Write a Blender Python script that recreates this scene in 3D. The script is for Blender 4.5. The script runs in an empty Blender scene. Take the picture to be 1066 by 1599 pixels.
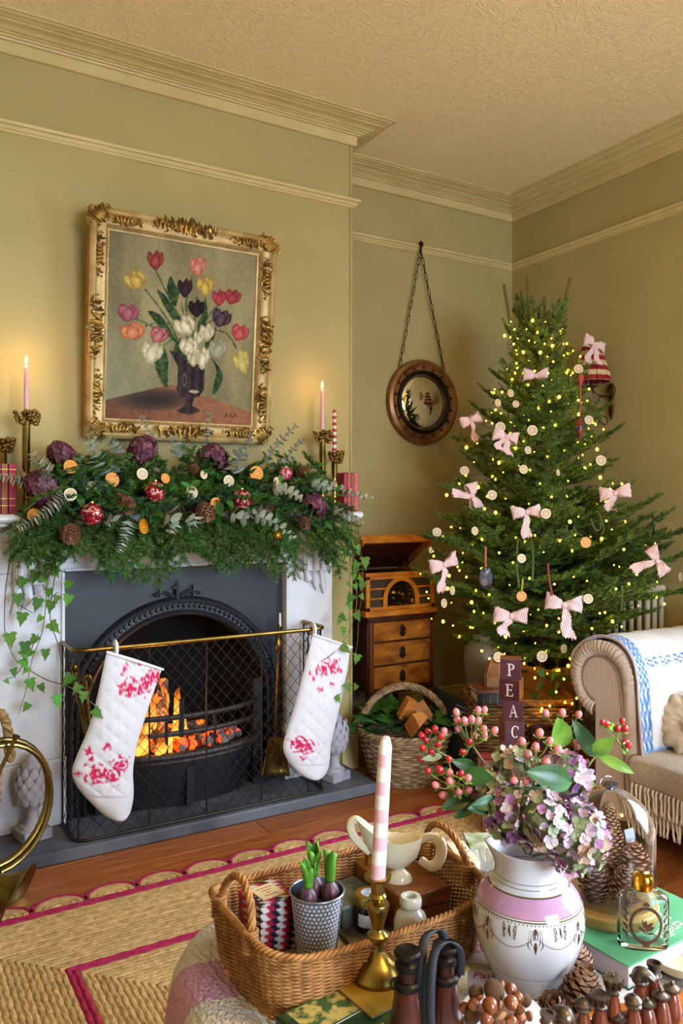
import bpy, math, random
from mathutils import Vector as V, Matrix as M, Euler, noise
PI = math.pi
random.seed(7)
S = bpy.context.scene
COL = S.collection
# ---------------------------------------------------------------- camera
F, CX, CY, YAW, EYE = 1248.0, 533.0, 782.0, math.radians(30.8), 1.25
cd = bpy.data.cameras.new('camera'); cam = bpy.data.objects.new('camera', cd); COL.objects.link(cam)
cam.location = (0, 0, EYE); cam.rotation_euler = (PI/2, 0, -YAW)
cd.sensor_fit = 'HORIZONTAL'; cd.sensor_width = 24.0; cd.lens = F/1066*24.0
cd.shift_y = -17.5/1066; cd.clip_start = .02
S.camera = cam
# ---------------------------------------------------------------- view, world, lights
S.view_settings.view_transform = 'Standard'; S.view_settings.look = 'None'
S.view_settings.exposure = 0.0; S.view_settings.gamma = 1.0; S.view_settings.use_curve_mapping = False
w = bpy.data.worlds.new('sky'); S.world = w; w.use_nodes = True
w.node_tree.nodes['Background'].inputs[0].default_value = (.75, .85, 1, 1)
w.node_tree.nodes['Background'].inputs[1].default_value = 1.0
def area(name, loc, rot, sx, sy, col, power, spread=PI):
    l = bpy.data.lights.new(name, 'AREA'); l.shape = 'RECTANGLE'; l.size = sx; l.size_y = sy
    l.color = col; l.energy = power; l.spread = spread
    o = bpy.data.objects.new(name, l); COL.objects.link(o); o.location = loc; o.rotation_euler = rot
    return o
# daylight entering through the two sash windows beside and behind the camera
area('window_daylight', (3.27, .25, 1.35), Euler((0, math.radians(64), 0)).to_matrix().to_euler(), 1.6, 1.9, (.66, .82, 1.0), 170, 2.3)
area('rear_window_daylight', (1.35, -2.33, 1.4), (math.radians(72), 0, 0), 1.6, 1.6, (.66, .82, 1.0), 130, 2.3)
# ---------------------------------------------------------------- pixel -> world on a real plane (true depth)
def ray(x, y):
    u = (x-CX)/F; v = (CY-y)/F
    return V((math.sin(YAW)+u*math.cos(YAW), math.cos(YAW)-u*math.sin(YAW), v))
def onz(x, y, z): r = ray(x, y); t = (z-EYE)/r.z; return V((r.x*t, r.y*t, z))
def ony(x, y, Y): r = ray(x, y); t = Y/r.y; return V((r.x*t, Y, EYE+r.z*t))
def onx(x, y, X): r = ray(x, y); t = X/r.x; return V((X, r.y*t, EYE+r.z*t))
def ond(x, y, d): r = ray(x, y); return V((r.x*d, r.y*d, EYE+r.z*d))
# ---------------------------------------------------------------- mesh builder
class MB:
    def __init__(s): s.v = []; s.f = []; s.mi = []; s.m = 0; s.uv = None
    def add(s, vs, fs, T=None):
        o = len(s.v)
        if T is None: s.v.extend([tuple(p) for p in vs])
        else: s.v.extend([tuple(T @ V(p)) for p in vs])
        for f in fs: s.f.append(tuple(i+o for i in f)); s.mi.append(s.m)
        return s
    def box(s, c, d, T=None):
        x, y, z = c; a, b, e = d[0]/2, d[1]/2, d[2]/2
        vs = [(x+i*a, y+j*b, z+k*e) for i in (-1, 1) for j in (-1, 1) for k in (-1, 1)]
        return s.add(vs, [(0,1,3,2),(4,6,7,5),(0,4,5,1),(2,3,7,6),(0,2,6,4),(1,5,7,3)], T)
    def bb(s, lo, hi, T=None): return s.box([(a+b)/2 for a, b in zip(lo, hi)], [abs(b-a) for a, b in zip(lo, hi)], T)
    def loft(s, rings, cap=True, closed=True, T=None, loop=False):
        n = len(rings[0]); vs = [p for r in rings for p in r]; fs = []
        R = len(rings)
        for i in range(R if loop else R-1):
            for j in range(n if closed else n-1):
                a = i*n+j; b = i*n+(j+1) % n; c = ((i+1) % R)*n+(j+1) % n; d = ((i+1) % R)*n+j
                fs.append((a, b, c, d))
        if cap and closed and not loop:
            fs.append(tuple(range(n-1, -1, -1))); fs.append(tuple((R-1)*n+j for j in range(n)))
        return s.add(vs, fs, T)
    def tube(s, pts, r, n=8, cap=True, loop=False, T=None, flat=1.0):
        pts = [V(p) for p in pts]; N = len(pts)
        rr = r if isinstance(r, (list, tuple)) else [r]*N
        rings = []; up = None
        for i in range(N):
            a = pts[i-1] if (i > 0 or loop) else pts[i]; b = pts[(i+1) % N] if (i < N-1 or loop) else pts[i]
            t = (b-a); t = t.normalized() if t.length > 1e-9 else V((0, 0, 1))
            if up is None:
                up = V((0, 0, 1)) if abs(t.z) < .9 else V((1, 0, 0))
            x = t.cross(up)
            if x.length < 1e-6: x = t.orthogonal()
            x.normalize(); y = x.cross(t).normalized(); up = y
            rings.append([pts[i]+x*(math.cos(2*PI*k/n)*rr[i])+y*(math.sin(2*PI*k/n)*rr[i]*flat) for k in range(n)])
        return s.loft(rings, cap, True, T, loop)
    def lathe(s, prof, n=24, T=None, cap=True, sx=1, sy=1):
        rings = [[(r*sx*math.cos(2*PI*k/n), r*sy*math.sin(2*PI*k/n), z) for k in range(n)] for r, z in prof]
        return s.loft(rings, cap, True, T)
    def ball(s, c, r, n=10, m=7, T=None):
        r = r if isinstance(r, (tuple, list)) else (r, r, r)
        rings = []
        for i in range(m+1):
            a = PI*(i+.0)/m; rad = max(math.sin(a), .02); z = -math.cos(a)
            rings.append([(c[0]+r[0]*rad*math.cos(2*PI*k/n), c[1]+r[1]*rad*math.sin(2*PI*k/n), c[2]+r[2]*z) for k in range(n)])
        return s.loft(rings, True, True, T)
    def prism(s, out, z0, z1, T=None):
        n = len(out)
        vs = [(x, y, z0) for x, y in out]+[(x, y, z1) for x, y in out]
        fs = [tuple(range(n-1, -1, -1)), tuple(range(n, 2*n))]+[(i, (i+1) % n, n+(i+1) % n, n+i) for i in range(n)]
        return s.add(vs, fs, T)
    def ringprism(s, out, inn, z0, z1, T=None):
        n = len(out); vs = [(x, y, z) for z in (z0, z1) for L in (out, inn) for x, y in L]; fs = []
        for i in range(n):
            j = (i+1) % n; a, b, c, d = i, j, n+j, n+i
            fs += [(a, d, c, b), (2*n+a, 2*n+b, 2*n+c, 2*n+d), (a, b, 2*n+b, 2*n+a), (d, 2*n+d, 2*n+c, c)]
        return s.add(vs, fs, T)
    def grid(s, nx, ny, fn, T=None, wrap=False):
        vs = [fn(i/(nx-1) if not wrap else i/nx, j/(ny-1)) for j in range(ny) for i in range(nx)]; fs = []
        for j in range(ny-1):
            for i in range(nx if wrap else nx-1):
                fs.append((j*nx+i, j*nx+(i+1) % nx, (j+1)*nx+(i+1) % nx, (j+1)*nx+i))
        return s.add(vs, fs, T)
    def mesh(s, name, mats=None):
        me = bpy.data.meshes.new(name); me.from_pydata(s.v, [], s.f); me.update()
        for m in (mats or []): me.materials.append(m)
        if any(s.mi): me.polygons.foreach_set('material_index', s.mi)
        return me
def link(name, data, parent=None, loc=None):
    o = bpy.data.objects.new(name, data); COL.objects.link(o)
    if parent is not None: o.parent = parent
    if loc is not None: o.location = loc
    return o
def shade(me, ang=35):
    if ang is None: return
    me.polygons.foreach_set('use_smooth', [True]*len(me.polygons))
    if ang < 179: me.set_sharp_from_angle(angle=math.radians(ang))
def obj(name, mb, mats, parent=None, smooth=35, bevel=0, loc=None, world=False, sub=0, solid=0, rot=None):
    if not isinstance(mats, (list, tuple)): mats = [mats]
    if world and parent is not None:
        L = parent.location; mb.v = [(p[0]-L.x, p[1]-L.y, p[2]-L.z) for p in mb.v]
    me = mb.mesh(name, mats); shade(me, smooth)
    o = link(name, me, parent, loc)
    if rot is not None: o.rotation_euler = rot
    if solid: m = o.modifiers.new('solid', 'SOLIDIFY'); m.thickness = solid; m.offset = 0
    if bevel: m = o.modifiers.new('bevel', 'BEVEL'); m.width = bevel; m.segments = 2; m.limit_method = 'ANGLE'; m.harden_normals = False
    if sub: m = o.modifiers.new('sub', 'SUBSURF'); m.levels = sub; m.render_levels = sub
    return o
def tag(o, label=None, cat=None, group=None, kind=None):
    if label: o['label'] = label
    if cat: o['category'] = cat
    if group: o['group'] = group
    if kind: o['kind'] = kind
    return o
def thing(name, label, cat, loc=(0, 0, 0), rz=0, group=None, rot=None, scale=None):
    o = link(name, None, None, loc); o.rotation_euler = rot if rot is not None else (0, 0, rz); o.empty_display_size = .05
    if scale: o.scale = (scale,)*3
    return tag(o, label, cat, group)
def struct(name, mb, m, **k):
    o = obj(name, mb, m, **k); o['kind'] = 'structure'; return o
def cp(o, parent=None):
    c = o.copy(); COL.objects.link(c)
    if parent is not None: c.parent = parent
    return c
def cptree(o, loc=None, rot=None, label=None, group=None, scale=None, kids=None):
    r = cp(o)
    if loc is not None: r.location = loc
    if rot is not None: r.rotation_euler = rot
    if scale is not None: r.scale = scale if isinstance(scale, (tuple, list)) else (scale,)*3
    if label: r['label'] = label
    if group: r['group'] = group
    for ch in (KIDS.get(o.name, []) if kids is None else kids):
        c = cp(ch, r)
        for g in KIDS.get(ch.name, []): cp(g, c)
    return r
KIDS = {}
def kids(o, *ch): KIDS.setdefault(o.name, []).extend(ch)
def Rx(a): return M.Rotation(a, 4, 'X')
def Ry(a): return M.Rotation(a, 4, 'Y')
def Rz(a): return M.Rotation(a, 4, 'Z')
def Tr(*p): return M.Translation(V(p if len(p) == 3 else p[0]))
def aim(d, roll=0):
    """rotation taking +X to direction d"""
    return V(d).to_track_quat('X', 'Z').to_matrix().to_4x4() @ Rx(roll)
def aimz(d, roll=0):
    return V(d).to_track_quat('Z', 'Y').to_matrix().to_4x4() @ Rz(roll)
def curve_pts(P, n=8, closed=False):
    """Catmull-Rom through P"""
    P = [V(p) for p in P]; N = len(P); out = []
    for i in range(N if closed else N-1):
        g = (lambda k: P[k % N]) if closed else (lambda k: P[min(max(k, 0), N-1)])
        a, b, c, d = g(i-1), g(i), g(i+1), g(i+2)
        for k in range(n):
            t = k/n
            out.append(.5*((2*b)+(c-a)*t+(2*a-5*b+4*c-d)*t*t+(3*b-a-3*c+d)*t**3))
    if not closed: out.append(P[-1])
    return out
# ---------------------------------------------------------------- materials
def lin(h):
    if not isinstance(h, str): return tuple(h)
    h = h.lstrip('#'); c = [int(h[i:i+2], 16)/255 for i in (0, 2, 4)]
    return tuple((x/12.92 if x <= .04045 else ((x+.055)/1.055)**2.4) for x in c)
def mat(name, col, rough=.5, metal=0, col2=None, scale=20, bump=0, bscale=None, detail=4, stretch=(1, 1, 1), ramp=(.38, .62),
        rnd=0, spec=None, trans=0, ior=1.45, emit=None, estr=0, coat=0, sss=0, bdist=.002, attr=None, kind='noise', coords='Object', alpha=1, sheen=0, hue=0):
    m = bpy.data.materials.new(name); m.use_nodes = True; nt = m.node_tree; N = nt.nodes; L = nt.links
    b = N['Principled BSDF']; I = b.inputs
    I['Roughness'].default_value = rough; I['Metallic'].default_value = metal; I['IOR'].default_value = ior
    if spec is not None: I['Specular IOR Level'].default_value = spec
    if trans: I['Transmission Weight'].default_value = trans
    if coat: I['Coat Weight'].default_value = coat; I['Coat Roughness'].default_value = .08
    if sheen: I['Sheen Weight'].default_value = sheen
    if sss: I['Subsurface Weight'].default_value = sss; I['Subsurface Radius'].default_value = (.01, .005, .003)
    if emit: I['Emission Color'].default_value = (*lin(emit), 1); I['Emission Strength'].default_value = estr
    if alpha < 1: I['Alpha'].default_value = alpha
    tc = N.new('ShaderNodeTexCoord'); mp = N.new('ShaderNodeMapping'); mp.inputs['Scale'].default_value = stretch
    L.new(tc.outputs[coords], mp.inputs['Vector'])
    def tex(sc, kd=kind):
        if kd == 'voronoi': t = N.new('ShaderNodeTexVoronoi'); t.inputs['Scale'].default_value = sc; o = t.outputs['Distance']
        elif kd == 'wave':
            t = N.new('ShaderNodeTexWave'); t.inputs['Scale'].default_value = sc; t.inputs['Distortion'].default_value = 2.5; t.inputs['Detail'].default_value = 2; o = t.outputs['Fac']
        else: t = N.new('ShaderNodeTexNoise'); t.inputs['Scale'].default_value = sc; t.inputs['Detail'].default_value = detail; o = t.outputs['Fac']
        L.new(mp.outputs['Vector'], t.inputs['Vector']); return o
    cs = None
    if attr:
        a = N.new('ShaderNodeAttribute'); a.attribute_name = attr; cs = a.outputs['Color']
    elif col2 is not None:
        r = N.new('ShaderNodeValToRGB'); r.color_ramp.elements[0].position, r.color_ramp.elements[1].position = ramp
        r.color_ramp.elements[0].color = (*lin(col), 1); r.color_ramp.elements[1].color = (*lin(col2), 1)
        L.new(tex(scale), r.inputs['Fac']); cs = r.outputs['Color']
    else: I['Base Color'].default_value = (*lin(col), 1)
    if rnd or hue:
        oi = N.new('ShaderNodeObjectInfo'); mr = N.new('ShaderNodeMapRange'); h = N.new('ShaderNodeHueSaturation')
        mr.inputs['To Min'].default_value = 1-rnd; mr.inputs['To Max'].default_value = 1+rnd
        L.new(oi.outputs['Random'], mr.inputs['Value']); L.new(mr.outputs['Result'], h.inputs['Value'])
        if hue:
            m2 = N.new('ShaderNodeMapRange'); m2.inputs['To Min'].default_value = .5-hue; m2.inputs['To Max'].default_value = .5+hue
            wn = N.new('ShaderNodeTexWhiteNoise'); wn.noise_dimensions = '1D'; L.new(oi.outputs['Random'], wn.inputs['W'])
            L.new(wn.outputs['Value'], m2.inputs['Value']); L.new(m2.outputs['Result'], h.inputs['Hue'])
        if cs is not None: L.new(cs, h.inputs['Color'])
        else: h.inputs['Color'].default_value = (*lin(col), 1)
        cs = h.outputs['Color']
    if cs is not None: L.new(cs, I['Base Color'])
    if bump:
        bn = N.new('ShaderNodeBump'); bn.inputs['Strength'].default_value = bump; bn.inputs['Distance'].default_value = bdist
        L.new(tex(bscale or scale*3), bn.inputs['Height']); L.new(bn.outputs['Normal'], I['Normal'])
    m.diffuse_color = (*lin(col), 1)
    return m
def setcol(me, fn):
    """per-corner colour attribute from a function of vertex position -> hex/linear rgb"""
    ca = me.color_attributes.new('Col', 'FLOAT_COLOR', 'POINT')
    buf = []
    for v in me.vertices: buf.extend((*fn(v.co), 1.0))
    ca.data.foreach_set('color', buf)
def text(body, size, mat_, T, parent, name='lettering', align='CENTER', ext=.0004, shear=0, world=False, space=1.0):
    c = bpy.data.curves.new(name, 'FONT'); c.body = body; c.size = size; c.align_x = align; c.extrude = ext; c.shear = shear; c.space_character = space; c.resolution_u = 3
    o = bpy.data.objects.new('tmp', c); COL.objects.link(o); dg = bpy.context.evaluated_depsgraph_get()
    me = bpy.data.meshes.new_from_object(o.evaluated_get(dg)); bpy.data.objects.remove(o); me.name = name
    me.materials.clear(); me.materials.append(mat_)
    r = link(name, me, parent)
    if world and parent is not None: T = Tr(-parent.location) @ T
    r.matrix_local = T if parent is not None else T
    return r
# ---------------------------------------------------------------- palette
WALL = mat('sage_paint', '#a99d69', .75, col2='#a39763', scale=3, bump=.12, bscale=160)
TRIM = mat('cream_gloss_trim', '#cbbb86', .42, col2='#c3b27c', scale=6)
def ceil_mat():
    m = mat('anaglypta_ceiling', '#f2e2b6', .8)
    nt = m.node_tree; N = nt.nodes; L = nt.links
    tc = N.new('ShaderNodeTexCoord'); n1 = N.new('ShaderNodeTexNoise'); n1.inputs['Scale'].default_value = 14; n1.inputs['Detail'].default_value = 3
    n1.inputs['Distortion'].default_value = 2.2
    r = N.new('ShaderNodeValToRGB'); e = r.color_ramp.elements; e[0].position = .44; e[0].color = (0, 0, 0, 1); e[1].position = .5; e[1].color = (1, 1, 1, 1)
    x = e.new(.56); x.color = (0, 0, 0, 1)
    b = N.new('ShaderNodeBump'); b.inputs['Strength'].default_value = .55; b.inputs['Distance'].default_value = .004
    L.new(tc.outputs['Object'], n1.inputs['Vector']); L.new(n1.outputs['Fac'], r.inputs['Fac']); L.new(r.outputs['Color'], b.inputs['Height'])
    L.new(b.outputs['Normal'], N['Principled BSDF'].inputs['Normal']); return m
CEIL = ceil_mat()
PLANK = mat('orange_floorboard', '#a3602a', .36, col2='#733c16', scale=5, stretch=(1.2, 14, 1), bump=.25, bscale=14, detail=6, rnd=.22, ramp=(.3, .75))
DARK = mat('dark_gap', '#1a120c', .9)
HC = 3.01
XL, XR, YB, YF = -1.6, 3.33, 3.59, -2.4
BX0, BX1, BY = .246, 1.964, 3.2
# floor with separate boards
fl = struct('floor', MB().bb((XL, YF, -.06), (XR, YB, -.022)), DARK)
rf = random.Random(3); y = YF; k = 0
while y < YB-.01:
    wd = .128; x = XL; x += -rf.random()*1.2
    while x < XR:
        ln = 1.5+rf.random()*1.3; a = max(x, XL); b_ = min(x+ln, XR)
        if b_-a > .05:
            m = MB().bb((a+.0012, y+.0015, -.022), (b_-.0012, min(y+wd, YB)-.0015, 0))
            obj('plank', m, PLANK, fl, bevel=.0012)
        x += ln
    y += wd
struct('ceiling', MB().bb((XL, YF, HC), (XR, YB, HC+.05)), CEIL)
struct('wall_back', MB().bb((XL, YB, 0), (XR, YB+.1, HC)), WALL)
struct('wall_left', MB().bb((XL-.1, YF, 0), (XL, YB, HC)), WALL)
WY0, WY1, WZ0, WZ1 = -.8, 1.3, .55, 2.55
struct('wall_right', MB().bb((XR, YF, 0), (XR+.1, WY0, HC)).bb((XR, WY1, 0), (XR+.1, YB, HC)).bb((XR, WY0, 0), (XR+.1, WY1, WZ0)).bb((XR, WY0, WZ1), (XR+.1, WY1, HC)), WALL)
FX0, FX1 = .5, 2.2
struct('wall_front', MB().bb((XL, YF-.1, 0), (FX0, YF, HC)).bb((FX1, YF-.1, 0), (XR, YF, HC)).bb((FX0, YF-.1, 0), (FX1, YF, WZ0)).bb((FX0, YF-.1, WZ1), (FX1, YF, HC)), WALL)
GLASS = mat('window_glass', '#ffffff', .02, trans=1, ior=1.45)
PAINT = mat('white_paint', '#e6e0d0', .4)
def sash(name, p0, p1, ax):
    e = thing(name, None, None, (0, 0, 0)); e['kind'] = 'structure'
    m = MB(); t = .05
    def bar(a0, a1, z0, z1):
        if ax == 'y': m.bb((XR+.03, a0, z0), (XR+.08, a1, z1))
        else: m.bb((a0, YF-.08, z0), (a1, YF-.03, z1))
    bar(p0, p1, WZ0, WZ0+t); bar(p0, p1, WZ1-t, WZ1); bar(p0, p0+t, WZ0, WZ1); bar(p1-t, p1, WZ0, WZ1)
    mid = (WZ0+WZ1)/2; bar(p0, p1, mid-.03, mid+.03); c = (p0+p1)/2; bar(c-.02, c+.02, WZ0, WZ1)
    obj('window_frame', m, PAINT, e)
    for (u0, u1) in ((p0+t, c-.02), (c+.02, p1-t)):
        for (z0, z1) in ((WZ0+t, mid-.03), (mid+.03, WZ1-t)):
            g = MB()
            if ax == 'y': g.bb((XR+.053, u0, z0), (XR+.057, u1, z1))
            else: g.bb((u0, YF-.057, z0), (u1, YF-.053, z1))
            obj('pane', g, GLASS, e)
sash('window_1', WY0, WY1, 'y'); sash('window_2', FX0, FX1, 'x')
# chimney breast with the fire cavity left open
OX0, OX1, OZ = .70, 1.51, .93
m = MB().bb((BX0, BY, 0), (OX0, YB, HC)).bb((OX1, BY, 0), (BX1, YB, HC)).bb((OX0, BY, OZ), (OX1, YB, HC))
struct('wall_chimney', m, WALL)
# mouldings: a profile (out, z) swept round the room polyline with mitred corners
ROOM = [(XR, YF), (XR, YB), (BX1, YB), (BX1, BY), (BX0, BY), (BX0, YB), (XL, YB), (XL, YF)]
def sweep(prof, path, closed=True):
    m = MB(); N = len(path); rings = []
    for i in range(N):
        p = V(path[i]); a = V(path[i-1]); b = V(path[(i+1) % N])
        d1 = (p-a).normalized() if (closed or i) else (b-p).normalized(); d2 = (b-p).normalized() if (closed or i < N-1) else d1
        n1 = V((-d1.y, d1.x)); n2 = V((-d2.y, d2.x)); n = (n1+n2); n = n/(n.length_squared/2) if n.length > 1e-6 else n1
        rings.append([(p.x+n.x*o, p.y+n.y*o, z) for o, z in prof])
    return m.loft(rings, False, True, None, closed) if closed else m.loft(rings, True, True)
B0 = HC-.084
corn = [(0, HC), (.15, HC), (.15, HC-.008), (.139, HC-.010), (.139, HC-.017), (.128, HC-.019), (.120, HC-.026), (.108, HC-.028), (.108, HC-.034),
        (.092, HC-.037), (.078, HC-.044), (.070, HC-.052), (.058, HC-.053), (.058, HC-.059), (.047, HC-.060), (.044, HC-.067), (.033, HC-.068), (.031, HC-.075), (.018, HC-.076), (.018, HC-.128), (.013, HC-.134), (0, HC-.134)]
corn = [(o, HC-(HC-z)*.72) for o, z in corn]
struct('trim_cornice', sweep(corn[::-1], ROOM), TRIM, smooth=25)
rail = [(0, 2.662), (.03, 2.662), (.034, 2.656), (.030, 2.648), (.022, 2.646), (.024, 2.640), (.018, 2.632), (.012, 2.630), (.012, 2.624), (0, 2.620)]
struct('trim_picture_rail', sweep(rail[::-1], ROOM), TRIM, smooth=25)
base = [(0, .20), (.008, .20), (.014, .192), (.012, .182), (.018, .172), (.018, .155), (.022, .15), (.022, .012), (.025, 0), (0, 0)]
struct('baseboard_back', sweep(base[::-1], [(XR, 1.4), (XR, YB), (BX1, YB), (BX1, BY), (1.90, BY)], False), TRIM, smooth=25)
# corner bead on the chimney edge
struct('trim_corner_bead', MB().tube([(BX1-.006, BY-.001, 0), (BX1-.006, BY-.001, HC-.1)], .008, 8), WALL)
# pendant globe lamp hanging behind the camera
GLOW = mat('lit_opal_glass', '#fff0d8', .3, emit='#ffcf80', estr=80)
BRASS = mat('aged_brass', '#ad9550', .28, 1, col2='#86703a', scale=9, bump=.05, bscale=40)
pn = thing('pendant_lamp', 'opal glass globe pendant lamp hanging from the ceiling', 'lamp', (1.25, .05, 2.1))
obj('globe', MB().ball((0, 0, 0), .13, 24, 16), GLOW, pn, smooth=180)
obj('stem', MB().tube([(0, 0, .125), (0, 0, HC-2.1)], .008, 8), BRASS, pn)
obj('ceiling_rose', MB().lathe([(.07, HC-2.1), (.07, HC-2.115), (.03, HC-2.14), (.01, HC-2.115)], 20), BRASS, pn)
# ================================================================ fireplace
def marble():
    m = mat('white_marble', '#d6d8de', .36, col2='#b9bdc7', scale=2.2, detail=8, stretch=(1, 1, .7), ramp=(.5, .72)); return m
MARBLE = marble()
SLATE = mat('slate_hearth', '#646870', .5, col2='#454953', scale=5, bump=.25, bscale=18, detail=8)
IRON = mat('black_iron', '#1f242c', .45, .0, col2='#191d24', scale=8, bump=.1, bscale=60)
SOOT = mat('soot', '#0a0908', .95)
o = obj('hearth', MB().bb((.36, 2.855, 0), (1.885, 3.195, .045)), SLATE, bevel=.006)
tag(o, 'dark slate hearth slab in front of the fireplace', 'hearth')
fp = thing('fireplace_surround', 'white marble fireplace surround with corbels and mantel shelf', 'fireplace', (1.105, 3.15, .045))
def fpo(name, m, **k): return obj(name, m, MARBLE, fp, world=True, bevel=k.pop('bevel', .004), **k)
for sx, (x0, x1) in ((-1, (.41, .642)), (1, (1.567, 1.80))):
    fpo('pilaster', MB().bb((x0, 3.10, .29), (x1, 3.198, .985)))
    fpo('plinth', MB().bb((x0-.008, 3.088, .045), (x1+.008, 3.198, .29)))
    xi = x1 if sx < 0 else x0
    fpo('bead', MB().bb((xi-.012 if sx < 0 else xi, 3.092, .29), (xi if sx < 0 else xi+.012, 3.10, .982)), bevel=.002)
    a0, a1 = (x0+.05, x1-.045); c = (a0+a1)/2
    cb = fpo('corbel', MB().bb((a0, 3.0, 1.07), (a1, 3.10, 1.155)).bb((a0, 3.02, .948), (a1, 3.10, 1.07)))
    m = MB()
    for k in range(4):
        xx = a0+.017+k*(a1-a0-.034)/3
        m.tube([(xx, 3.016, 1.06), (xx, 3.016, .955)], .012, 8)
    fpo('flute', m, bevel=0)
    m = MB()
    for k in range(4):
        xx = a0+.012+k*.036; dz = [0, .05, .09, .105][k if sx > 0 else 3-k]
        m.tube([(xx, 3.09, .95), (xx+.006, 3.083, .92-dz*.3), (xx+.016*(1 if sx > 0 else -1), 3.09, .945-dz)], [.016, .017, .006], 8)
    fpo('acanthus_drop', m, bevel=0)
fpo('frieze', MB().bb((.41, 3.10, .985), (1.80, 3.198, 1.16)))
fpo('lintel_bead', MB().bb((.642, 3.092, .985), (1.567, 3.10, .997)), bevel=.002)
shp = [(-.0, 1.2), (.0, 1.163), (.012, 1.160), (.02, 1.168)]
fpo('mantel_shelf', MB().bb((.335, 2.965, 1.172), (1.885, 3.198, 1.203)), bevel=.012)
fpo('shelf_moulding', MB().bb((.365, 2.995, 1.157), (1.855, 3.198, 1.173)), bevel=.006)
# cast iron insert
ins = thing('fireplace_insert', 'black cast iron arched fireplace insert inside the marble surround', 'fireplace', (1.105, 3.15, .045))
obj('inner_hearth', MB().bb((OX0+.002, 3.197, .002), (OX1-.002, 3.56, .044)), SLATE, ins, world=True)
ACX, AZ, AR = 1.105, .41, .375
def arch(r, n=40, zb=.046):
    p = [(ACX-r, zb+(AZ-zb)*k/8) for k in range(8)]
    p += [(ACX-r*math.cos(PI*k/n), AZ+r*math.sin(PI*k/n)) for k in range(n+1)]
    return p+[(ACX+r, AZ-(AZ-zb)*k/8) for k in range(1, 9)]
a_in = arch(AR); out = []
for x, z in a_in:
    dx, dz = x-ACX, z-AZ
    if z <= AZ+.001: out.append((.6425 if dx < 0 else 1.5665, z))
    else:
        t = min(.462/abs(dx) if abs(dx) > 1e-6 else 9, .569/dz if dz > 1e-6 else 9); out.append((ACX+dx*t, AZ+dz*t))
m = MB()
Y1 = 3.135
for cnr in ((.6425, .979), (1.5665, .979)):
    i = min(range(len(out)), key=lambda k: math.dist(out[k], cnr)); out[i] = cnr
vs = [(x, Y1, z) for x, z in out]+[(x, Y1, z) for x, z in a_in]+[(x, Y1+.08, z) for x, z in a_in]; n = len(out)
m.add(vs, [(i, i+1, n+i+1, n+i) for i in range(n-1)]+[(n+i, n+i+1, 2*n+i+1, 2*n+i) for i in range(n-1)])
obj('plate', m, IRON, ins, world=True)
sec = [(0, -.002), (.004, -.02), (.014, -.026), (.022, -.016), (.028, -.012), (.050, -.012), (.054, -.022), (.066, -.026), (.074, -.014), (.078, 0)]
rings = []
A = [arch(AR+o) for o, _ in sec]
for i in range(len(A[0])): rings.append([(A[j][i][0], Y1+sec[j][1], A[j][i][1]) for j in range(len(sec))])
obj('arch_moulding', MB().loft(rings, False, False), IRON, ins, world=True)
m = MB()
for k in range(56):
    a = PI*(k+.5)/56; r = AR+.039; x = ACX-r*math.cos(a); z = AZ+r*math.sin(a)
    m.ball((x, Y1-.014, z), (.010, .010, .010), 6, 4); m.ball((ACX-(r+.012)*math.cos(a+.02), Y1-.013, AZ+(r+.012)*math.sin(a+.02)), .005, 5, 3)
for s in (-1, 1):
    for k in range(14): m.ball((ACX+s*(AR+.039), Y1-.014, .06+.025*k), .010, 6, 4)
obj('leaf_border', m, IRON, ins, world=True)
m = MB()
for s in (-1, 1):
    m.tube(curve_pts([(ACX-.02+s*.015, Y1-.02, .862), (ACX-.02+s*.05, Y1-.02, .882), (ACX-.02+s*.095, Y1-.02, .872)], 5), .008, 6)
    m.box((ACX-.02+s*.07, Y1-.02, .885), (.01, .012, .045))
m.tube([(ACX-.02, Y1-.02, .855), (ACX-.02, Y1-.02, .9), (ACX-.02, Y1-.02, .93)], [.011, .009, .002], 8).box((ACX-.02, Y1-.02, .9), (.036, .01, .008))
obj('crest', m, IRON, ins, world=True)
m = MB(); x0, x1, yb, zt = OX0+.002, OX1-.002, 3.55, OZ-.002
pl = [(x0, 3.15), (x0+.12, yb), (x1-.12, yb), (x1, 3.15)]
m.loft([[(x, y, .046) for x, y in pl], [(x, y, zt) for x, y in pl]], False, False)
m.add([(x0, 3.15, zt), (x0+.12, yb, zt), (x1-.12, yb, zt), (x1, 3.15, zt)], [(0, 1, 2, 3)])
obj('fireback', m, SOOT, ins, world=True, smooth=None)
# grate
def bow(z, rx=.34, ry=.17, n=20, a=84):
    return [(ACX+rx*math.sin(math.radians(-a+2*a*k/n)), 3.15-ry*math.cos(math.radians(-a+2*a*k/n)), z) for k in range(n+1)]
GRI = mat('bar_iron', '#231d1b', .55, .1, col2='#302926', scale=30)
m = MB()
obj('grate_rim', MB().tube(bow(.262), .019, 10, flat=.8).tube(bow(.236, .325, .155), .012, 8), mat('grate_iron', '#2a2523', .5, .2, col2='#3b3330', scale=30), ins, world=True)
for z in (.345, .408):
    obj('grate_bar', MB().tube(bow(z, .335, .155), .0085, 8, flat=1.3), GRI, ins, world=True)
m = MB()
m.loft([[V(p) for p in bow(.235, .325, .15)], [V(p)+V((0, .02, 0)) for p in bow(.048, .30, .13)]], False, False)
m.box((1.10, 3.012, .13), (.03, .02, .15))
obj('ash_pan_front', m, IRON, ins, world=True)
m = MB()
for s in (-1, 1): obj('grate_cheek', MB().box((ACX+s*.33, 3.13, .27), (.035, .045, .45)), IRON, ins, world=True)
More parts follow.
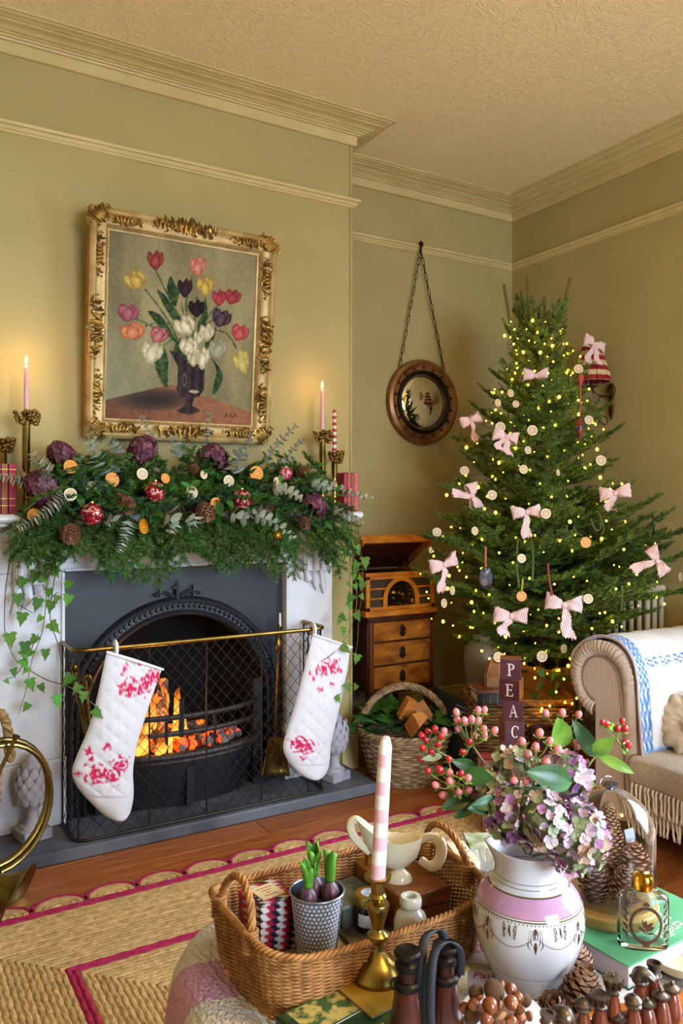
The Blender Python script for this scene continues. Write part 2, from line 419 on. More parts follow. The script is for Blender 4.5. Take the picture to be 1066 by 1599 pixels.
for xx, yy, za, zb, rr in ((1.06, 2.998, .33, .475, .012), (1.0, 2.998, .26, .41, .007), (1.2, 3.0, .26, .41, .007)):
    obj('grate_upright', MB().tube([(xx, yy, za), (xx, yy, zb)], rr, 6), IRON, ins, world=True)
m = MB(); m.add([(ACX-.3, 3.1, .24), (ACX+.3, 3.1, .24), (ACX+.28, 3.45, .24), (ACX-.28, 3.45, .24), (ACX, 3.0, .24)], [(0, 4, 1, 2, 3)])
obj('grate_floor', m, SOOT, ins, world=True)
# burning logs, embers, flames
def ember_mat(name, col, e, s, thr=(.5, .62), sc=28):
    m = mat(name, col, .9, col2='#5a5550', scale=40); nt = m.node_tree; N = nt.nodes; L = nt.links
    t = N.new('ShaderNodeTexNoise'); t.inputs['Scale'].default_value = sc; r = N.new('ShaderNodeValToRGB')
    r.color_ramp.elements[0].position, r.color_ramp.elements[1].position = thr
    r.color_ramp.elements[0].color = (0, 0, 0, 1); r.color_ramp.elements[1].color = (*lin(e), 1)
    tc = N.new('ShaderNodeTexCoord'); L.new(tc.outputs['Object'], t.inputs['Vector']); L.new(t.outputs['Fac'], r.inputs['Fac'])
    b = N['Principled BSDF']; L.new(r.outputs['Color'], b.inputs['Emission Color']); b.inputs['Emission Strength'].default_value = s; return m
LOGM = ember_mat('charred_log', '#2a1c14', '#ff5a10', 3.0, (.58, .7)); COAL = ember_mat('ember_coal', '#1c1816', '#ff3c08', 4.5, (.46, .6), 22)
ASHY = ember_mat('ashy_coal', '#8b857f', '#ff3c08', 2.5, (.58, .7), 30)
rl = random.Random(5)
def logmesh(p, q, r):
    pts = [V(p).lerp(V(q), k/6)+V((rl.uniform(-.006, .006), rl.uniform(-.006, .006), rl.uniform(-.006, .006))) for k in range(7)]
    return MB().tube(pts, [r*rl.uniform(.88, 1.1) for _ in pts], 10)
for (p, q, r, lab) in [((.90, 3.08, .27), (.98, 3.22, .56), .035, 'upright charred log wrapped in flames at the back of the grate'),
                       ((.86, 3.12, .30), (1.22, 3.17, .315), .032, 'charred log lying across the grate behind the bars'),
                       ((1.00, 3.06, .27), (1.06, 3.24, .50), .028, 'narrow charred log leaning beside the tallest flame')]:
    tag(obj('firewood_log', logmesh(p, q, r), LOGM, None), lab, 'log')
cn = 0
em = thing('ember_bed', 'bed of glowing red embers and grey ash in the grate', 'embers', (1.1, 3.12, .24))
for k in range(60):
    x = rl.uniform(.84, 1.37); y = 3.15-math.sqrt(max(0, 1-((x-ACX)/.34)**2))*.145*rl.uniform(.1, 1)+.1*rl.random(); s = rl.uniform(.018, .034)
    m = MB().ball((0, 0, 0), (s, s*rl.uniform(.7, 1), s*rl.uniform(.5, .9)), 7, 5)
    m.v = [tuple(V(p)*(1+.25*noise.noise(V(p)*60+V((k, 0, 0))))) for p in m.v]
    c = obj('coal', m, ASHY if (x > 1.16 and rl.random() < .6) or rl.random() < .25 else COAL, em, smooth=20)
    c.location = V((x, y, .262+rl.uniform(0, .03)))-em.location; c.rotation_euler = (rl.random()*3, rl.random()*3, rl.random()*3)
def flame_mat():
    m = bpy.data.materials.new('flame'); m.use_nodes = True; nt = m.node_tree; N = nt.nodes; L = nt.links; N.clear()
    out = N.new('ShaderNodeOutputMaterial'); mx = N.new('ShaderNodeMixShader'); tr = N.new('ShaderNodeBsdfTransparent'); e = N.new('ShaderNodeEmission')
    tc = N.new('ShaderNodeTexCoord'); sp = N.new('ShaderNodeSeparateXYZ'); L.new(tc.outputs['Generated'], sp.inputs[0])
    r = N.new('ShaderNodeValToRGB'); el = r.color_ramp.elements; el[0].position = 0; el[0].color = (1, .30, .03, 1); el[1].position = 1; el[1].color = (1, .16, .008, 1)
    q = el.new(.3); q.color = (1, .42, .07, 1); q = el.new(.6); q.color = (1, .26, .02, 1)
    L.new(sp.outputs['Z'], r.inputs['Fac']); L.new(r.outputs['Color'], e.inputs['Color']); e.inputs['Strength'].default_value = 2.4
    n = N.new('ShaderNodeTexNoise'); n.inputs['Scale'].default_value = 14; mp = N.new('ShaderNodeMapping'); mp.inputs['Scale'].default_value = (1.4, 1.4, .45)
    L.new(tc.outputs['Object'], mp.inputs[0]); L.new(mp.outputs[0], n.inputs['Vector'])
    a = N.new('ShaderNodeMath'); a.operation = 'SUBTRACT'; L.new(n.outputs['Fac'], a.inputs[0]); mz = N.new('ShaderNodeMath'); mz.operation = 'MULTIPLY'; mz.inputs[1].default_value = .35
    L.new(sp.outputs['Z'], mz.inputs[0]); L.new(mz.outputs[0], a.inputs[1])
    rr = N.new('ShaderNodeMapRange'); rr.inputs['From Min'].default_value = .16; rr.inputs['From Max'].default_value = .52; L.new(a.outputs[0], rr.inputs['Value'])
    L.new(rr.outputs['Result'], mx.inputs['Fac']); L.new(tr.outputs[0], mx.inputs[1]); L.new(e.outputs[0], mx.inputs[2]); L.new(mx.outputs[0], out.inputs[0]); return m
FLAME = flame_mat()
fr = thing('fire', 'orange flames rising from the logs in the grate', 'fire', (1.02, 3.12, .27))
for (x, y, z, h, w_, lean) in [(.94, 3.05, .28, .34, .05, .02), (1.0, 3.12, .30, .30, .05, -.05), (1.075, 3.10, .30, .30, .055, .03), (.90, 3.02, .27, .18, .045, .03),
                               (1.03, 3.04, .27, .20, .04, .04), (1.12, 3.13, .30, .20, .035, -.02), (.98, 3.0, .265, .11, .05, 0), (.86, 3.08, .28, .30, .04, .05), (1.05, 3.18, .32, .31, .045, -.02)]:
    pts = []; rad = []
    for k in range(13):
        t = k/12; pts.append((lean*t*t+.018*math.sin(t*7+x*40)*t, .012*math.sin(t*6+y*30), h*t)); rad.append(w_*(.55+.9*t)*(1-t)**.8+.0015)
    m = MB().tube([(a_*.9, b_, c_*.78) for a_, b_, c_ in pts], [q_*.85 for q_ in rad], 12, flat=.45)
    f = obj('flame', m, FLAME, fr, smooth=180); f.location = V((x, y, z))-fr.location; f.rotation_euler = (0, 0, rl.uniform(-.5, .5))
fl_ = bpy.data.lights.new('fire_glow', 'POINT'); fl_.energy = 3.2; fl_.color = (1, .42, .12); fl_.shadow_soft_size = .08
link('fire_glow', fl_, fr, (0, -.02, .14))
# ---------------------------------------------------------------- wire guard
RB = mat('guard_brass', '#8f7436', .35, 1, col2='#6c5628', scale=14)
WIRE = mat('guard_wire', '#2e2924', .5, .5)
gd = thing('fire_guard', 'wire mesh fire guard with a brass top rail', 'fire guard', (1.14, 2.9, .045))
GX0, GX1, GY0, GY1 = .632, 1.646, 2.882, 3.085; rc = .05
gp = [(GX0, GY1)]+[(GX0+rc-rc*math.cos(a), GY0+rc-rc*math.sin(a)) for a in [k*PI/12 for k in range(7)]]+[(GX1-rc+rc*math.sin(a), GY0+rc-rc*math.cos(a)) for a in [k*PI/12 for k in range(7)]]+[(GX1, GY1)]
cum = [0]
for a, b in zip(gp, gp[1:]): cum.append(cum[-1]+math.dist(a, b))
def gat(s):
    for i in range(len(gp)-1):
        if s <= cum[i+1]+1e-9:
            t = (s-cum[i])/(cum[i+1]-cum[i]); return (gp[i][0]+(gp[i+1][0]-gp[i][0])*t, gp[i][1]+(gp[i+1][1]-gp[i][1])*t)
    return gp[-1]
ZT, ZB = .722, .052
obj('top_rail', MB().tube([(x, y, ZT) for x, y in gp], .0085, 10), RB, gd, world=True)
obj('bottom_frame', MB().tube([(x, y, ZB) for x, y in gp], .006, 8), WIRE, gd, world=True)
Lg = cum[-1]; m = MB(); sp, sl = .046, 1.15
k = -int(.67/sl/sp)-1
while k*sp < Lg:
    for sgn in (1, -1):
        pts = []; s0 = k*sp
        for q in range(0, 15):
            z = ZB+(ZT-ZB)*q/14; s = s0+(z-ZB)/sl if sgn > 0 else s0+(ZT-z)/sl
            if 0 <= s <= Lg: x, y = gat(s); pts.append((x, y+(.0012 if sgn > 0 else -.0012), z))
        if len(pts) > 1: m.tube(pts, .0013, 3, cap=False)
    k += 1
obj('wire_mesh', m, WIRE, gd, world=True, smooth=180)
for s in (.0, cum[1]*.5, cum[4], Lg*.23+.13, Lg*.5-.02, Lg*.5+.21, Lg*.5+.42, Lg-cum[1], Lg-cum[1]*.5, Lg):
    x, y = gat(max(0, min(Lg, s))); obj('stay', MB().tube([(x, y, ZB), (x, y, ZT)], .0032, 6), WIRE, gd, world=True)
m = MB()
for k in range(8):
    y = GY0+.05+k*.02; m.tube([(GX1, y, ZT-.002), (GX1, y+.008, ZT-.03), (GX1, y, ZT-.05)], .0022, 5)
obj('side_crest', m, WIRE, gd, world=True)
# ---------------------------------------------------------------- stockings
STK = mat('quilted_printed_cotton', '#e6e3e4', .85, attr='Col', bump=.15, bscale=500)
PINK = lin('#c3164f'); PALE = lin('#d98aa5'); WHT = lin('#d2d2d8')
def stocking(label, L, R, top_y, roses, spots, hang, group=None):
    root = thing('stocking', label, 'stocking', V((hang[0], top_y, hang[1])))
    Lc = curve_pts([(x, 0, z) for x, z in L], 6); Rc = curve_pts([(x, 0, z) for x, z in R], 6); n = 110; ns = 44
    def at(C, t): f = t*(len(C)-1); i = min(int(f), len(C)-2); return C[i].lerp(C[i+1], f-i)
    def surf(side):
        def fn(i, j):
            p = at(Lc, j).lerp(at(Rc, j), i); e = max(0, 1-(2*i-1)**2)
            th = .030*math.sqrt(e)*min(1, .35+j*2.2)*(1 if j < .9 else math.sqrt(max(0, 1-((j-.9)/.1)**2))*.9+.1)
            u, v = p.x+p.z, p.x-p.z; q = .0055*(min(abs(math.sin(u*PI/.062)), abs(math.sin(v*PI/.062)))**.5)
            th += (q*e if j < .72 else .002*noise.noise(p*30)) + .004*noise.noise(p*9)*e
            return (p.x, top_y+side*th, p.z)
        return fn
    m = MB(); m.grid(ns, n, surf(-1)); m.grid(ns, n, surf(1))
    m.f = [f if k < (ns-1)*(n-1) else f[::-1] for k, f in enumerate(m.f)]
    L0 = root.location; m.v = [(p[0]-L0.x, p[1]-L0.y, p[2]-L0.z) for p in m.v]
    me = m.mesh('body', [STK]); shade(me, 180)
    def col(co):
        x, z = co.x+L0.x, co.z+L0.z; best = 0
        for cx, cz, r in roses:
            d = math.hypot((x-cx), (z-cz)*1.15)/r
            if d < 1.5:
                a = math.atan2(z-cz, x-cx); nn = noise.noise(V((x*55, z*55, 3)))+.5*noise.noise(V((x*130, z*130, 7)))
                ringy = .35*math.sin(d*9+1.2*math.sin(a*3)+2.5*nn)
                g = (.52 if d < .6 else .30)-max(0, d-.55)*.62+ringy+nn*.55
                best = max(best, g)
        for cx, cz, r in spots:
            d = math.hypot(x-cx, z-cz)/r
            if d < 1.3:
                nn = noise.noise(V((x*90, z*90, 1))); best = max(best, .75-d*.7+nn*.7)
        if best > .34: return PINK
        if best > .16: t = (best-.16)/.18; return tuple(a*(1-t)*1+b*t for a, b in zip(WHT, PALE))
        return WHT
    setcol(me, col); link('body', me, root)
    a, b = at(Lc, 0), at(Rc, 0); cl = mat('white_cotton', '#e4e2e3', .85) if 'white_cotton' not in bpy.data.materials else bpy.data.materials['white_cotton']
    obj('cuff_binding', MB().tube([(a.x, top_y-.012, a.z), ((a.x+b.x)/2, top_y-.022, (a.z+b.z)/2), (b.x, top_y-.012, b.z), ((a.x+b.x)/2, top_y+.016, (a.z+b.z)/2)], .0045, 6, loop=True), cl, root, world=True)
    m = MB(); 
    lp = [(hang[0]+dx, 2.882+dy, ZT+dz) for dx, dy, dz in ((0, -.016, -.012), (0, -.016, .012), (0, .004, .018), (0, .016, .004), (0, .006, -.014))]
    m.tube(curve_pts(lp, 4, True), .008, 6, loop=True, flat=1.6)
    obj('hanging_loop', m, cl, root, world=True)
    return root
def xz(*pts): return [(ony(x, y, 2.86).x, ony(x, y, 2.86).z) for x, y in pts]
def rz_(pts): return [(*xz((x, y))[0], r) for x, y, r in pts]
stocking('white quilted stocking with pink roses hanging nearest the hunting horn',
         xz((166, 1017), (158, 1055), (148, 1100), (136, 1140), (120, 1178), (112, 1205), (120, 1228), (140, 1252), (163, 1273), (180, 1281)),
         xz((252, 1044), (240, 1078), (226, 1120), (215, 1155), (209, 1185), (207, 1208), (208, 1230), (207, 1250), (202, 1268), (192, 1280)), 2.855,
         rz_([(200, 1072, .042), (222, 1070, .036), (236, 1055, .034), (148, 1205, .045), (168, 1205, .038), (185, 1190, .03)]),
         rz_([(194, 1040, .016), (215, 1032, .016), (190, 1050, .012), (184, 1070, .012), (240, 1040, .010), (136, 1170, .016), (139, 1182, .012), (163, 1161, .018), (183, 1177, .010), (194, 1184, .008), (120, 1205, .014)]),
         (ony(180, 1010, 2.88).x, ZT-.01))
stocking('white quilted stocking with pink roses hanging beside the brass shovel',
         xz((487, 990), (480, 1020), (470, 1060), (458, 1105), (447, 1140), (441, 1165), (446, 1183), (458, 1200), (472, 1212), (484, 1217)),
         xz((546, 1010), (542, 1040), (534, 1080), (525, 1120), (519, 1145), (515, 1165), (514, 1182), (511, 1198), (504, 1210), (494, 1216)), 2.855,
         rz_([(499, 1043, .036), (514, 1040, .036), (462, 1160, .04), (474, 1163, .036)]),
         rz_([(512, 1066, .014), (494, 1074, .015), (484, 1055, .014), (528, 1045, .012), (519, 1030, .010), (480, 1050, .008), (466, 1182, .012), (452, 1158, .016)]),
         (ony(488, 985, 2.88).x, ZT-.01))
# ---------------------------------------------------------------- artichoke finials
STONE = mat('lilac_grey_stone', '#a9a8b2', .8, col2='#8d8c98', scale=14, bump=.35, bscale=60)
SCL = MB(); 
SCL.loft([[(-.011, 0, 0), (0, .004, -.002), (.011, 0, 0)], [(-.0155, .003, .014), (0, .010, .012), (.0155, .003, .014)], [(-.012, .004, .026), (0, .011, .026), (.012, .004, .026)], [(-.003, .003, .036), (0, .007, .037), (.003, .003, .036)]], False, False)
scale_me = SCL.mesh('scale', [STONE]); shade(scale_me, 60)
def finial(loc, label):
    f = thing('stone_artichoke_finial', label, 'finial', loc, .25)
    obj('plinth', MB().bb((-.052, -.052, 0), (.052, .052, .04)), STONE, f, bevel=.006)
    obj('pedestal', MB().lathe([(.046, .04), (.044, .05), (.03, .058), (.022, .075), (.021, .10), (.026, .112), (.034, .118), (.03, .126)], 20), STONE, f)
    obj('core', MB().lathe([(.03, .122), (.05, .14), (.058, .17), (.056, .20), (.048, .235), (.034, .268), (.016, .292), (.004, .306)], 20), STONE, f)
    for r in range(7):
        t = r/6.3; z = .128+.152*t; n = 10 if r < 5 else 7
        prof = .050+.012*math.sin(min(1, t*1.3)*PI) if t < .75 else .044-(t-.75)*.11; prof = max(.014, prof-.004)
        for k in range(n):
            a = 2*PI*(k+.5*(r % 2))/n; o = link('scale', scale_me, f)
            sc = 1 if r < 5 else .75
            o.matrix_local = Rz(a-PI/2) @ Tr(0, prof, z) @ Rx(math.radians(-4+26*t)) @ M.Scale(sc, 4)
    return f
finial((.515, 3.02, .045), 'pale stone artichoke finial on the hearth behind the brass horn')
finial((1.745, 2.99, .045), 'pale stone artichoke finial on the hearth beside a stocking toe')
# ---------------------------------------------------------------- shovel, companion tools
sh = thing('fire_shovel', 'brass fire shovel with a long handle standing behind the guard', 'shovel', (1.56, 3.04, .045))
p = lambda x, y, Y=3.04: ony(x, y, Y)
a, b = p(435, 1008), p(430, 1160)
obj('rod', MB().tube([p(436, 975), a, p(432, 1080), b], .0055, 8), RB, sh, world=True)
obj('handle_knob', MB().lathe([(.006, -.035), (.012, -.026), (.015, 0), (.010, .018), (.006, .026), (.011, .032), (.006, .04)], 14, Tr(p(434, 1005))), RB, sh, world=True)
obj('tip', MB().tube([p(437, 978), p(437, 957)], [.006, .004], 8), mat('bone_tip', '#d8d4cc', .4), sh, world=True)
q = [p(420, 1152), p(443, 1152), p(453, 1212, 2.98), p(407, 1217, 2.98)]
m = MB(); Pn = [V(v) for v in q]
m.grid(9, 7, lambda i, j: (Pn[0].lerp(Pn[1], i)).lerp(Pn[3].lerp(Pn[2], i), j)+V((0, .018*(1-(2*i-1)**4)-.0, 0)))
obj('pan', m, RB, sh, world=True, solid=.003)
ct = thing('fire_tongs', 'pair of brass fire tongs leaning inside the guard', 'tongs', (.70, 3.02, .045))
for (x0, y0, x1, y1) in [(112, 1050, 140, 1180), (124, 1075, 150, 1190), (134, 1062, 142, 1160)]:
    obj('rod', MB().tube([ony(x0, y0, 3.03), ony(x1, y1, 2.98)], .006, 8), RB, ct, world=True)
obj('finial', MB().ball(ony(117, 1042, 3.03), (.014, .014, .018), 12, 8).tube([ony(117, 1050, 3.03), ony(122, 1080, 3.02)], .009, 8), RB, ct, world=True)
obj('ring_handle', MB().tube([ony(136, 1066, 3.02)+V((.016*math.cos(a), 0, .026*math.sin(a))) for a in [k*PI/8 for k in range(16)]], .006, 8, loop=True), RB, ct, world=True)
m = MB()
for k in range(9): m.ball(onz(225+rl.uniform(0, 22), 1241+rl.uniform(0, 10), .05), (.014, .012, .007), 6, 4)
m = MB(); c0 = onz(235, 1249, .045); m.grid(12, 6, lambda i, j: (c0.x+.045*j*math.cos(2*PI*i)*(1+.3*noise.noise(V((i*9, j, 0)))), c0.y+.03*j*math.sin(2*PI*i), .046+.014*(1-j)*(1+.6*noise.noise(V((i*12, j*5, 1))))))
tag(obj('soot_fall', m, SOOT), 'small black heap of fallen soot on the hearth inside the guard', 'soot')
# ---------------------------------------------------------------- hunting horn and rope-handled log basket
BR2 = mat('horn_brass', '#8f7e48', .3, 1, col2='#74643a', scale=6, bump=.04)
hn = thing('hunting_horn', 'coiled brass hunting horn standing on its bell by the hearth', 'horn', (.36, 2.66, 0))
C = ony(-4, 1256, 2.70); pts = []; ra = []
ax = V((.80, .30, 0)).normalized()
for k in range(30):
    a = math.radians(150-k*330/29); pts.append(C+ax*(.178*math.cos(a))+V((0, 0, .195*math.sin(a)))+V((0, .02-.03*k/29, 0))); ra.append(.0085+.006*k/29)
obj('coil', MB().tube(pts, ra, 12).tube([v+V((.004, -.02, -.012)) for v in pts[3:22]], .0075, 10), BR2, hn, world=True)
mp_ = curve_pts([ony(24, 1152, 2.68), ony(12, 1178, 2.68), ony(-4, 1212, 2.68), ony(-20, 1250, 2.69)], 6)
obj('mouthpipe', MB().tube(mp_, .006, 10), BR2, hn, world=True)
d = (mp_[0]-mp_[3]).normalized(); obj('mouthpiece', MB().lathe([(.005, -.02), (.007, -.004), (.012, .004), (.0135, .008), (.010, .009), (.004, .004)], 16, Tr(mp_[0]) @ aimz(d)), BR2, hn, world=True)
bl = V((.395, 2.605, .052)); bd = V((.55, -.35, -.28)).normalized()
prof = [(.014, -.22), (.018, -.15), (.026, -.09), (.04, -.045), (.062, -.012), (.088, .006), (.096, .010), (.094, .012), (.06, -.008), (.03, -.05)]
obj('bell', MB().lathe(prof, 36, Tr(bl) @ aimz(bd)), BR2, hn, world=True, smooth=60)
ROPE = mat('rope', '#a08050', .9, col2='#7d5f38', scale=60, bump=.5, bscale=200)
WICK = mat('willow_wicker', '#a98a63', .7, col2='#86663f', scale=40, bump=.4, bscale=120, rnd=.12)
lb = thing('log_basket', 'rope-handled log basket at the edge of the hearth', 'basket', (.19, 2.98, 0))
m = MB()
for ph in (0, 2.1, 4.2):
    pts = []
    for k in range(60):
        t = k/59; a = PI*t; c = V((.395-.032*math.cos(a), 2.93, .36+.165*math.sin(a)))
        tw = t*26+ph; pts.append(c+V((math.cos(a)*-math.cos(tw)*.010, math.sin(tw)*.010, math.sin(a)*math.cos(tw)*.010)))
    m.tube(pts, .0095, 6)
obj('rope_handle', m, ROPE, lb, world=True)
m = MB()
for r in range(22):
    z = .02+r*.015; pts = []
    for k in range(40):
        a = 2*PI*k/40; rr = .155+.02*r/22+(.004 if (k+r) % 2 else -.004); pts.append((.225+rr*math.cos(a), 2.96+rr*.6*math.sin(a), z))
    m.tube(pts, .008, 5, loop=True)
obj('woven_body', m, WICK, lb, world=True)
# ================================================================ painting
import numpy as np
GILT = mat('pale_gilt', '#bfa56f', .45, .3, col2='#a08450', scale=12, bump=.3, bscale=50)
GOLD = mat('bright_gilt', '#a8843f', .36, .7, col2='#6f5424', scale=25, bump=.3, bscale=80)
GSIDE = mat('gilt_edge', '#94602c', .5, .4, col2='#b98a48', scale=30)
PW, PH = .775, .872
pt = thing('framed_painting', 'tulip oil painting in an ornate gilt frame above the mantel', 'painting', (1.113, 3.175, 1.497), rot=(math.radians(5.2), 0, 0))
fp_ = [(0, .0), (0, .048), (.008, .056), (.02, .058), (.03, .046), (.045, .040), (.06, .042), (.066, .036), (.07, .026), (.078, .022), (.078, .012)]
rings = []
for (cx, cz, sx, sz) in ((-PW/2, 0, 1, 1), (PW/2, 0, -1, 1), (PW/2, PH, -1, -1), (-PW/2, PH, 1, -1)):
    rings.append([(cx+sx*o_, -h, cz+sz*o_) for o_, h in fp_])
m = MB().loft(rings, False, False, None, True); m.mi = [1 if (k % (len(fp_)-1)) == 0 else 0 for k in range(len(m.f))]
obj('frame', m, [GILT, GSIDE], pt, smooth=40)
rp = random.Random(11)
def scrolls(T, w_, n, hh, name):
    m = MB()
    for k in range(n):
        t = (k+.5)/n*2-1; x = t*w_; s = 1 if t > 0 else -1; r = (.010+.010*(1-abs(t)))*rp.uniform(.8, 1.2)
        pts = [(x+s*r*1.6*math.cos(a)*math.exp(-a*.16), r*1.5*math.sin(a)*math.exp(-a*.16)+rp.uniform(-.012, .012)*hh, .006*math.sin(a*.5)) for a in [q*.5 for q in range(11)]]
        m.tube(pts, [.0035+.002*math.sin(PI*q/10) for q in range(11)], 5)
        for q in range(2): m.ball((x+rp.uniform(-.02, .02), rp.uniform(-.02, .02)*hh, .002), rp.uniform(.003, .006), 6, 4)
    for k in range(5):
        t = k/4*2-1; m.tube([(t*w_*.25, -.012*hh, .002), (t*w_*.38, .006*hh, .008), (t*w_*.48, .02*hh, .003)], [.006, .007, .002], 6)
    return obj(name, m, GOLD, pt, smooth=60) if T is None else _place(m, T, name)
def _place(m, T, name):
    m.v = [tuple(T @ V(p)) for p in m.v]; return obj(name, m, GOLD, pt, smooth=60)
fx = Rx(PI/2)
for cx, cz in ((-PW/2+.036, .036), (PW/2-.036, .036), (PW/2-.036, PH-.036), (-PW/2+.036, PH-.036)):
    scrolls(Tr(cx, -.05, cz) @ fx @ Rz(-PI/4 if (cx < 0) == (cz < .4) else PI/4) , .045, 6, 1.7, 'corner_ornament')
    for s in (0, 1):
        scrolls(Tr(cx*(.74 if s else 1.0), -.046, cz if s else (cz+(.14 if cz < .4 else -.14))) @ fx @ Rz(0 if s else PI/2), .08, 6, 1.0, 'running_scroll')
scrolls(Tr(-.02, -.055, PH-.026) @ fx, .125, 11, 1.7, 'top_ornament'); scrolls(Tr(0, -.052, .034) @ fx, .12, 9, 1.3, 'bottom_ornament')
for s in (-1, 1): scrolls(Tr(s*(PW/2-.034), -.053, PH*.48) @ fx @ Rz(PI/2), .115, 9, 1.4, 'side_ornament')
m = MB()
for x0, z0, x1, z1 in ((-.318, .07, -.318, PH-.07), (.318, .07, .318, PH-.07), (-.318, .07, .318, .07), (-.318, PH-.07, .318, PH-.07)):
    n = int(math.dist((x0, z0), (x1, z1))/.009)
    for k in range(n): m.ball((x0+(x1-x0)*k/n, -.034, z0+(z1-z0)*k/n), .0036, 5, 3)
obj('bead_row', m, GILT, pt, smooth=60)
NX, NY = 250, 290; CW, CH = PW-.15, PH-.15
uu, vv = np.meshgrid(np.linspace(0, 1, NX), np.linspace(0, 1, NY))
# drawing plane: x to 735, y downward to 985 (canvas units)
GX = uu*735; GYY = (1-vv)*985
rs = np.random.RandomState(4)
def smooth_noise(cx, cy, seed):
    r = np.random.RandomState(seed); g = r.rand(cy+2, cx+2); xs = uu*cx; ys = vv*cy; xi = xs.astype(int); yi = ys.astype(int); fx_ = xs-xi; fy_ = ys-yi
    fx_ = fx_*fx_*(3-2*fx_); fy_ = fy_*fy_*(3-2*fy_)
    return (g[yi, xi]*(1-fx_)+g[yi, xi+1]*fx_)*(1-fy_)+(g[yi+1, xi]*(1-fx_)+g[yi+1, xi+1]*fx_)*fy_
L3 = lambda h: np.array(lin(h))
img = np.zeros((NY, NX, 3)); n1 = smooth_noise(7, 3, 1); n2 = smooth_noise(16, 5, 2); n3 = smooth_noise(60, 70, 3); tt = np.clip(n1*.6+n2*.4, 0, 1)[..., None]
img[:] = L3('#837c58')*(1-tt)+L3('#b5a97c')*tt
img += (L3('#95a088')-img)*(np.clip(1-uu*2.2, 0, 1)*np.clip(1.1-vv*1.6, 0, 1))[..., None]*.6
def cz_(x, y):
    u = (x-170)/735; yt = 195+130*u; yb = 1180+30*u; return (x-170, (y-yt)/(yb-yt)*985)
def inpoly(P):
    ins_ = np.zeros(GX.shape, bool); n = len(P); j = n-1
    for i in range(n):
        xi, yi = P[i]; xj, yj = P[j]
        c = ((yi > GYY) != (yj > GYY)) & (GX < (xj-xi)*(GYY-yi)/(yj-yi+1e-9)+xi); ins_ ^= c; j = i
    return ins_
def paint(mask, c, c2=None, t=None, a=1):
    col = L3(c) if c2 is None else L3(c)*(1-t[mask][:, None])+L3(c2)*t[mask][:, None]
    img[mask] = img[mask]*(1-a)+col*a
def blob(x, y, rx, ry, ang=0):
    x, y = cz_(x, y); ca, sa = math.cos(ang), math.sin(ang); dx = GX-x; dy = GYY-y
    return ((dx*ca+dy*sa)/rx)**2+((-dx*sa+dy*ca)/ry)**2, (dx*ca+dy*sa)/rx, (-dx*sa+dy*ca)/ry
tb = inpoly([cz_(*p) for p in ((150, 1088), (480, 993), (920, 1142), (920, 1300), (150, 1300))]); paint(tb, '#84563a', '#ab764e', np.clip(uu*1.1+n3*.3-.1, 0, 1))
d, _, _ = blob(400, 1075, 190, 62, -.1); k_ = tb & (d < 1); paint(k_, '#473a37', '#7d5c48', np.clip(d, 0, 1))
def stroke(P, w_, c, c2):
    Q = curve_pts([(*cz_(*p), 0) for p in P], 6)
    for a, b in zip(Q, Q[1:]):
        ab = b-a; l2 = ab.length_squared+1e-9; t = np.clip(((GX-a.x)*ab.x+(GYY-a.y)*ab.y)/l2, 0, 1)
        dd = np.hypot(GX-a.x-t*ab.x, GYY-a.y-t*ab.y); paint(dd < w_, c, c2, np.clip(n3, 0, 1))
def leaf(P, c='#1f3d22', c2='#5d7a45'):
    Q = [(q.x, q.y) for q in curve_pts([(*cz_(*p), 0) for p in P], 5, True)]; mk = inpoly(Q); paint(mk, c, c2, np.clip(n3*.8+smooth_noise(26, 20, 9)*.5-.2, 0, 1))
for P in ([(390, 390), (430, 480), (500, 620), (560, 760)], [(345, 500), (420, 600), (480, 700), (520, 790)], [(570, 430), (550, 520), (550, 640)], [(600, 540), (590, 640), (580, 760)], [(545, 540), (548, 640)],
          [(310, 655), (380, 690), (450, 740)], [(350, 690), (420, 670), (490, 680)], [(700, 590), (650, 650), (600, 760)], [(690, 655), (640, 690), (600, 780)], [(690, 705), (760, 730), (810, 800)], [(430, 800), (480, 760), (530, 755)], [(640, 540), (640, 640), (610, 760)]):
    stroke(P, 5, '#48603a', '#7d8f5a')
for P in ([(450, 540), (400, 500), (440, 580), (520, 660)], [(465, 430), (450, 500), (490, 590), (510, 510), (485, 470)], [(405, 500), (470, 570), (530, 660), (510, 690), (440, 590)], [(360, 615), (430, 640), (500, 760), (530, 800), (450, 730)], [(640, 540), (655, 640), (620, 740), (605, 690), (630, 610)],
          [(430, 790), (400, 880), (430, 970), (462, 1015), (468, 930), (460, 840)], [(680, 850), (740, 930), (735, 1000), (695, 1045), (700, 980), (710, 920)], [(530, 620), (520, 560), (545, 660), (560, 760)], [(700, 690), (690, 760), (640, 820), (660, 740)], [(490, 820), (560, 880), (580, 800), (520, 760)]): leaf(P)
vs_ = inpoly([cz_(*p) for p in ((470, 815), (520, 830), (560, 880), (648, 890), (650, 1020), (625, 1055), (600, 1065), (590, 1105), (625, 1120), (630, 1135), (590, 1150), (530, 1145), (512, 1130), (555, 1105), (562, 1062), (530, 1055), (512, 1025), (514, 900))])
paint(vs_, '#2a2022', '#5c4a4c', np.clip(np.abs(np.sin(GX*.075))*.6+n3*.4-.15, 0, 1))
d, _, _ = blob(598, 1030, 26, 9); paint(d < 1, '#b7a694'); d, _, _ = blob(548, 970, 10, 40); paint((d < 1) & (d > .4), '#7d6c6a')
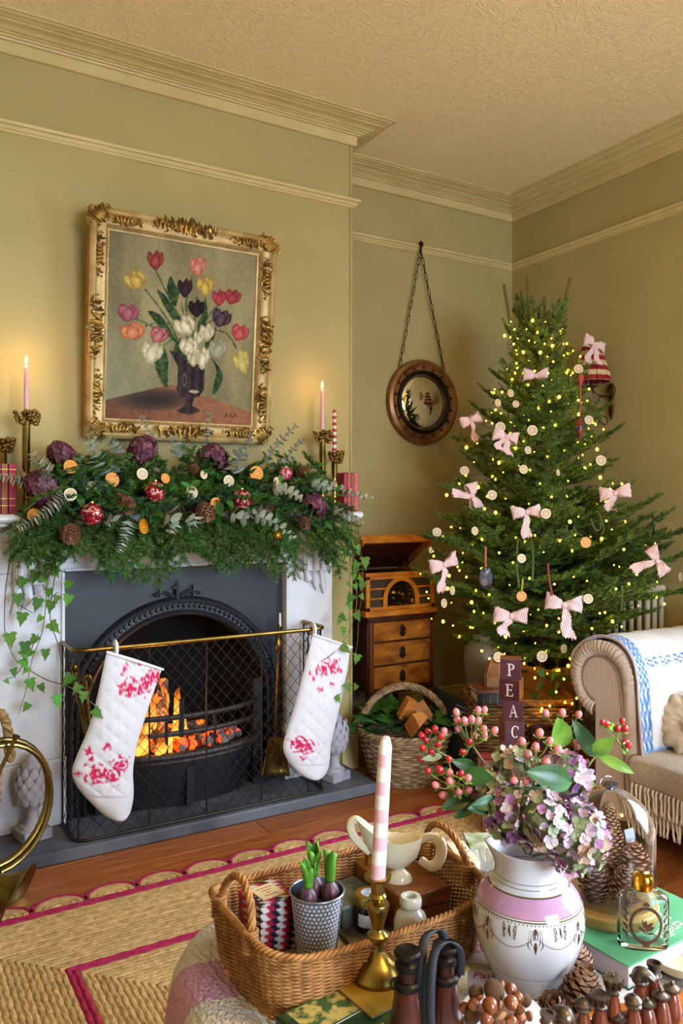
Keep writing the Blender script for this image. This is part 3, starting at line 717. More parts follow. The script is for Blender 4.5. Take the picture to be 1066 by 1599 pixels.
def tulip(x, y, rx, ry, c, c2, ang=0, n=3):
    """three overlapping pointed petals, pale at the heart of each petal"""
    rx *= 1.0; ry *= 1.04; ca, sa = math.cos(ang), math.sin(ang)
    for dx, dy, ta, k in ((-.48, -.12, -.30, .55), (.48, -.12, .30, .55), (.12, -.28, .1, .5), (0, .10, 0, .60)):
        ox, oy = dx*rx, dy*ry; d, X, Y = blob(x+ox*ca-oy*sa, y+ox*sa+oy*ca, rx*k, ry*.92, ang+ta)
        w_ = np.clip(1.0+.55*np.clip(-Y, 0, 1)**2, 1, 2); d = (X*w_)**2+Y**2; mk = d < 1
        t = np.clip(1-d*.9+.3*(n3-.5)-.25*np.abs(np.sin(X*7))*.5, 0, 1); paint(mk, c, c2, t); paint(mk & (d > .9), c, a=.35)
R_, R2 = '#7d1f22', '#c25a4a'
for a in [(390, 352, 38, 45, R_, '#b8564a'), (597, 383, 38, 46, '#b85a40', '#dfa58a'), (300, 455, 52, 42, '#a5841c', '#d9c24e', -.5), (537, 495, 35, 46, '#2a1622', '#5a3448'), (637, 485, 40, 48, '#a8861c', '#dcc84a'),
          (710, 545, 34, 40, '#8f1f30', '#c8445a'), (780, 540, 42, 38, '#8a2230', '#b84a5a', .3), (598, 600, 40, 42, '#1c1018', '#41283a'), (725, 650, 48, 46, '#33222f', '#7a6272', .4), (268, 625, 48, 42, '#8a3a4a', '#c67a8c', .3),
          (292, 722, 56, 42, '#b5652e', '#e0a060', -.2), (415, 738, 42, 42, '#8f3038', '#d8948e', .5), (825, 725, 46, 44, '#a23440', '#dc6a66', .4), (843, 878, 42, 62, '#b09a3a', '#dccf76', -.3), (385, 832, 50, 54, '#a9a180', '#e2dbb8', .2),
          (545, 690, 52, 50, '#a69c72', '#e6dfc0', -.4), (655, 725, 36, 44, '#a9a07c', '#ddd5b4'), (565, 800, 46, 46, '#a39a74', '#eae3c8'), (715, 810, 46, 48, '#8f9078', '#b9b69c'), (635, 860, 34, 56, '#aaa17c', '#e8e1c6'), (590, 860, 30, 40, '#9f966e', '#dcd4b0'), (615, 750, 24, 36, '#a9a07c', '#e0d8ba')]: tulip(*a)
for k in range(7): stroke([(755+k*11, 1157+5*math.sin(k*2)), (760+k*11, 1148+8*math.cos(k*3)), (765+k*11, 1162)], 1.8, '#3a2c26', '#4a362c')
img = np.clip(img, 0, 1)**1.3*(.85+.2*n3)[..., None]; gy_ = img.mean(2, keepdims=True); img = np.clip(gy_+(img-gy_)*.82, 0, 1)
m = MB(); m.grid(NX, NY, lambda i, j: (-CW/2+i*CW, -.016, j*CH+.075))
me = m.mesh('canvas', [mat('oil_paint', '#888888', .7, attr='Col', bump=.12, bscale=260, spec=.2)]); shade(me, 180)
ca = me.color_attributes.new('Col', 'FLOAT_COLOR', 'POINT'); ca.data.foreach_set('color', np.concatenate([img, np.ones((NY, NX, 1))], 2).ravel().astype(np.float32))
link('canvas', me, pt)
# ================================================================ mantel: candlesticks, candles, books
GRAPE = mat('antique_gold_grape', '#94753a', .32, .75, col2='#64491f', scale=30)
def candle_flame(parent, z, power):
    f = obj('flame', MB().tube([(0, 0, z), (0, 0, z+.008), (.0005, 0, z+.018), (.001, 0, z+.03)], [.002, .0052, .0045, .0006], 10), CFL, parent, smooth=180)
    obj('wick', MB().tube([(0, 0, z-.008), (0, 0, z+.004)], .0009, 5), DARK, parent)
    l = bpy.data.lights.new('candle_light', 'POINT'); l.energy = power; l.color = (1, .55, .2); l.shadow_soft_size = .012; link('candle_light', l, parent, (0, 0, z+.014))
CFL = mat('candle_flame', '#ffd9a0', .5, emit='#ffb95e', estr=22)
PINKWAX = mat('pink_wax', '#dba9b0', .45, sss=.15)
def band_wax(name, cols, per, off=0):
    m = mat(name, cols[0], .42); nt = m.node_tree; N = nt.nodes; L = nt.links
    tc = N.new('ShaderNodeTexCoord'); sp = N.new('ShaderNodeSeparateXYZ'); L.new(tc.outputs['Object'], sp.inputs[0])
    a = N.new('ShaderNodeMath'); a.operation = 'MULTIPLY_ADD'; a.inputs[1].default_value = 1/per; a.inputs[2].default_value = off; L.new(sp.outputs['Z'], a.inputs[0])
    fr_ = N.new('ShaderNodeMath'); fr_.operation = 'FRACT'; L.new(a.outputs[0], fr_.inputs[0])
    r = N.new('ShaderNodeValToRGB'); e = r.color_ramp.elements; e[0].position = .47; e[0].color = (*lin(cols[0]), 1); e[1].position = .53; e[1].color = (*lin(cols[1]), 1)
    x = e.new(.97); x.color = (*lin(cols[1]), 1); x = e.new(1); x.color = (*lin(cols[0]), 1)
    L.new(fr_.outputs[0], r.inputs['Fac']); L.new(r.outputs['Color'], N['Principled BSDF'].inputs['Base Color']); return m
REDSTR = band_wax('red_white_wax', ('#ded0b8', '#a3182c'), .0285, .1); PKSTR = band_wax('pink_white_wax', ('#f0e8e4', '#e6b4bd'), .043, .35)
def grape_stick(loc, h, label, rz):
    t = thing('candlestick', label, 'candlestick', loc, rz)
    obj('base', MB().lathe([(.029, 0), (.029, .008), (.022, .02), (.012, .035)], 20), BRASS, t)
    obj('stem', MB().lathe([(.012, .033), (.010, .05), (.015, .056), (.010, .062), (.009, .09), (.018, .10), (.021, .115), (.018, .13), (.010, .138), (.009, .155), (.014, .165), (.014, h-.006), (.017, h), (.010, h)], 20), BRASS, t)
    for q, (sx, sy) in enumerate(((-.024, -.008), (.028, -.006), (.0, -.022))):
        m = MB(); r_ = random.Random(q)
        for k in range(32):
            tt_ = k/31; rad = .021*(1-.55*tt_); a = r_.random()*6.28
            m.ball((sx+rad*math.cos(a), sy+rad*math.sin(a), h-.002-tt_*(.045 if q < 2 else .028)+r_.uniform(-.003, .006)), .0068, 7, 5)
        obj('grape_bunch', m, GRAPE, t, smooth=60)
    return t
def candle(loc, r0, h, m_, label, lit=0, n=16, tip=.012):
    c = thing('candle', label, 'candle', loc)
    obj('wax', MB().lathe([(r0, 0), (r0*.95, h*.5), (r0*.88, h-tip), (r0*.55, h-.002), (r0*.3, h)], n), m_, c, smooth=50)
    if lit: candle_flame(c, h+.004, lit)
    else: obj('wick', MB().tube([(0, 0, h-.002), (.001, 0, h+.006)], .0009, 5), DARK, c)
    return c
ZM = 1.203
p = ony(41, 725, 3.07); grape_stick((p.x, 3.07, ZM), .37, 'brass candlestick with gold grapes holding the candle by the end books', .2)
candle((p.x, 3.07, ZM+.362), .0085, .178, PINKWAX, 'lit pink taper candle rising from the grape candlestick near the books', 1.7)
grape_stick((.437, 3.165, ZM), .275, 'brass grape candlestick cut off at the picture edge', .9)
p = ony(503, 700, 3.08); grape_stick((p.x, 3.08, ZM), .352, 'brass candlestick with gold grapes holding the lit candle near the corner', .1)
candle((p.x, 3.08, ZM+.345), .0085, .198, PINKWAX, 'lit pink taper candle beside the striped candle', 1.1)
p = ony(522, 715, 3.06); grape_stick((p.x, 3.06, ZM), .262, 'short brass grape candlestick holding the red striped candle', .5)
candle((p.x, 3.06, ZM+.255), .0098, .195, REDSTR, 'unlit red and white striped candle on the mantel', 0, tip=.002)
def hbook(loc, d, col, label, group, rz=0, gilt=True):
    b = thing('book', label, 'book', loc, rz, group); w_, dp, h = d; m_ = mat('cloth_'+col[1:], col, .6, col2=col, bump=.1, bscale=300)
    obj('cover', MB().bb((-w_/2, -dp/2, 0), (w_/2, -dp/2+.003, h)).bb((-w_/2, -dp/2, 0), (-w_/2+.002, dp/2, h)).bb((w_/2-.002, -dp/2, 0), (w_/2, dp/2, h)), m_, b, bevel=.0008)
    obj('pages', MB().bb((-w_/2+.002, -dp/2+.003, .003), (w_/2-.002, dp/2-.004, h-.003)), PAGE, b)
    if gilt:
        for z in (.16, .3, .78, .88): obj('gilt_band', MB().bb((-w_/2+.001, -dp/2-.0004, h*z), (w_/2-.001, -dp/2, h*z+.0025)), GOLD, b)
    return b
PAGE = mat('page_edges', '#cfc2a2', .8, col2='#b5a582', scale=120, stretch=(1, 1, 12))
for x, wd, c, lb_ in ((.4, .022, '#7a2830', 'dark red book standing at the far end of the mantel'), (.423, .022, '#9c5638', 'tan spined book standing on the mantel beside the pink one'), (.449, .026, '#b02c50', 'bright pink book standing on the mantel by the garland')):
    hbook((x, 3.08, ZM), (wd, .11, .178), c, lb_, 'red books on the mantel end')
for k, (wd, c, h, lb_) in enumerate(((.017, '#a02c40', .168, 'crimson book nearest the garland at the corner end of the mantel'), (.017, '#b0485a', .172, 'faded rose book second from the garland on the mantel'), (.018, '#8a4a34', .172, 'brown spined book with gilt bands on the mantel corner'), (.021, '#c45a68', .170, 'pale red book standing last on the mantel corner'))):
    hbook((1.822+k*.0185, 3.07, ZM), (wd, .10, h), c, lb_, 'red books on the mantel corner')
# ================================================================ greenery kit
NEEDLE = mat('fir_needles', '#30581c', .5, col2='#4e7530', scale=9, rnd=.28, hue=.02)
NEEDB = mat('blue_fir_needles', '#1f4228', .5, col2='#3c6442', scale=9, rnd=.25)
TWIG = mat('fir_twig', '#5a4326', .8)
def fir(L, nl, nw, step, seed, up=.12, twig=.034, wide=.55, tl=.26, sub=True):
    r = random.Random(seed); v = []; f = []; mi = []; segs = []
    def stem(p0, d0, ln, lvl, bend):
        n = max(4, int(ln/.02)); pts = [p0]; d = d0.normalized()
        for k in range(n):
            d = (d+V((r.uniform(-.05, .05), r.uniform(-.05, .05), bend/n))).normalized(); pts.append(pts[-1]+d*(ln/n))
        segs.append((pts, lvl))
        if lvl < (2 if sub else 1):
            s = .16*ln if lvl == 0 else .25*ln; side = 1 if r.random() < .5 else -1
            while s < ln*.93:
                i = min(n-1, int(s/ln*n)); p = pts[i].lerp(pts[i+1], s/ln*n-i); t = (pts[i+1]-pts[i]).normalized(); sd = V((-t.y, t.x, 0)); sd = sd.normalized() if sd.length > .01 else V((0, 1, 0))
                l2 = min(tl, wide*(ln-s)+.02)*r.uniform(.75, 1.1)
                if l2 > .022:
                    a = math.radians(r.uniform(42, 58)); stem(p, t*math.cos(a)+sd*side*math.sin(a)+V((0, 0, r.uniform(-.1, .12))), l2, lvl+1, bend*.4)
                side = -side; s += twig*(1 if lvl == 0 else 1.25)*r.uniform(.6, 1.0)
    stem(V((0, 0, 0)), V((1, 0, 0)), L, 0, up)
    mb = MB()
    for pts, lvl in segs:
        mb.m = 1; mb.tube(pts, [(.0045 if lvl == 0 else .0022)*(1-.7*k/(len(pts)-1)) for k in range(len(pts))], 4, cap=False); mb.m = 0
        tot = sum((b-a).length for a, b in zip(pts, pts[1:])); s = .12*tot if lvl == 0 else 0; seg = tot/(len(pts)-1)
        while s < tot+.001:
            i = min(len(pts)-2, int(s/seg)); p = pts[i].lerp(pts[i+1], s/seg-i); t = (pts[i+1]-pts[i]).normalized()
            x = t.cross(V((0, 0, 1))); x = x.normalized() if x.length > .01 else V((0, 1, 0)); z = x.cross(t)
            for a in (-18, 20, 62, 118, 160, 198):
                a = math.radians(a+r.uniform(-22, 22)); rad = x*math.cos(a)+z*math.sin(a); k = 1 if s < tot-.012 else 1.8
                d = (t*r.uniform(.45, .8)*k+rad*.8).normalized(); ln = nl*r.uniform(.75, 1.1); w = d.cross(V((r.uniform(-1, 1), r.uniform(-1, 1), r.uniform(-1, 1))))
                w = w.normalized()*nw*.5; o = len(mb.v); q = p+d*ln; w2 = w*.45
                mb.v += [tuple(p-w*.7), tuple(p+w*.7), tuple(p+d*ln*.55+w), tuple(q), tuple(p+d*ln*.55-w)]
                mb.f.append((o, o+1, o+2, o+3, o+4)); mb.mi.append(0)
            s += step
    me = mb.mesh('fir_sprig', [NEEDLE, TWIG]); return me
SPR = [fir(L, .0195, .0031, .0066, 20+k, up=.1, twig=.03, wide=.5, sub=False) for k, L in enumerate((.17, .19, .21, .23, .26, .28))]
SPRB = []
for me in SPR[1:4]:
    q = me.copy(); q.materials[0] = NEEDB; SPRB.append(q)
LEAFG = mat('dark_green_leaf', '#26501e', .5, col2='#3e702e', scale=25, rnd=.3, hue=.015, spec=.35)
IVYG = mat('ivy_leaf', '#3a641a', .6, col2='#567e2c', scale=30, rnd=.35, hue=.02, spec=.25)
EUC = mat('eucalyptus_leaf', '#c4d0c4', .6, col2='#9fb2a6', scale=20, rnd=.15)
EUCP = mat('pale_eucalyptus_leaf', '#d2d4c4', .6, col2='#b4baa6', scale=20, rnd=.15)
STEM = mat('green_stem', '#5b6a30', .6); BSTEM = mat('brown_stem', '#5c4a38', .7)
def leaf_mesh(name, out, mat_, fold=.25, curl=.25):
    """leaf from half outline [(along, halfwidth)], length 1 along +X, folded on the midrib"""
    m = MB(); n = len(out); vs = []
    for x, w_ in out:
        z = -curl*x*x*.5
        vs += [(x, -w_, z+abs(w_)*fold), (x, 0, z), (x, w_, z+abs(w_)*fold)]
    fs = []
    for i in range(n-1):
        a = 3*i; fs += [(a, a+1, a+4, a+3), (a+1, a+2, a+5, a+4)]
    m.add(vs, fs); me = m.mesh(name, [mat_]); shade(me, 180); return me
OVAL = leaf_mesh('leaf', [(0, .012), (.08, .09), (.2, .19), (.38, .26), (.55, .26), (.72, .19), (.88, .09), (1, .003)], LEAFG)
SPEAR = leaf_mesh('leaf', [(0, .012), (.1, .07), (.25, .14), (.45, .17), (.65, .13), (.85, .06), (1, .003)], LEAFG, .3, .3)
def ivy_mesh(mat_):
    P = [(0, 0), (-.10, .16), (-.06, .34), (.08, .46), (.16, .34), (.30, .30), (.42, .36), (.46, .28), (.62, .16), (.80, .07), (1.0, 0)]
    m = MB(); top = [(x, y, .10*y-.12*x*x) for x, y in P]; bot = [(x, -y, .10*y-.12*x*x) for x, y in P[1:-1]]
    ctr = len(top)+len(bot); vs = top+bot+[(.28, 0, -.03)]; n = len(P)
    fs = [(ctr, i+1, i) for i in range(n-1)]+[(ctr, 0, n)]+[(ctr, n+i, n+i+1) for i in range(n-3)]+[(ctr, n+n-3, n-1)]
    m.add(vs, fs); me = m.mesh('leaf', [mat_]); shade(me, 180); return me
IVY = ivy_mesh(IVYG); IVYD = ivy_mesh(LEAFG)
rg = random.Random(21)
def putleaf(me, parent, p, d, size, roll=None, name='leaf'):
    o = link(name, me, parent); r = rg.uniform(-.6, .6) if roll is None else roll
    o.matrix_local = Tr(V(p)-parent.location) @ aim(d, r) @ M.Scale(size, 4); return o
# ---------------------------------------------------------------- the garland
ga = thing('mantel_garland', 'thick evergreen garland of fir, ivy and eucalyptus along the mantel', 'garland', (1.1, 2.98, 1.203))
def sprig(me, p, d, roll):
    o = link('fir_sprig', me, ga); o.matrix_local = Tr(V(p)-ga.location) @ aim(d, roll); return o
GA0, GA1 = .49, 1.72
m = MB(); pts = [(GA0+.02+(GA1-GA0-.04)*k/30, 3.0+.01*math.sin(k), 1.225+.01*math.sin(k*1.7)) for k in range(31)]
obj('twig_core', m.tube(pts, .016, 6), BSTEM, ga, world=True)
for k in range(192):
    lay = (0, 1, 2, 2)[k % 4]; t = (k//4+rg.random())/48; x = GA0+(GA1-GA0)*t; s = rg.choice((-1, 1)); me = rg.choice(SPR if rg.random() < .6 else SPRB)
    lean = (t-.5)*.4; s = s if .15 < t < .85 else (1 if t < .5 else -1)
    if lay == 0: p = (x, 2.95+rg.uniform(-.02, .02), 1.215+rg.uniform(0, .03)); d = (rg.uniform(-.55, .55)+lean*.4, rg.uniform(-.55, -.2), rg.uniform(-1.1, -.45)); me = rg.choice(SPR[2:])
    elif lay == 1: p = (x, 2.98, 1.25+rg.uniform(-.01, .04)); d = (s*rg.uniform(.3, 1)+lean, rg.uniform(-1, -.5), rg.uniform(-.5, .3))
    else: p = (x, 3.03-.05*rg.random(), 1.27+rg.uniform(-.02, .08)); d = (s*rg.uniform(.5, 1)+lean, rg.uniform(-.6, .0), rg.uniform(-.1, .55)); me = rg.choice(SPR[:3])
    sprig(me, p, d, rg.uniform(-.5, .5))
for x in [GA0+(GA1-GA0)*(k+.5)/16 for k in range(16)]:
    sprig(rg.choice(SPR[2:]), (x, 2.94, 1.20), (rg.uniform(-.2, .2), -.22, -1), rg.uniform(-.4, .4))
for k in range(110):
    x = rg.uniform(GA0, GA1); p = (x, rg.uniform(2.80, 2.92), rg.uniform(1.16, 1.36)); putleaf(rg.choice((OVAL, SPEAR)), ga, p, (rg.uniform(-1, 1), rg.uniform(-.9, -.3), rg.uniform(-.7, .6)), rg.uniform(.05, .075))
for px, py, sz in ((340, 578, 0),): pass
def euc(path, n, size, mat_, Y, name='eucalyptus_sprig', taper=.5):
    P = curve_pts([ony(x, y, (Y if not isinstance(Y, (list, tuple)) else Y[i])-.05) for i, (x, y) in enumerate(path)], 6); N = len(P); m = MB(); m.m = 1
    m.tube(P, [.0018*(1-.5*k/(N-1)) for k in range(N)], 4); m.m = 0
    for k in range(n):
        t = (k+.6)/n; i = min(N-2, int(t*(N-1))); c = P[i].lerp(P[i+1], t*(N-1)-i); tn = (P[i+1]-P[i]).normalized(); a0 = k*1.57+rg.random()*.5
        for sgn in (0, PI):
            x = tn.orthogonal().normalized(); y = tn.cross(x); a = a0+sgn; rad = x*math.cos(a)+y*math.sin(a); sz = 1.55*size*(1-taper*t)*rg.uniform(.8, 1.15)
            d = (rad+tn*.35).normalized(); w_ = tn.cross(rad).normalized(); nn = d.cross(w_)
            o = len(m.v); vs = [c+d*(sz*.08)]+[c+d*sz*(.5-.5*math.cos(q))+w_*(sz*.5*math.sin(q))+nn*(.06*sz*math.sin(q)**2) for q in [2*PI*j/9 for j in range(9)]]
            m.v += [tuple(v_) for v_ in vs[1:]]; m.f.append(tuple(range(o, o+9))); m.mi.append(0)
    return obj(name, m, [mat_, BSTEM], ga, world=True, smooth=None)
for path, n, sz, mt, Y in [([(104, 772), (70, 800), (30, 826)], 16, .026, EUCP, 2.84), ([(202, 812), (196, 838), (186, 862)], 11, .024, EUC, 2.84), ([(80, 740), (62, 722), (52, 708)], 8, .026, EUCP, 2.9),
        ([(168, 742), (150, 712), (140, 690)], 10, .034, EUC, 2.95), ([(175, 740), (185, 705), (168, 685)], 10, .034, EUC, 2.98), ([(45, 750), (20, 748), (-4, 745)], 9, .022, EUC, 2.94), ([(325, 705), (323, 675), (326, 645)], 11, .022, EUC, 3.0),
        ([(385, 715), (384, 695), (392, 678)], 8, .022, EUC, 3.0), ([(412, 722), (435, 692), (462, 664)], 11, .021, EUC, 3.02), ([(445, 722), (458, 700), (472, 688)], 8, .019, EUC, 3.02), ([(425, 763), (448, 765), (470, 778)], 11, .026, EUCP, 2.84),
        ([(398, 802), (428, 815), (458, 840)], 12, .026, EUC, 2.83), ([(508, 755), (545, 768), (580, 778)], 12, .020, EUCP, [2.9, 2.92, 2.94]), ([(520, 790), (545, 805), (566, 818)], 8, .022, EUCP, 2.9), ([(245, 690), (230, 668), (220, 650)], 9, .02, EUC, 3.03),
        ([(275, 715), (278, 698), (270, 682)], 8, .032, EUC, 2.97), ([(375, 740), (368, 720), (378, 708)], 7, .04, EUC, 2.9), ([(258, 800), (275, 815), (268, 830)], 6, .034, EUC, 2.84), ([(300, 800), (305, 815), (296, 825)], 6, .03, EUC, 2.84),
        ([(170, 800), (180, 812), (170, 820)], 5, .03, EUC, 2.84), ([(485, 748), (500, 755), (515, 768)], 7, .03, EUC, 2.86), ([(360, 800), (378, 808), (396, 800)], 6, .03, EUC, 2.83), ([(125, 745), (118, 728), (126, 712)], 7, .026, EUC, 2.92), ([(150, 690), (140, 683), (126, 684)], 5, .018, EUC, 3.02), ([(428, 735), (440, 722), (455, 716)], 7, .02, EUC, 2.98)]:
    euc(path, n, sz, mt, Y)
def ivy_trail(label, stems, leaves, Y, group=None, near=None):
    t = thing('ivy_trail', label, 'ivy', ony(*stems[0][0], Y))
    for st in stems:
        P = curve_pts([ony(x, y, near(x, y) if near else Y) for x, y in st], 8); obj('stem', MB().tube(P, [.0022-.001*k/(len(P)-1) for k in range(len(P))], 5), BSTEM if rg.random() < .6 else STEM, t, world=True)
    for x, y, s in leaves:
        yy = (near(x, y) if near else Y)-.008; sz = s*(yy/ray(x, y).y)/F*1.05; a = rg.uniform(-2.4, -.7); d = V((math.cos(a), rg.uniform(-.5, -.1), math.sin(a))); p = ony(x, y, yy)-d.normalized()*sz*.35
        n = V((rg.uniform(-.4, .4), -1, rg.uniform(.2, .7))); X = d.normalized(); Z = (n-X*n.dot(X)).normalized(); Yv = Z.cross(X)
        o = link('leaf', IVYD if s > 30 else IVY, t); R3 = M((X, Yv, Z)).transposed().to_4x4(); o.matrix_local = Tr(p-t.location) @ R3 @ M.Scale(sz, 4)
    return t
nearL = lambda x, y: 2.99 if x < 90 or y < 1000 else 2.84
ivy_trail('trailing ivy hanging down the marble pilaster by the horn', [[(70, 862), (73, 920), (66, 985), (50, 1030), (40, 1080), (28, 1117)], [(15, 878), (8, 930), (9, 995), (28, 1036)], [(88, 885), (78, 960), (90, 1005), (98, 1045)], [(48, 1048), (74, 1062), (108, 1073), (140, 1095), (172, 1122), (187, 1125)], [(60, 990), (30, 1048), (4, 1063)], [(90, 925), (72, 940)], [(30, 945), (52, 958)], [(24, 905), (40, 930)]],
          [(27, 857, 36), (62, 860, 38), (54, 900, 22), (35, 909, 20), (82, 889, 28), (106, 913, 18), (28, 936, 22), (58, 943, 22), (79, 946, 20), (106, 936, 20), (34, 965, 22), (62, 966, 13), (84, 979, 22), (16, 998, 24), (53, 999, 18), (39, 1011, 22), (71, 1021, 18), (38, 1022, 18), (38, 1036, 20), (22, 1050, 15), (41, 1046, 15), (48, 1068, 20), (65, 1074, 15), (11, 1064, 10), (41, 1104, 15), (90, 1094, 22), (106, 1061, 22), (120, 1075, 18), (130, 1087, 18), (152, 1113, 20), (76, 925, 16), (88, 935, 14), (46, 1020, 14), (45, 870, 30), (95, 875, 20), (70, 905, 18)], 2.99, None, nearL)
nearR = lambda x, y: 2.95 if not (x < 545 and y > 985) else 2.83
ivy_trail('trailing ivy hanging beside the gramophone cabinet', [[(548, 800), (552, 870), (557, 940), (545, 985), (520, 1020), (503, 1032)], [(556, 810), (567, 905), (560, 960), (557, 1010), (545, 1050), (532, 1085)], [(540, 820), (548, 880), (552, 920)], [(548, 965), (530, 972)], [(545, 1072), (556, 1066)]],
          [(540, 865, 15), (556, 882, 17), (570, 878, 20), (554, 891, 15), (563, 904, 13), (565, 914, 15), (545, 913, 11), (555, 916, 11), (547, 934, 18), (546, 946, 15), (565, 932, 11), (535, 964, 15), (529, 971, 9), (558, 962, 17), (536, 985, 15), (540, 1013, 18), (557, 1028, 16), (542, 1073, 13), (555, 1073, 11), (528, 1091, 13), (522, 857, 15), (548, 845, 16), (558, 858, 16), (544, 830, 18), (552, 900, 12)], 2.95, None, nearR)
# ---------------------------------------------------------------- decorations resting in the garland
def floret_mesh(cols, seed, n, R, ps=.012, squash=.8):
    r = random.Random(seed); m = MB(); pal = [lin(c) for c in cols]; cc = []
    for k in range(n):
        z = 1-1.75*(k+.5)/n; a = k*2.39996; q = math.sqrt(max(0, 1-z*z)); d = V((q*math.cos(a), q*math.sin(a), z)); c = V((d.x*R, d.y*R, d.z*R*squash))*r.uniform(.9, 1.05)
        x = d.orthogonal().normalized(); y = d.cross(x); c0 = r.choice(pal); a0 = r.random()*6
        for j in range(4):
            b = a0+j*PI/2; u = x*math.cos(b)+y*math.sin(b); w_ = d.cross(u); s = ps*r.uniform(.8, 1.15); up = d*s*r.uniform(-.1, .5); o = len(m.v)
            m.v += [tuple(c), tuple(c+u*s*.55-w_*s*.5+up*.6), tuple(c+u*s*1.05+up), tuple(c+u*s*.55+w_*s*.5+up*.6)]; m.f.append((o, o+1, o+2, o+3)); m.mi.append(0)
            f_ = r.uniform(.75, 1.2); cc += [tuple(v_*f_ for v_ in c0)]*4
    m.m = 0; me = m.mesh('florets', [HYD]); ca = me.color_attributes.new('Col', 'FLOAT_COLOR', 'POINT'); b_ = []
    for c in cc: b_ += [*c, 1]
    ca.data.foreach_set('color', b_); return me
HYD = mat('hydrangea_petal', '#7a3a50', .65, attr='Col')
HYC = [floret_mesh(('#4c1c30', '#642840', '#582236', '#74404e', '#3e1828', '#66464e'), s, 150, .056, .0125) for s in (1, 2, 3)]
def hyd(px, py, r, Y, label):
    p = ony(px, py, Y); t = thing('dried_hydrangea', label, 'hydrangea', p, rg.random()*6); sc = r*(Y/ray(px, py).y)/F/.062; t.scale = (sc,)*3
    link('florets', rg.choice(HYC), t).rotation_euler = (math.radians(50), 0, 0); obj('stem', MB().tube([(0, .0, -.01), (0, .04, -.06)], .003, 5), STEM, t); return t
for a in [(66, 763, 33, 2.88, 'large burgundy dried hydrangea by the mantel books'), (96, 712, 26, 2.96, 'faded burgundy hydrangea behind the orange slice near the candlestick'), (222, 704, 28, 2.95, 'burgundy hydrangea head below the painting frame, above a pale slice'),
          (331, 717, 27, 2.93, 'burgundy hydrangea at the garland top between painting and orange slices'), (489, 790, 23, 2.85, 'purple hydrangea low in the garland near the corbel')]: hyd(*a)
def bauble_mat(name, cols):
    m = mat(name, cols[0], .15, .35); nt = m.node_tree; N = nt.nodes; L = nt.links; v = N.new('ShaderNodeTexVoronoi'); v.inputs['Scale'].default_value = 120; tc = N.new('ShaderNodeTexCoord'); L.new(tc.outputs['Object'], v.inputs['Vector'])
    s_ = N.new('ShaderNodeSeparateColor'); L.new(v.outputs['Color'], s_.inputs[0]); r = N.new('ShaderNodeValToRGB'); r.color_ramp.interpolation = 'CONSTANT'; e = r.color_ramp.elements
    for i, c in enumerate(cols):
        q = e[i] if i < 2 else e.new(i/len(cols)); q.position = i/len(cols); q.color = (*lin(c), 1)
    L.new(s_.outputs[0], r.inputs['Fac']); L.new(r.outputs['Color'], N['Principled BSDF'].inputs['Base Color']); return m
BAUB = bauble_mat('red_mosaic_bauble', ('#8f1422', '#7a1020', '#b02a38', '#c98a80', '#a01a2a', '#6a1a20', '#d8b8a8', '#8a1c2c'))
BAUP = bauble_mat('pink_mosaic_bauble', ('#b04058', '#c86a78', '#a02a44', '#e0b0b0')); BAUG = mat('gold_bauble', '#b0842a', .2, .9)
def bauble(px, py, r, Y, label, mt, sh=None):
    R = r*(Y/ray(px, py).y)/F; t = thing('bauble', label, 'bauble', ony(px, py, Y)-V((0, 0, R)), rg.random()*6)
    obj('sphere', MB().ball((0, 0, R), R, 24, 16), mt, t, smooth=180); obj('cap', MB().lathe([(R*.22, R*1.95), (R*.22, R*2.12), (R*.08, R*2.16)], 12), BRASS, t); return t
for a in [(143, 803, 18, 2.82, 'red mosaic bauble between two pinecones low in the garland', BAUB), (242, 768, 16.5, 2.82, 'red mosaic bauble below the burgundy hydrangea at garland centre', BAUB), (377, 780, 16, 2.82, 'red mosaic bauble beside a pinecone and orange slice', BAUB),
          (446, 740, 11, 2.86, 'small pink mosaic bauble beside a dark pinecone', BAUP), (432, 836, 9, 2.84, 'small gold bauble under the eucalyptus near the corbel', BAUG)]: bauble(*a)
CONE = mat('pinecone_scale', '#5c3a26', .7, col2='#84583c', scale=30, rnd=.15); CONET = mat('pinecone_tip', '#b08a68', .75, rnd=.15)
def cone_scale(m, p, out, up, s):
    w_ = out.cross(up).normalized(); d = (out*.9+up*.45).normalized(); n = w_.cross(d)
    o = len(m.v); m.v += [tuple(q) for q in (p-w_*s*.25, p+w_*s*.25, p+d*s*.75+w_*s*.5+n*s*.1, p+d*s*1.05+n*s*.16, p+d*s*.75-w_*s*.5+n*s*.1, p+d*s*.8-n*s*.12)]
    m.f += [(o, o+1, o+2, o+3, o+4), (o+2, o+5, o+3), (o+3, o+5, o+4), (o+1, o, o+5), (o+1, o+5, o+2), (o, o+4, o+5)]; m.mi += [0, 1, 1, 0, 0, 0]
def pinecone_mesh(h, R, n, s, seed=0):
    m = MB(); m.lathe([(R*.3, .0), (R*.55, h*.2), (R*.5, h*.5), (R*.3, h*.8), (.002, h*.97)], 10); r = random.Random(seed)
    for k in range(n):
        t = (k+.5)/n; a = k*2.39996; pr = (math.sin(PI*min(1, .12+t*.85))**.8)*(.62 if t < .9 else .5)*R
        out = V((math.cos(a), math.sin(a), 0)); p = V((pr*out.x*.8, pr*out.y*.8, h*(.03+.9*t))); f_ = s*(.75+.5*math.sin(PI*t))*r.uniform(.85, 1.15)
        cone_scale(m, p, out*(1-.5*t), V((0, 0, .25+1.0*t)), f_)
    return m.mesh('pinecone', [CONE, CONET])
PCN = [pinecone_mesh(.085, .038, 70, .019, s) for s in (1, 2)]
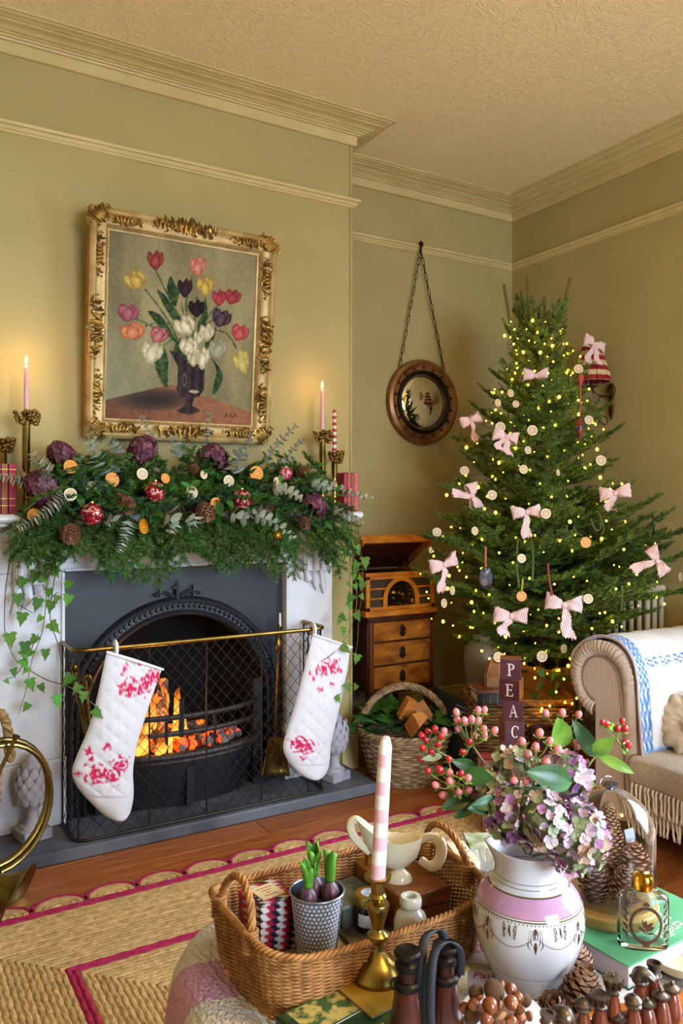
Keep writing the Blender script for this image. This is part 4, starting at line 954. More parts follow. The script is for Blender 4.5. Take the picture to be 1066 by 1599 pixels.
def pinecone(px, py, r, Y, d, label, me=None):
    sc = r*(Y/ray(px, py).y)/F/.040; o = link('pinecone', me or rg.choice(PCN)); d = V(d).normalized()
    o.matrix_world = Tr(ony(px, py, Y)-d*.035*sc) @ aimz(d, rg.random()*6) @ M.Scale(sc, 4); return tag(o, label, 'pinecone')
for a in [(110, 832, 17, 2.80, (-.1, -1, -.25), 'brown pinecone lowest in the garland above the ivy leaves'), (194, 790, 16, 2.84, (.3, -1, .1), 'dark pinecone between the two central red baubles'), (320, 797, 16, 2.82, (0, -1, -.6), 'pinecone beneath a pale slice and beside an orange slice'),
          (301, 733, 9, 2.9, (0, -1, .2), 'small dark pinecone beside the middle hydrangea'), (470, 738, 12, 2.88, (.3, -1, .1), 'dark pinecone beside the small pink bauble'), (474, 815, 11, 2.84, (0, -1, -.5), 'small pinecone under the purple hydrangea'), (190, 775, 10, 2.86, (-.5, -1, .3), 'half hidden pinecone above the larger central pinecone')]: pinecone(*a)
RIND = {'o': mat('orange_rind', '#c88018', .5), 'p': mat('pale_rind', '#d8cbb0', .6)}
FLESH = {'o': mat('orange_flesh', '#d27c0c', .4, col2='#b05f08', scale=60, trans=0), 'p': mat('dried_flesh', '#a88a68', .6, col2='#c4ab88', scale=90)}
PITH = mat('pith', '#e0d2b0', .6); OPITH = mat('orange_pith', '#d9a23c', .55)
def slice_kit(kd):
    m = MB(); n = 24; R = 1.0
    m.ringprism([(math.cos(2*PI*k/n), math.sin(2*PI*k/n)) for k in range(n)], [(.86*math.cos(2*PI*k/n), .86*math.sin(2*PI*k/n)) for k in range(n)], -.09, .09)
    rind = m.mesh('rind', [RIND[kd] if kd == 'o' else PITH]); pith = PITH if kd == 'p' else OPITH; m = MB(); m.m = 0
    m.prism([(.87*math.cos(2*PI*k/n), .87*math.sin(2*PI*k/n)) for k in range(n)], -.055, .055); m.m = 1
    for k in range(9):
        a0 = 2*PI*k/9; g = .075; out = [(.10*math.cos(a0+PI/9), .10*math.sin(a0+PI/9))]+[(.80*math.cos(a0+g+(2*PI/9-2*g)*q/4), .80*math.sin(a0+g+(2*PI/9-2*g)*q/4)) for q in range(5)]
        m.prism(out, -.075, .075)
    return rind, m.mesh('flesh', [pith, FLESH[kd]])
SLK = {k: slice_kit(k) for k in 'op'}
def oslice(p, R, nrm, kd, label, group, squash=1):
    rind, fl = SLK[kd]; t = link('dried_orange_slice', rind); tag(t, label, 'orange slice', group)
    t.matrix_world = Tr(p) @ aimz(nrm, rg.random()*6) @ M.Diagonal((R, R, R, 1)); link('flesh', fl, t); return t
GS = 'dried fruit slices in the garland'
for px, py, r, kd, nx, lab in [(110, 729, 11, 'o', .1, 'dried orange slice in front of the faded hydrangea by the candlestick'), (53, 804, 10, 'o', -.3, 'dried orange slice behind pale eucalyptus at the garland end'), (175, 749, 11.5, 'o', .2, 'dried orange slice partly behind a leaf above the low red bauble'),
        (224, 822, 12, 'o', .9, 'orange slice hanging lowest below the central red bauble'), (110, 772, 10, 'p', 0, 'pale citrus slice beside the large hydrangea'), (142, 760, 8.5, 'p', -.5, 'small pale slice above the low red bauble'), (222, 740, 9, 'p', .1, 'pale citrus slice just under the hydrangea below the frame'),
        (258, 747, 8, 'o', .3, 'small orange slice beside the central red bauble'), (299, 769, 10, 'p', 0, 'large pale slice above a pinecone mid garland'), (357, 751, 9, 'p', .1, 'pale brown slice above the bauble at the garland middle'), (400, 739, 11.5, 'o', 0, 'bright round orange slice high on the garland beside the pink bauble'),
        (337, 787, 10.5, 'o', .2, 'bright orange slice overlapping the central pinecone'), (491, 755, 8, 'o', .3, 'orange slice half hidden above the purple hydrangea'), (318, 741, 7, 'p', .4, 'thin pale slice under the middle hydrangea'), (432, 751, 6, 'p', .2, 'tiny pale slice under the pink bauble')]:
    Y = 2.83 if py > 760 else 2.86; oslice(ony(px, py, Y), r*(Y/ray(px, py).y)/F, V((nx, -1, .15)), kd, lab, GS)
# ================================================================ alcove: convex mirror on its chain
MC = V((2.652, 3.585, 1.795))
mi_ = thing('convex_mirror', 'round convex mirror in a studded gilt frame hanging on a chain', 'mirror', MC)
Tm = Rx(PI/2)
MGILT = mat('mirror_gilt', '#b08a3c', .35, .6, col2='#8a6526', scale=20); EBON = mat('ebonised_wood', '#120d0a', .35); RSTUD = mat('red_brown_stud', '#4a2012', .3, .3)
obj('outer_moulding', MB().lathe([(.19, 0), (.235, .0), (.238, .012), (.232, .03), (.215, .038), (.205, .03), (.198, .022), (.19, .02)], 56, Tm), mat('mirror_wood', '#6a4420', .35, .3, col2='#8a6230', scale=12), mi_)
obj('gilt_cove', MB().lathe([(.208, .03), (.20, .022), (.185, .016), (.176, .022), (.172, .03)], 56, Tm, cap=False), MGILT, mi_)
obj('inner_reed', MB().lathe([(.178, .018), (.174, .036), (.168, .041), (.163, .034), (.158, .038), (.153, .032), (.150, .02)], 56, Tm, cap=False), EBON, mi_)
stud = MB().ball((0, 0, 0), .009, 10, 7).mesh('stud', [RSTUD]); shade(stud, 180)
for k in range(18):
    a = 2*PI*(k+.5)/18; link('stud', stud, mi_, (.191*math.cos(a), -.026, .191*math.sin(a)))
obj('mirror_glass', MB().lathe([(.152*math.sin(q), .012+.028*(math.cos(q*1.0))) for q in [PI/2*(1-k/12) for k in range(12)]]+[(.002, .04)], 56, Tm), mat('silvered_glass', '#e8e4d8', .015, 1), mi_, smooth=180)
CH_ = mat('dark_chain', '#241a10', .5, .7)
ch = thing('hanging_chain', 'dark metal chain hanging the convex mirror from the picture rail', 'chain', (2.625, 3.55, 2.655))
lk = MB().tube([(.0062*math.cos(a), 0, .0115*math.sin(a)+(.0115 if math.sin(a) > 0 else -.0115)) for a in [2*PI*k/16 for k in range(16)]], .0022, 6, loop=True).mesh('link', [CH_]); shade(lk, 180)
top = V((2.625, 3.552, 2.628))
for end in (V((2.497, 3.57, 1.975)), V((2.80, 3.57, 1.985))):
    d = end-top; n = int(d.length/.040); 
    for k in range(n):
        o = link('link', lk, ch); o.matrix_local = Tr(top+d*((k+.5)/n)-ch.location) @ aimz(d, PI/2*(k % 2)+.4)
obj('rail_hook', MB().tube(curve_pts([(2.625, 3.566, 2.664), (2.625, 3.55, 2.675), (2.625, 3.543, 2.655), (2.625, 3.552, 2.632), (2.625, 3.562, 2.622)], 5), .005, 8).box((2.625, 3.547, 2.66), (.022, .008, .022)), CH_, ch, world=True)
# ---------------------------------------------------------------- wall sconce with pleated shade
SB = V((3.318, 2.84, 1.80)); sc_ = thing('wall_sconce', 'brass wall sconce with a red striped pleated shade', 'wall light', SB)
SBR = mat('sconce_brass', '#5a4320', .4, .8, col2='#3c2c14', scale=20)
obj('backplate', MB().lathe([(.004, -.13), (.014, -.10), (.02, -.06), (.014, -.03), (.022, .0), (.028, .03), (.014, .05), (.004, .06)], 14, M.Diagonal((.55, 1, 1, 1))), SBR, sc_)
obj('arm', MB().tube(curve_pts([(0, 0, .02), (-.03, .01, -.01), (-.08, .03, .0), (-.10, .04, .035)], 6), .006, 8), SBR, sc_)
obj('drip_pan', MB().lathe([(.008, .03), (.03, .036), (.032, .042), (.01, .044), (.009, .09)], 16, Tr(-.10, .04, 0)), SBR, sc_)
m = MB(); zb, zt_ = 1.862-SB.z, 2.06-SB.z; rings = []
for j in range(13):
    t = j/12; ring = []
    for k in range(96):
        a = 2*PI*k/96; r = (.098*(1-t)+.042*t)*(1+.045*(1 if (k % 8) < 4 else -1)*(1-.5*t)); ring.append((-.10+r*math.cos(a), .04+r*math.sin(a), zb+(zt_-zb)*t))
    rings.append(ring)
m.loft(rings, False)
obj('pleated_shade', m, band_wax('striped_shade_fabric', ('#c9b288', '#8c1426'), .052, .27), sc_, smooth=None)
m = MB()
for k in range(7):
    a = 2*PI*k/7; x, y = -.10+.03*math.cos(a), .04+.03*math.sin(a); m.tube([(x, y, .035), (x, y, .0)], .0012, 4); m.ball((x, y, -.008), (.004, .004, .009), 6, 4)
obj('crystal_drop', m, mat('crystal', '#ffffff', .05, trans=.9), sc_); sc_.children[-1]['kind'] = 'stuff'
# ---------------------------------------------------------------- column radiator
RAD = mat('radiator_enamel', '#c9c2a8', .4)
rd = thing('column_radiator', 'cream column radiator on the wall behind the tree', 'radiator', (3.2, 2.8, 0))
colm = MB()
for y in (-.05, 0, .05): colm.tube([(y, 0, .14), (y, 0, .83)], .0125, 8)
colm.tube([(-.062, 0, .15), (.062, 0, .15)], .017, 8).tube([(-.062, 0, .83), (.062, 0, .83)], .017, 8); cme = colm.mesh('column', [RAD]); shade(cme, 60)
for k in range(14): link('column', cme, rd, (.045, -.28+k*.046, 0))
for s in (-.28, .318): obj('foot', MB().bb((.0, s-.012, 0), (.09, s+.012, .14)), RAD, rd, bevel=.004)
# ---------------------------------------------------------------- music cabinet and record player
WAL = mat('figured_walnut', '#ad6c28', .3, col2='#6e3a12', scale=9, stretch=(1.6, 1, 3.2), detail=7, bump=.05, ramp=(.3, .7), coat=.25)
DWD = mat('dark_mahogany', '#4c2412', .35, col2='#34180e', scale=6, stretch=(4, 4, 1))
AB = mat('antique_bronze', '#2a1c12', .45, .6)
cab = thing('music_cabinet', 'small walnut cabinet of drawers standing in the alcove', 'cabinet', (2.257, 3.38, 0))
cx0, cx1, cy0, cy1 = 2.062, 2.452, 3.205, 3.55
obj('carcass', MB().bb((cx0, cy0+.012, .33), (cx1, cy1, .672)), DWD, cab, world=True, bevel=.003)
obj('top', MB().bb((cx0-.012, cy0-.01, .678), (cx1+.012, cy1, .694)).bb((cx0-.004, cy0, .668), (cx1+.004, cy1, .678)), DWD, cab, world=True, bevel=.003)
for z0, z1 in ((.572, .662), (.458, .562), (.344, .448)):
    dr = obj('drawer', MB().bb((cx0+.022, cy0+.001, z0), (cx1-.022, cy0+.012, z1)), WAL, cab, world=True, bevel=.003)
    c = V((2.257, cy0, (z0+z1)/2))-cab.location; m = MB()
    m.lathe([(.001, .004), (.012, .004), (.016, .002), (.017, 0)], 16, Tr(c) @ Rx(PI/2) @ M.Diagonal((.95, 1.75, 1, 1)))
    for q_ in range(6): m.ball(c+V((.015*math.cos(q_*PI/3+.5), -.002, .026*math.sin(q_*PI/3+.5))), .005, 6, 4)
    m.tube([c+V((.010*math.cos(a), -.010-.003*math.sin(-a), -.006+.014*math.sin(a))) for a in [PI+PI*k/8 for k in range(9)]], .0026, 6); m.ball(c+V((0, -.006, .004)), .006, 8, 6); obj('handle', m, AB, dr)
for s in (cx0+.005, cx1-.03): obj('stile', MB().bb((s, cy0-.002, .335), (s+.025, cy0+.012, .668)), mat('stile_walnut', '#5a2c10', .35) if s < 2.2 else bpy.data.materials['stile_walnut'], cab, world=True, bevel=.002)
for x in (cx0+.025, cx1-.025):
    for y in (cy0+.03, cy1-.03): obj('leg', MB().tube([(x, y, .34), (x, y-.008, .22), (x, y, .10), (x, y-.012, .0)], [.024, .020, .013, .018], 10), DWD, cab, world=True)
obj('apron', MB().bb((cx0, cy0+.004, .315), (cx1, cy0+.014, .335)), DWD, cab, world=True)
OAK = mat('honey_oak', '#c47a28', .35, col2='#a35f1a', scale=5, stretch=(2, 2, 9), detail=6); LIDI = mat('lid_lining', '#4a2410', .5, col2='#3a1a0c', scale=6, stretch=(1, 6, 1))
CLO = mat('speaker_cloth', '#3a3626', .9, bump=.5, bscale=600); 
rp_ = thing('record_player', 'honey oak record player with open lid on the cabinet', 'record player', (2.25, 3.35, .694))
rx0, rx1, ry0, ry1, rz0, rz1 = 2.045, 2.45, 3.20, 3.50, .694, .905
obj('plinth', MB().bb((rx0-.01, ry0-.012, rz0), (rx1+.01, ry1, rz0+.028)), OAK, rp_, world=True, bevel=.004)
obj('case', MB().bb((rx0, ry0+.02, rz0+.028), (rx1, ry1, rz1-.012)), mat('oak_side', '#5c3010', .45), rp_, world=True)
obj('deck_rim', MB().bb((rx0-.004, ry0-.004, rz1-.018), (rx1+.004, ry0+.018, rz1)).bb((rx0-.004, ry0, rz1-.018), (rx0+.014, ry1, rz1)).bb((rx1-.014, ry0, rz1-.018), (rx1+.004, ry1, rz1)), OAK, rp_, world=True, bevel=.003)
obj('speaker_cloth', MB().bb((rx0+.01, ry0+.012, rz0+.03), (rx1-.01, ry0+.02, rz1-.018)), CLO, rp_, world=True)
def rail_(a, b): return obj('front_rail', MB().bb((a[0], ry0, a[1]), (b[0], ry0+.012, b[1])), OAK, rp_, world=True, bevel=.002)
zc0, zc1 = rz0+.028, rz1-.018
rail_((rx0, zc0), (rx1, zc0+.018)); rail_((rx0, zc1-.016), (rx1, zc1)); rail_((rx0, zc0), (rx0+.022, zc1)); rail_((rx1-.022, zc0), (rx1, zc1))
dxc = 2.2475; ri, ro = .083, .108
for zz in (.775, .822):
    rail_((rx0+.02, zz), (dxc-ri-.008, zz+.009)); rail_((dxc+ri+.008, zz), (rx1-.02, zz+.009))
n = 20; za = .772
inn = [(dxc-ri, zc0)]+[(dxc-ri*math.cos(PI*k/n), za+.088*math.sin(PI*k/n)) for k in range(n+1)]+[(dxc+ri, zc0)]
outr = [(dxc-ro, zc0)]+[(dxc-ro*math.cos(PI*k/n), min(zc1, za+.108*math.sin(PI*k/n))) for k in range(n+1)]+[(dxc+ro, zc0)]
m = MB(); N_ = len(inn); vs = [(x, ry0-.002, z) for x, z in inn]+[(x, ry0-.002, z) for x, z in outr]+[(x, ry0+.012, z) for x, z in inn]
m.add(vs, [(i, N_+i, N_+i+1, i+1) for i in range(N_-1)]+[(i, i+1, 2*N_+i+1, 2*N_+i) for i in range(N_-1)]); obj('dial_arch', m, OAK, rp_, world=True)
m = MB(); m.add([(x, ry0+.008, z) for x, z in inn], [tuple(range(N_-1, -1, -1))]); obj('dial_glass', m, mat('dial', '#151008', .12, col2='#7a5a14', scale=55, ramp=(.58, .72), coat=.5), rp_, world=True)
for dx, dz, r in ((-.045, .005, .008), (.01, .02, .009), (.05, .02, .008), (-.02, -.02, .004), (.03, -.025, .004)): obj('dial_knob', MB().lathe([(r, 0), (r, .008), (r*.6, .011)], 12, Tr(dxc+dx, ry0+.008, za+dz) @ Rx(PI/2)), BRASS, rp_, world=True)
obj('deck', MB().bb((rx0+.014, ry0+.018, rz1-.02), (rx1-.014, ry1-.01, rz1-.014)), DARK, rp_, world=True)
obj('record', MB().lathe([(.125, 0), (.125, .003), (.04, .0035), (.04, .004), (.003, .004), (.003, .012)], 40, Tr(2.22, 3.36, rz1-.012)), mat('vinyl', '#0c0c0e', .25), rp_, world=True)
obj('tone_arm', MB().tube([(2.40, 3.44, rz1), (2.40, 3.44, rz1+.02), (2.38, 3.38, rz1+.02), (2.31, 3.31, rz1+.008)], .005, 8), AB, rp_, world=True)
Tl = Tr(2.2475, ry1, rz1) @ Rx(math.radians(-33))
ld = obj('lid', MB().bb((-.206, -.31, 0), (.206, 0, .012), Tl).bb((-.206, -.31, -.03), (.206, -.296, 0), Tl), OAK, rp_, world=True, bevel=.003)
obj('lid_side', MB().bb((-.206, -.30, -.035), (-.196, 0, 0), Tl).bb((.196, -.30, -.035), (.206, 0, 0), Tl), OAK, rp_, world=True)
obj('lid_lining', MB().bb((-.196, -.296, -.006), (.196, -.002, .0), Tl), LIDI, rp_, world=True)
obj('lid_stay', MB().tube([(2.43, 3.40, rz1), (2.44, 3.42, rz1+.05), (2.432, 3.40, rz1+.075)], .004, 6), AB, rp_, world=True)
# ---------------------------------------------------------------- wicker weave
def weave(fn, per, rows, z0, z1, r, amp, n=5, seg=None, stakes=28, phase=0):
    """woven strands round a closed plan curve fn(t, z01) -> (x, y, z)"""
    m = MB(); seg = seg or stakes*4
    for j in range(rows):
        tz = (j+.5)/rows; pts = []
        for k in range(seg):
            t = k/seg; p, nrm = fn(t, tz); w_ = math.cos(PI*stakes*t+PI*j)*amp; pts.append(p+nrm*w_)
        m.tube(pts, r, n, loop=True, flat=1.0)
    return m
WK1 = mat('bleached_willow', '#a88c68', .75, col2='#7a6044', scale=30, bump=.3, bscale=150)
wb = thing('willow_basket', 'round willow basket with hoop handle holding greenery beside the hearth', 'basket', (2.09, 2.95, 0))
def wbf(t, z):
    a = 2*PI*t; r = .142+.062*z**.8; return V((r*math.cos(a), r*math.sin(a), .015+.205*z)), V((math.cos(a), math.sin(a), 0))
obj('woven_side', weave(wbf, 1, 17, 0, 1, .0068, .006, stakes=26), WK1, wb)
obj('base', MB().lathe([(.14, 0), (.145, .012), (.002, .014)], 28), WK1, wb)
m = MB()
for ph in (0, 2.1, 4.2):
    pts = []
    for k in range(120):
        a = 2*PI*k/120; q = a*13+ph; pts.append(((.206+.009*math.cos(q))*math.cos(a), (.206+.009*math.cos(q))*math.sin(a), .225+.009*math.sin(q)))
    m.tube(pts, .0075, 5, loop=True)
obj('plaited_rim', m, WK1, wb)
m = MB(); hd = V((math.cos(YAW), -math.sin(YAW), 0))
for ph in (0, 1.57, 3.14, 4.71):
    pts = []
    for k in range(90):
        t = k/89; a = PI*t; c = hd*(-.20*math.cos(a))+V((0, 0, .20+.215*math.sin(a))); q = t*30+ph; n_ = (hd*(-math.cos(a))+V((0, 0, math.sin(a)))); b_ = hd.cross(V((0, 0, 1)))
        pts.append(c+n_*(.009*math.cos(q))+b_*(.009*math.sin(q)))
    m.tube(pts, .0085, 5)
obj('hoop_handle', m, WK1, wb)
ivb = thing('cut_greenery', 'bunch of dark ivy cuttings filling the willow basket', 'ivy', (2.09, 2.95, .17))
for k in range(95):
    a = rg.random()*6.28; r = .19*math.sqrt(rg.random()); h = .05+.06*rg.random()+.04*(1-r/.2); d = V((math.cos(a)+rg.uniform(-.6, .6), math.sin(a)+rg.uniform(-.6, .6), rg.uniform(-.1, .7)))
    o = link('leaf', rg.choice((IVYD, IVYD, OVAL)), ivb); o.matrix_local = Tr(r*math.cos(a), r*math.sin(a), h) @ aim(d, rg.uniform(-.5, .5)) @ M.Scale(rg.uniform(.07, .11), 4)
obj('stem', MB().tube([(.03, -.1, .02), (-.02, -.06, .08), (-.08, -.1, .1)], .004, 5), BSTEM, ivb)
CUT = mat('split_wood', '#c07a2c', .7, col2='#a5642a', scale=12, stretch=(1, 1, 6)); CUT2 = mat('split_wood_pale', '#a8794a', .75, col2='#8e6238', scale=12)
for (px, py, d_, s, rot, mt, lb_) in [(634, 1106, 3.5, .036, (.4, .3, .2), CUT, 'bright orange split log standing in the greenery basket'), (660, 1113, 3.5, .034, (-.3, .9, 1.2), CUT2, 'pale split log at the back of the greenery basket'), (648, 1130, 3.42, .040, (.7, -.5, .4), CUT, 'wedge of split kindling leaning in front in the basket')]:
    m = MB().prism([(-s, -s*.6), (s*.8, -s*.7), (s*.9, s*.2), (-.1*s, s*.9)], -s*1.3, s*1.3); o = obj('split_log', m, mt, None, loc=ond(px, py, d_), rot=rot, smooth=None, bevel=.003); tag(o, lb_, 'firewood')
# ---------------------------------------------------------------- slate board, hamper and the things on it
CHK = mat('chalk_slate', '#232c38', .6, col2='#1a222c', scale=10)
HR = -YAW
Fv = V((math.sin(YAW), math.cos(YAW), 0)); Rv = V((math.cos(YAW), -math.sin(YAW), 0))
q = [ond(674, 1070, 3.75), ond(738, 1101, 3.42), ond(736, 1190, 3.35), ond(674, 1175, 3.68)]
sl = thing('slate_board', 'dark slate board leaning between the cabinet and the hamper', 'board', (q[2]+q[3])/2)
m = MB(); nb = (q[1]-q[0]).cross(q[3]-q[0]).normalized()*.006; m.add([*q, *[v+nb for v in q]], [(0, 1, 2, 3), (7, 6, 5, 4), (0, 4, 5, 1), (1, 5, 6, 2), (2, 6, 7, 3), (3, 7, 4, 0)])
obj('slab', m, CHK, sl, world=True, smooth=None)
def onq(i, j): return q[0].lerp(q[1], i).lerp(q[3].lerp(q[2], i), j)
m = MB(); CHALK = mat('chalk', '#b8bcc0', .9)
sgn = 1 if nb.dot(Fv) < 0 else -1
for i0, j0, ln in ((.62, .12, .3), (.64, .2, .26), (.25, .2, .25)):
    m.tube([onq(i0+ln*k/14, j0+.02*math.sin(k*1.9))+nb*sgn*(1.15 if sgn > 0 else .15) for k in range(15)], .0013, 4)
obj('chalk_writing', m, CHALK, sl, world=True)
HMP = mat('brown_wicker', '#82561f', .6, col2='#5a3816', scale=30, bump=.3, bscale=120)
hc = V((2.37, 2.48, 0))+Fv*.15; hm = thing('wicker_hamper', 'brown wicker hamper under the tree behind the letter blocks', 'hamper', hc, HR)
def hmf(t, z, w_=.215, d_=.14):
    a = 2*PI*t; c, s = math.cos(a), math.sin(a); k = 1/max(abs(c)**6+abs(s)**6, 1e-9)**(1/6); return V((w_*c*k, d_*s*k, .01+.37*z)), V((c, s, 0)).normalized()
obj('woven_side', weave(hmf, 1, 26, 0, 1, .0074, .006, stakes=36, seg=144), HMP, hm)
obj('lid', weave(lambda t, z: (hmf(t, 1)[0]*1.0+V((0, 0, .012+.02*z)), hmf(t, 1)[1]), 1, 2, 0, 1, .009, .006, stakes=44, seg=132), HMP, hm)
obj('lid_panel', MB().bb((-.21, -.135, .385), (.21, .135, .40)), HMP, hm)
ZH = .402
def hat(px, d_): return V((ray(px, 0).x*d_, ray(px, 0).y*d_, 0))
p = hat(770, 3.39); b = thing('book', 'thick black leather book lying on the hamper', 'book', (p.x, p.y, ZH), HR+.1)
BLK = mat('black_leather', '#16171b', .45, bump=.2, bscale=120)
obj('cover', MB().bb((-.085, -.06, 0), (.085, .06, .004)).bb((-.085, -.06, .042), (.085, .06, .046)).bb((-.085, -.06, 0), (.085, -.055, .046)), BLK, b, bevel=.001); obj('pages', MB().bb((-.082, -.055, .004), (.082, .056, .042)), PAGE, b)
for x in (-.06, -.03, .0, .03, .06): obj('gilt_band', MB().bb((x-.001, -.0606, .001), (x+.001, -.06, .045)), GOLD, b)
b = thing('book', 'thin tan book on top of the black book', 'book', (p.x-.004, p.y, ZH+.046), HR+.14); obj('cover', MB().bb((-.09, -.065, 0), (.09, .065, .003)).bb((-.09, -.065, .015), (.09, .065, .018)).bb((-.09, -.065, 0), (.09, -.061, .018)), mat('tan_leather', '#6a3a1c', .5), b, bevel=.001); obj('pages', MB().bb((-.086, -.061, .003), (.086, .06, .015)), PAGE, b)
KR = mat('kraft_paper', '#8a6238', .7, col2='#7a5430', scale=15); RIB = band_wax('striped_ribbon', ('#d8ccb8', '#a33a44'), .008)
p = hat(776, 3.40); g = thing('gift_box', 'kraft gift box with striped ribbon on the tan book', 'gift', (p.x, p.y, ZH+.064), HR-.1)
obj('box', MB().bb((-.055, -.05, 0), (.055, .05, .042)), KR, g, bevel=.002); obj('upper_box', MB().lathe([(.05, .042), (.05, .075), (.044, .10), (.02, .103)], 8), KR, g, smooth=20)
for s in (-.045, .02): obj('ribbon', MB().tube(curve_pts([(s, -.054, .004), (s, -.053, .05), (s+.01, -.045, .09), (s+.02, -.02, .108)], 5), .008, 6, flat=.3), RIB, g)
oslice(V((p.x, p.y, ZH+.064+.125))-Fv*.03, .021, -Fv+V((0, 0, .2)), 'p', 'dried slice standing on top of the kraft gift box', 'slices among the gifts')
p = hat(752, 3.62); jar = tag(obj('stoneware_jar', MB().lathe([(.07, 0), (.075, .02), (.068, .40), (.075, .47), (.082, .53), (.076, .585), (.05, .615), (.035, .62), (.04, .64), (.03, .64), (.03, .6)], 32), mat('grey_stoneware', '#6a6450', .55, col2='#5a5442', scale=8), None, loc=(p.x, p.y, 0)), 'grey stoneware jar standing behind the kraft gift box', 'jar')
# letter blocks stacked on a striped gift
BUR = mat('burgundy_block', '#4a1424', .5, col2='#3c0f1c', scale=12); BWD = mat('block_wood', '#7a4520', .5); IVR = mat('ivory_letter', '#d8ccc0', .6)
p = hat(797, 3.05); gb = thing('gift_box', 'square pink striped gift box under the stack of letter blocks', 'gift', (p.x, p.y, 0), HR); obj('box', MB().bb((-.11, -.09, 0), (.11, .09, .262)), band_wax('pink_stripe_paper', ('#d8c8c0', '#b04a5c'), .014), gb, bevel=.003); obj('ribbon', MB().bb((-.111, -.012, .0), (.111, .012, .2632)), mat('red_ribbon', '#8c2030', .5), gb)
def letter(ch, T, par, h=.046):
    w_ = h*.62; t = h*.13; th = h*.06; m = MB()
    def bx_(x0, z0, x1, z1): m.bb((x0, -.0009, z0), (x1, 0, z1))
    def arc(cx, cz, rx, rz, a0, a1, wa, wb):
        n = 14; P = []; Q = []
        for k in range(n+1):
            a = a0+(a1-a0)*k/n; e = abs(math.cos(a)); ww = wb+(wa-wb)*e; P.append((cx+(rx)*math.cos(a), -.0009, cz+rz*math.sin(a))); Q.append((cx+(rx-ww)*math.cos(a), -.0009, cz+(rz-ww)*math.sin(a)))
        m.add(P+Q, [(i, i+1, n+2+i, n+1+i) for i in range(n)])
    if ch in 'PE':
        bx_(w_*.18, 0, w_*.18+t, h); bx_(0, 0, w_*.18+t+w_*.15, th); bx_(0, h-th, w_*.3, h)
    if ch == 'P': arc(w_*.45, h*.74, w_*.5, h*.26, -PI/2, PI/2, t, th); bx_(w_*.2, h-th, w_*.47, h); bx_(w_*.2, h*.48, w_*.47, h*.48+th)
    if ch == 'E':
        bx_(w_*.2, 0, w_, th); bx_(w_*.2, h-th, w_*.95, h); bx_(w_*.2, h*.5, w_*.75, h*.5+th); bx_(w_-th, 0, w_, h*.24); bx_(w_*.95-th, h*.78, w_*.95, h); bx_(w_*.72, h*.42, w_*.72+th, h*.62)
    if ch == 'A':
        m.add([(w_*.05, -.0009, 0), (w_*.14, -.0009, 0), (w_*.52, -.0009, h), (w_*.47, -.0009, h)], [(0, 1, 2, 3)]); m.add([(w_*.82, -.0009, 0), (w_*1.0, -.0009, 0), (w_*.55, -.0009, h), (w_*.44, -.0009, h)], [(0, 1, 2, 3)])
        bx_(w_*.22, h*.33, w_*.78, h*.33+th); bx_(-.05*w_, 0, w_*.25, th*.8); bx_(w_*.72, 0, w_*1.12, th*.8)
    if ch == 'C': arc(w_*.52, h*.5, w_*.52, h*.5, PI*.28, PI*1.72, t, th); bx_(w_*.88, h*.66, w_*.88+th, h*.92)
    o = obj('letter', m, IVR, par, smooth=None); o.matrix_local = T @ Tr(-w_/2, 0, -h/2); return o
z = .263
for ch, rz, dx, lb_ in (('E', .1, 0, 'lowest letter block mostly hidden behind the flowers'), ('C', -.10, .004, 'burgundy letter block marked C in the stack'), ('A', .16, .008, 'burgundy letter block marked A in the stack'), ('E', .42, .003, 'burgundy letter block marked E in the stack'), ('P', .18, .0, 'burgundy letter block marked P topping the stack')):
    q_ = p+Rv*dx; bk = thing('letter_block', lb_, 'block', (q_.x, q_.y, z), HR-rz, 'stacked letter blocks'); s = .0385
    obj('cube_body', MB().bb((-s, -s+.001, 0), (s, s, .0775)), [BWD], bk, bevel=.002); obj('painted_face', MB().bb((-s+.001, -s-.0005, .001), (s-.001, -s+.0015, .0765)), BUR, bk); letter(ch, Tr(0, -s-.0006, .039), bk); z += .0778
# wrapped tree pot and ivy in front of it
tp = thing('tree_pot', 'tree pot wrapped in crumpled brown paper', 'pot', (2.72, 2.77, 0))
m = MB(); m.grid(60, 14, lambda i, j: ((.15+.05*j+.018*noise.noise(V((math.cos(2*PI*i)*3, math.sin(2*PI*i)*3, j*4))))*math.cos(2*PI*i), (.15+.05*j+.018*noise.noise(V((math.cos(2*PI*i)*3, math.sin(2*PI*i)*3, j*4))))*math.sin(2*PI*i), .005+.50*j+(.03*noise.noise(V((i*20, 0, 1))) if j > .9 else 0)), wrap=True)
obj('paper_wrap', m, KR, tp, smooth=25); obj('soil', MB().lathe([(.17, .42), (.002, .43)], 20), DARK, tp)
p0 = ond(842, 1040, 3.42)
iv = thing('ivy_trail', 'dark ivy trailing over the paper wrapped tree pot', 'ivy', p0)
for st in ([(842, 1030), (846, 1060), (840, 1100)], [(870, 1035), (866, 1070), (858, 1105)]):
    obj('stem', MB().tube(curve_pts([ond(x, y, 3.40) for x, y in st], 5), .0018, 5), BSTEM, iv, world=True)
for x, y, s in ((843, 1046, 16), (846, 1068, 18), (834, 1082, 16), (868, 1050, 20), (872, 1068, 16), (862, 1078, 16), (850, 1092, 16), (838, 1100, 14), (880, 1056, 12)):
    o = link('leaf', IVYD, iv); a = rg.uniform(-2.6, -.5); o.matrix_local = Tr(ond(x, y, 3.39)-p0) @ aim(Rv*math.cos(a)+V((0, 0, math.sin(a)))-Fv*.3, 1.2) @ M.Scale(s*3.39/F, 4)
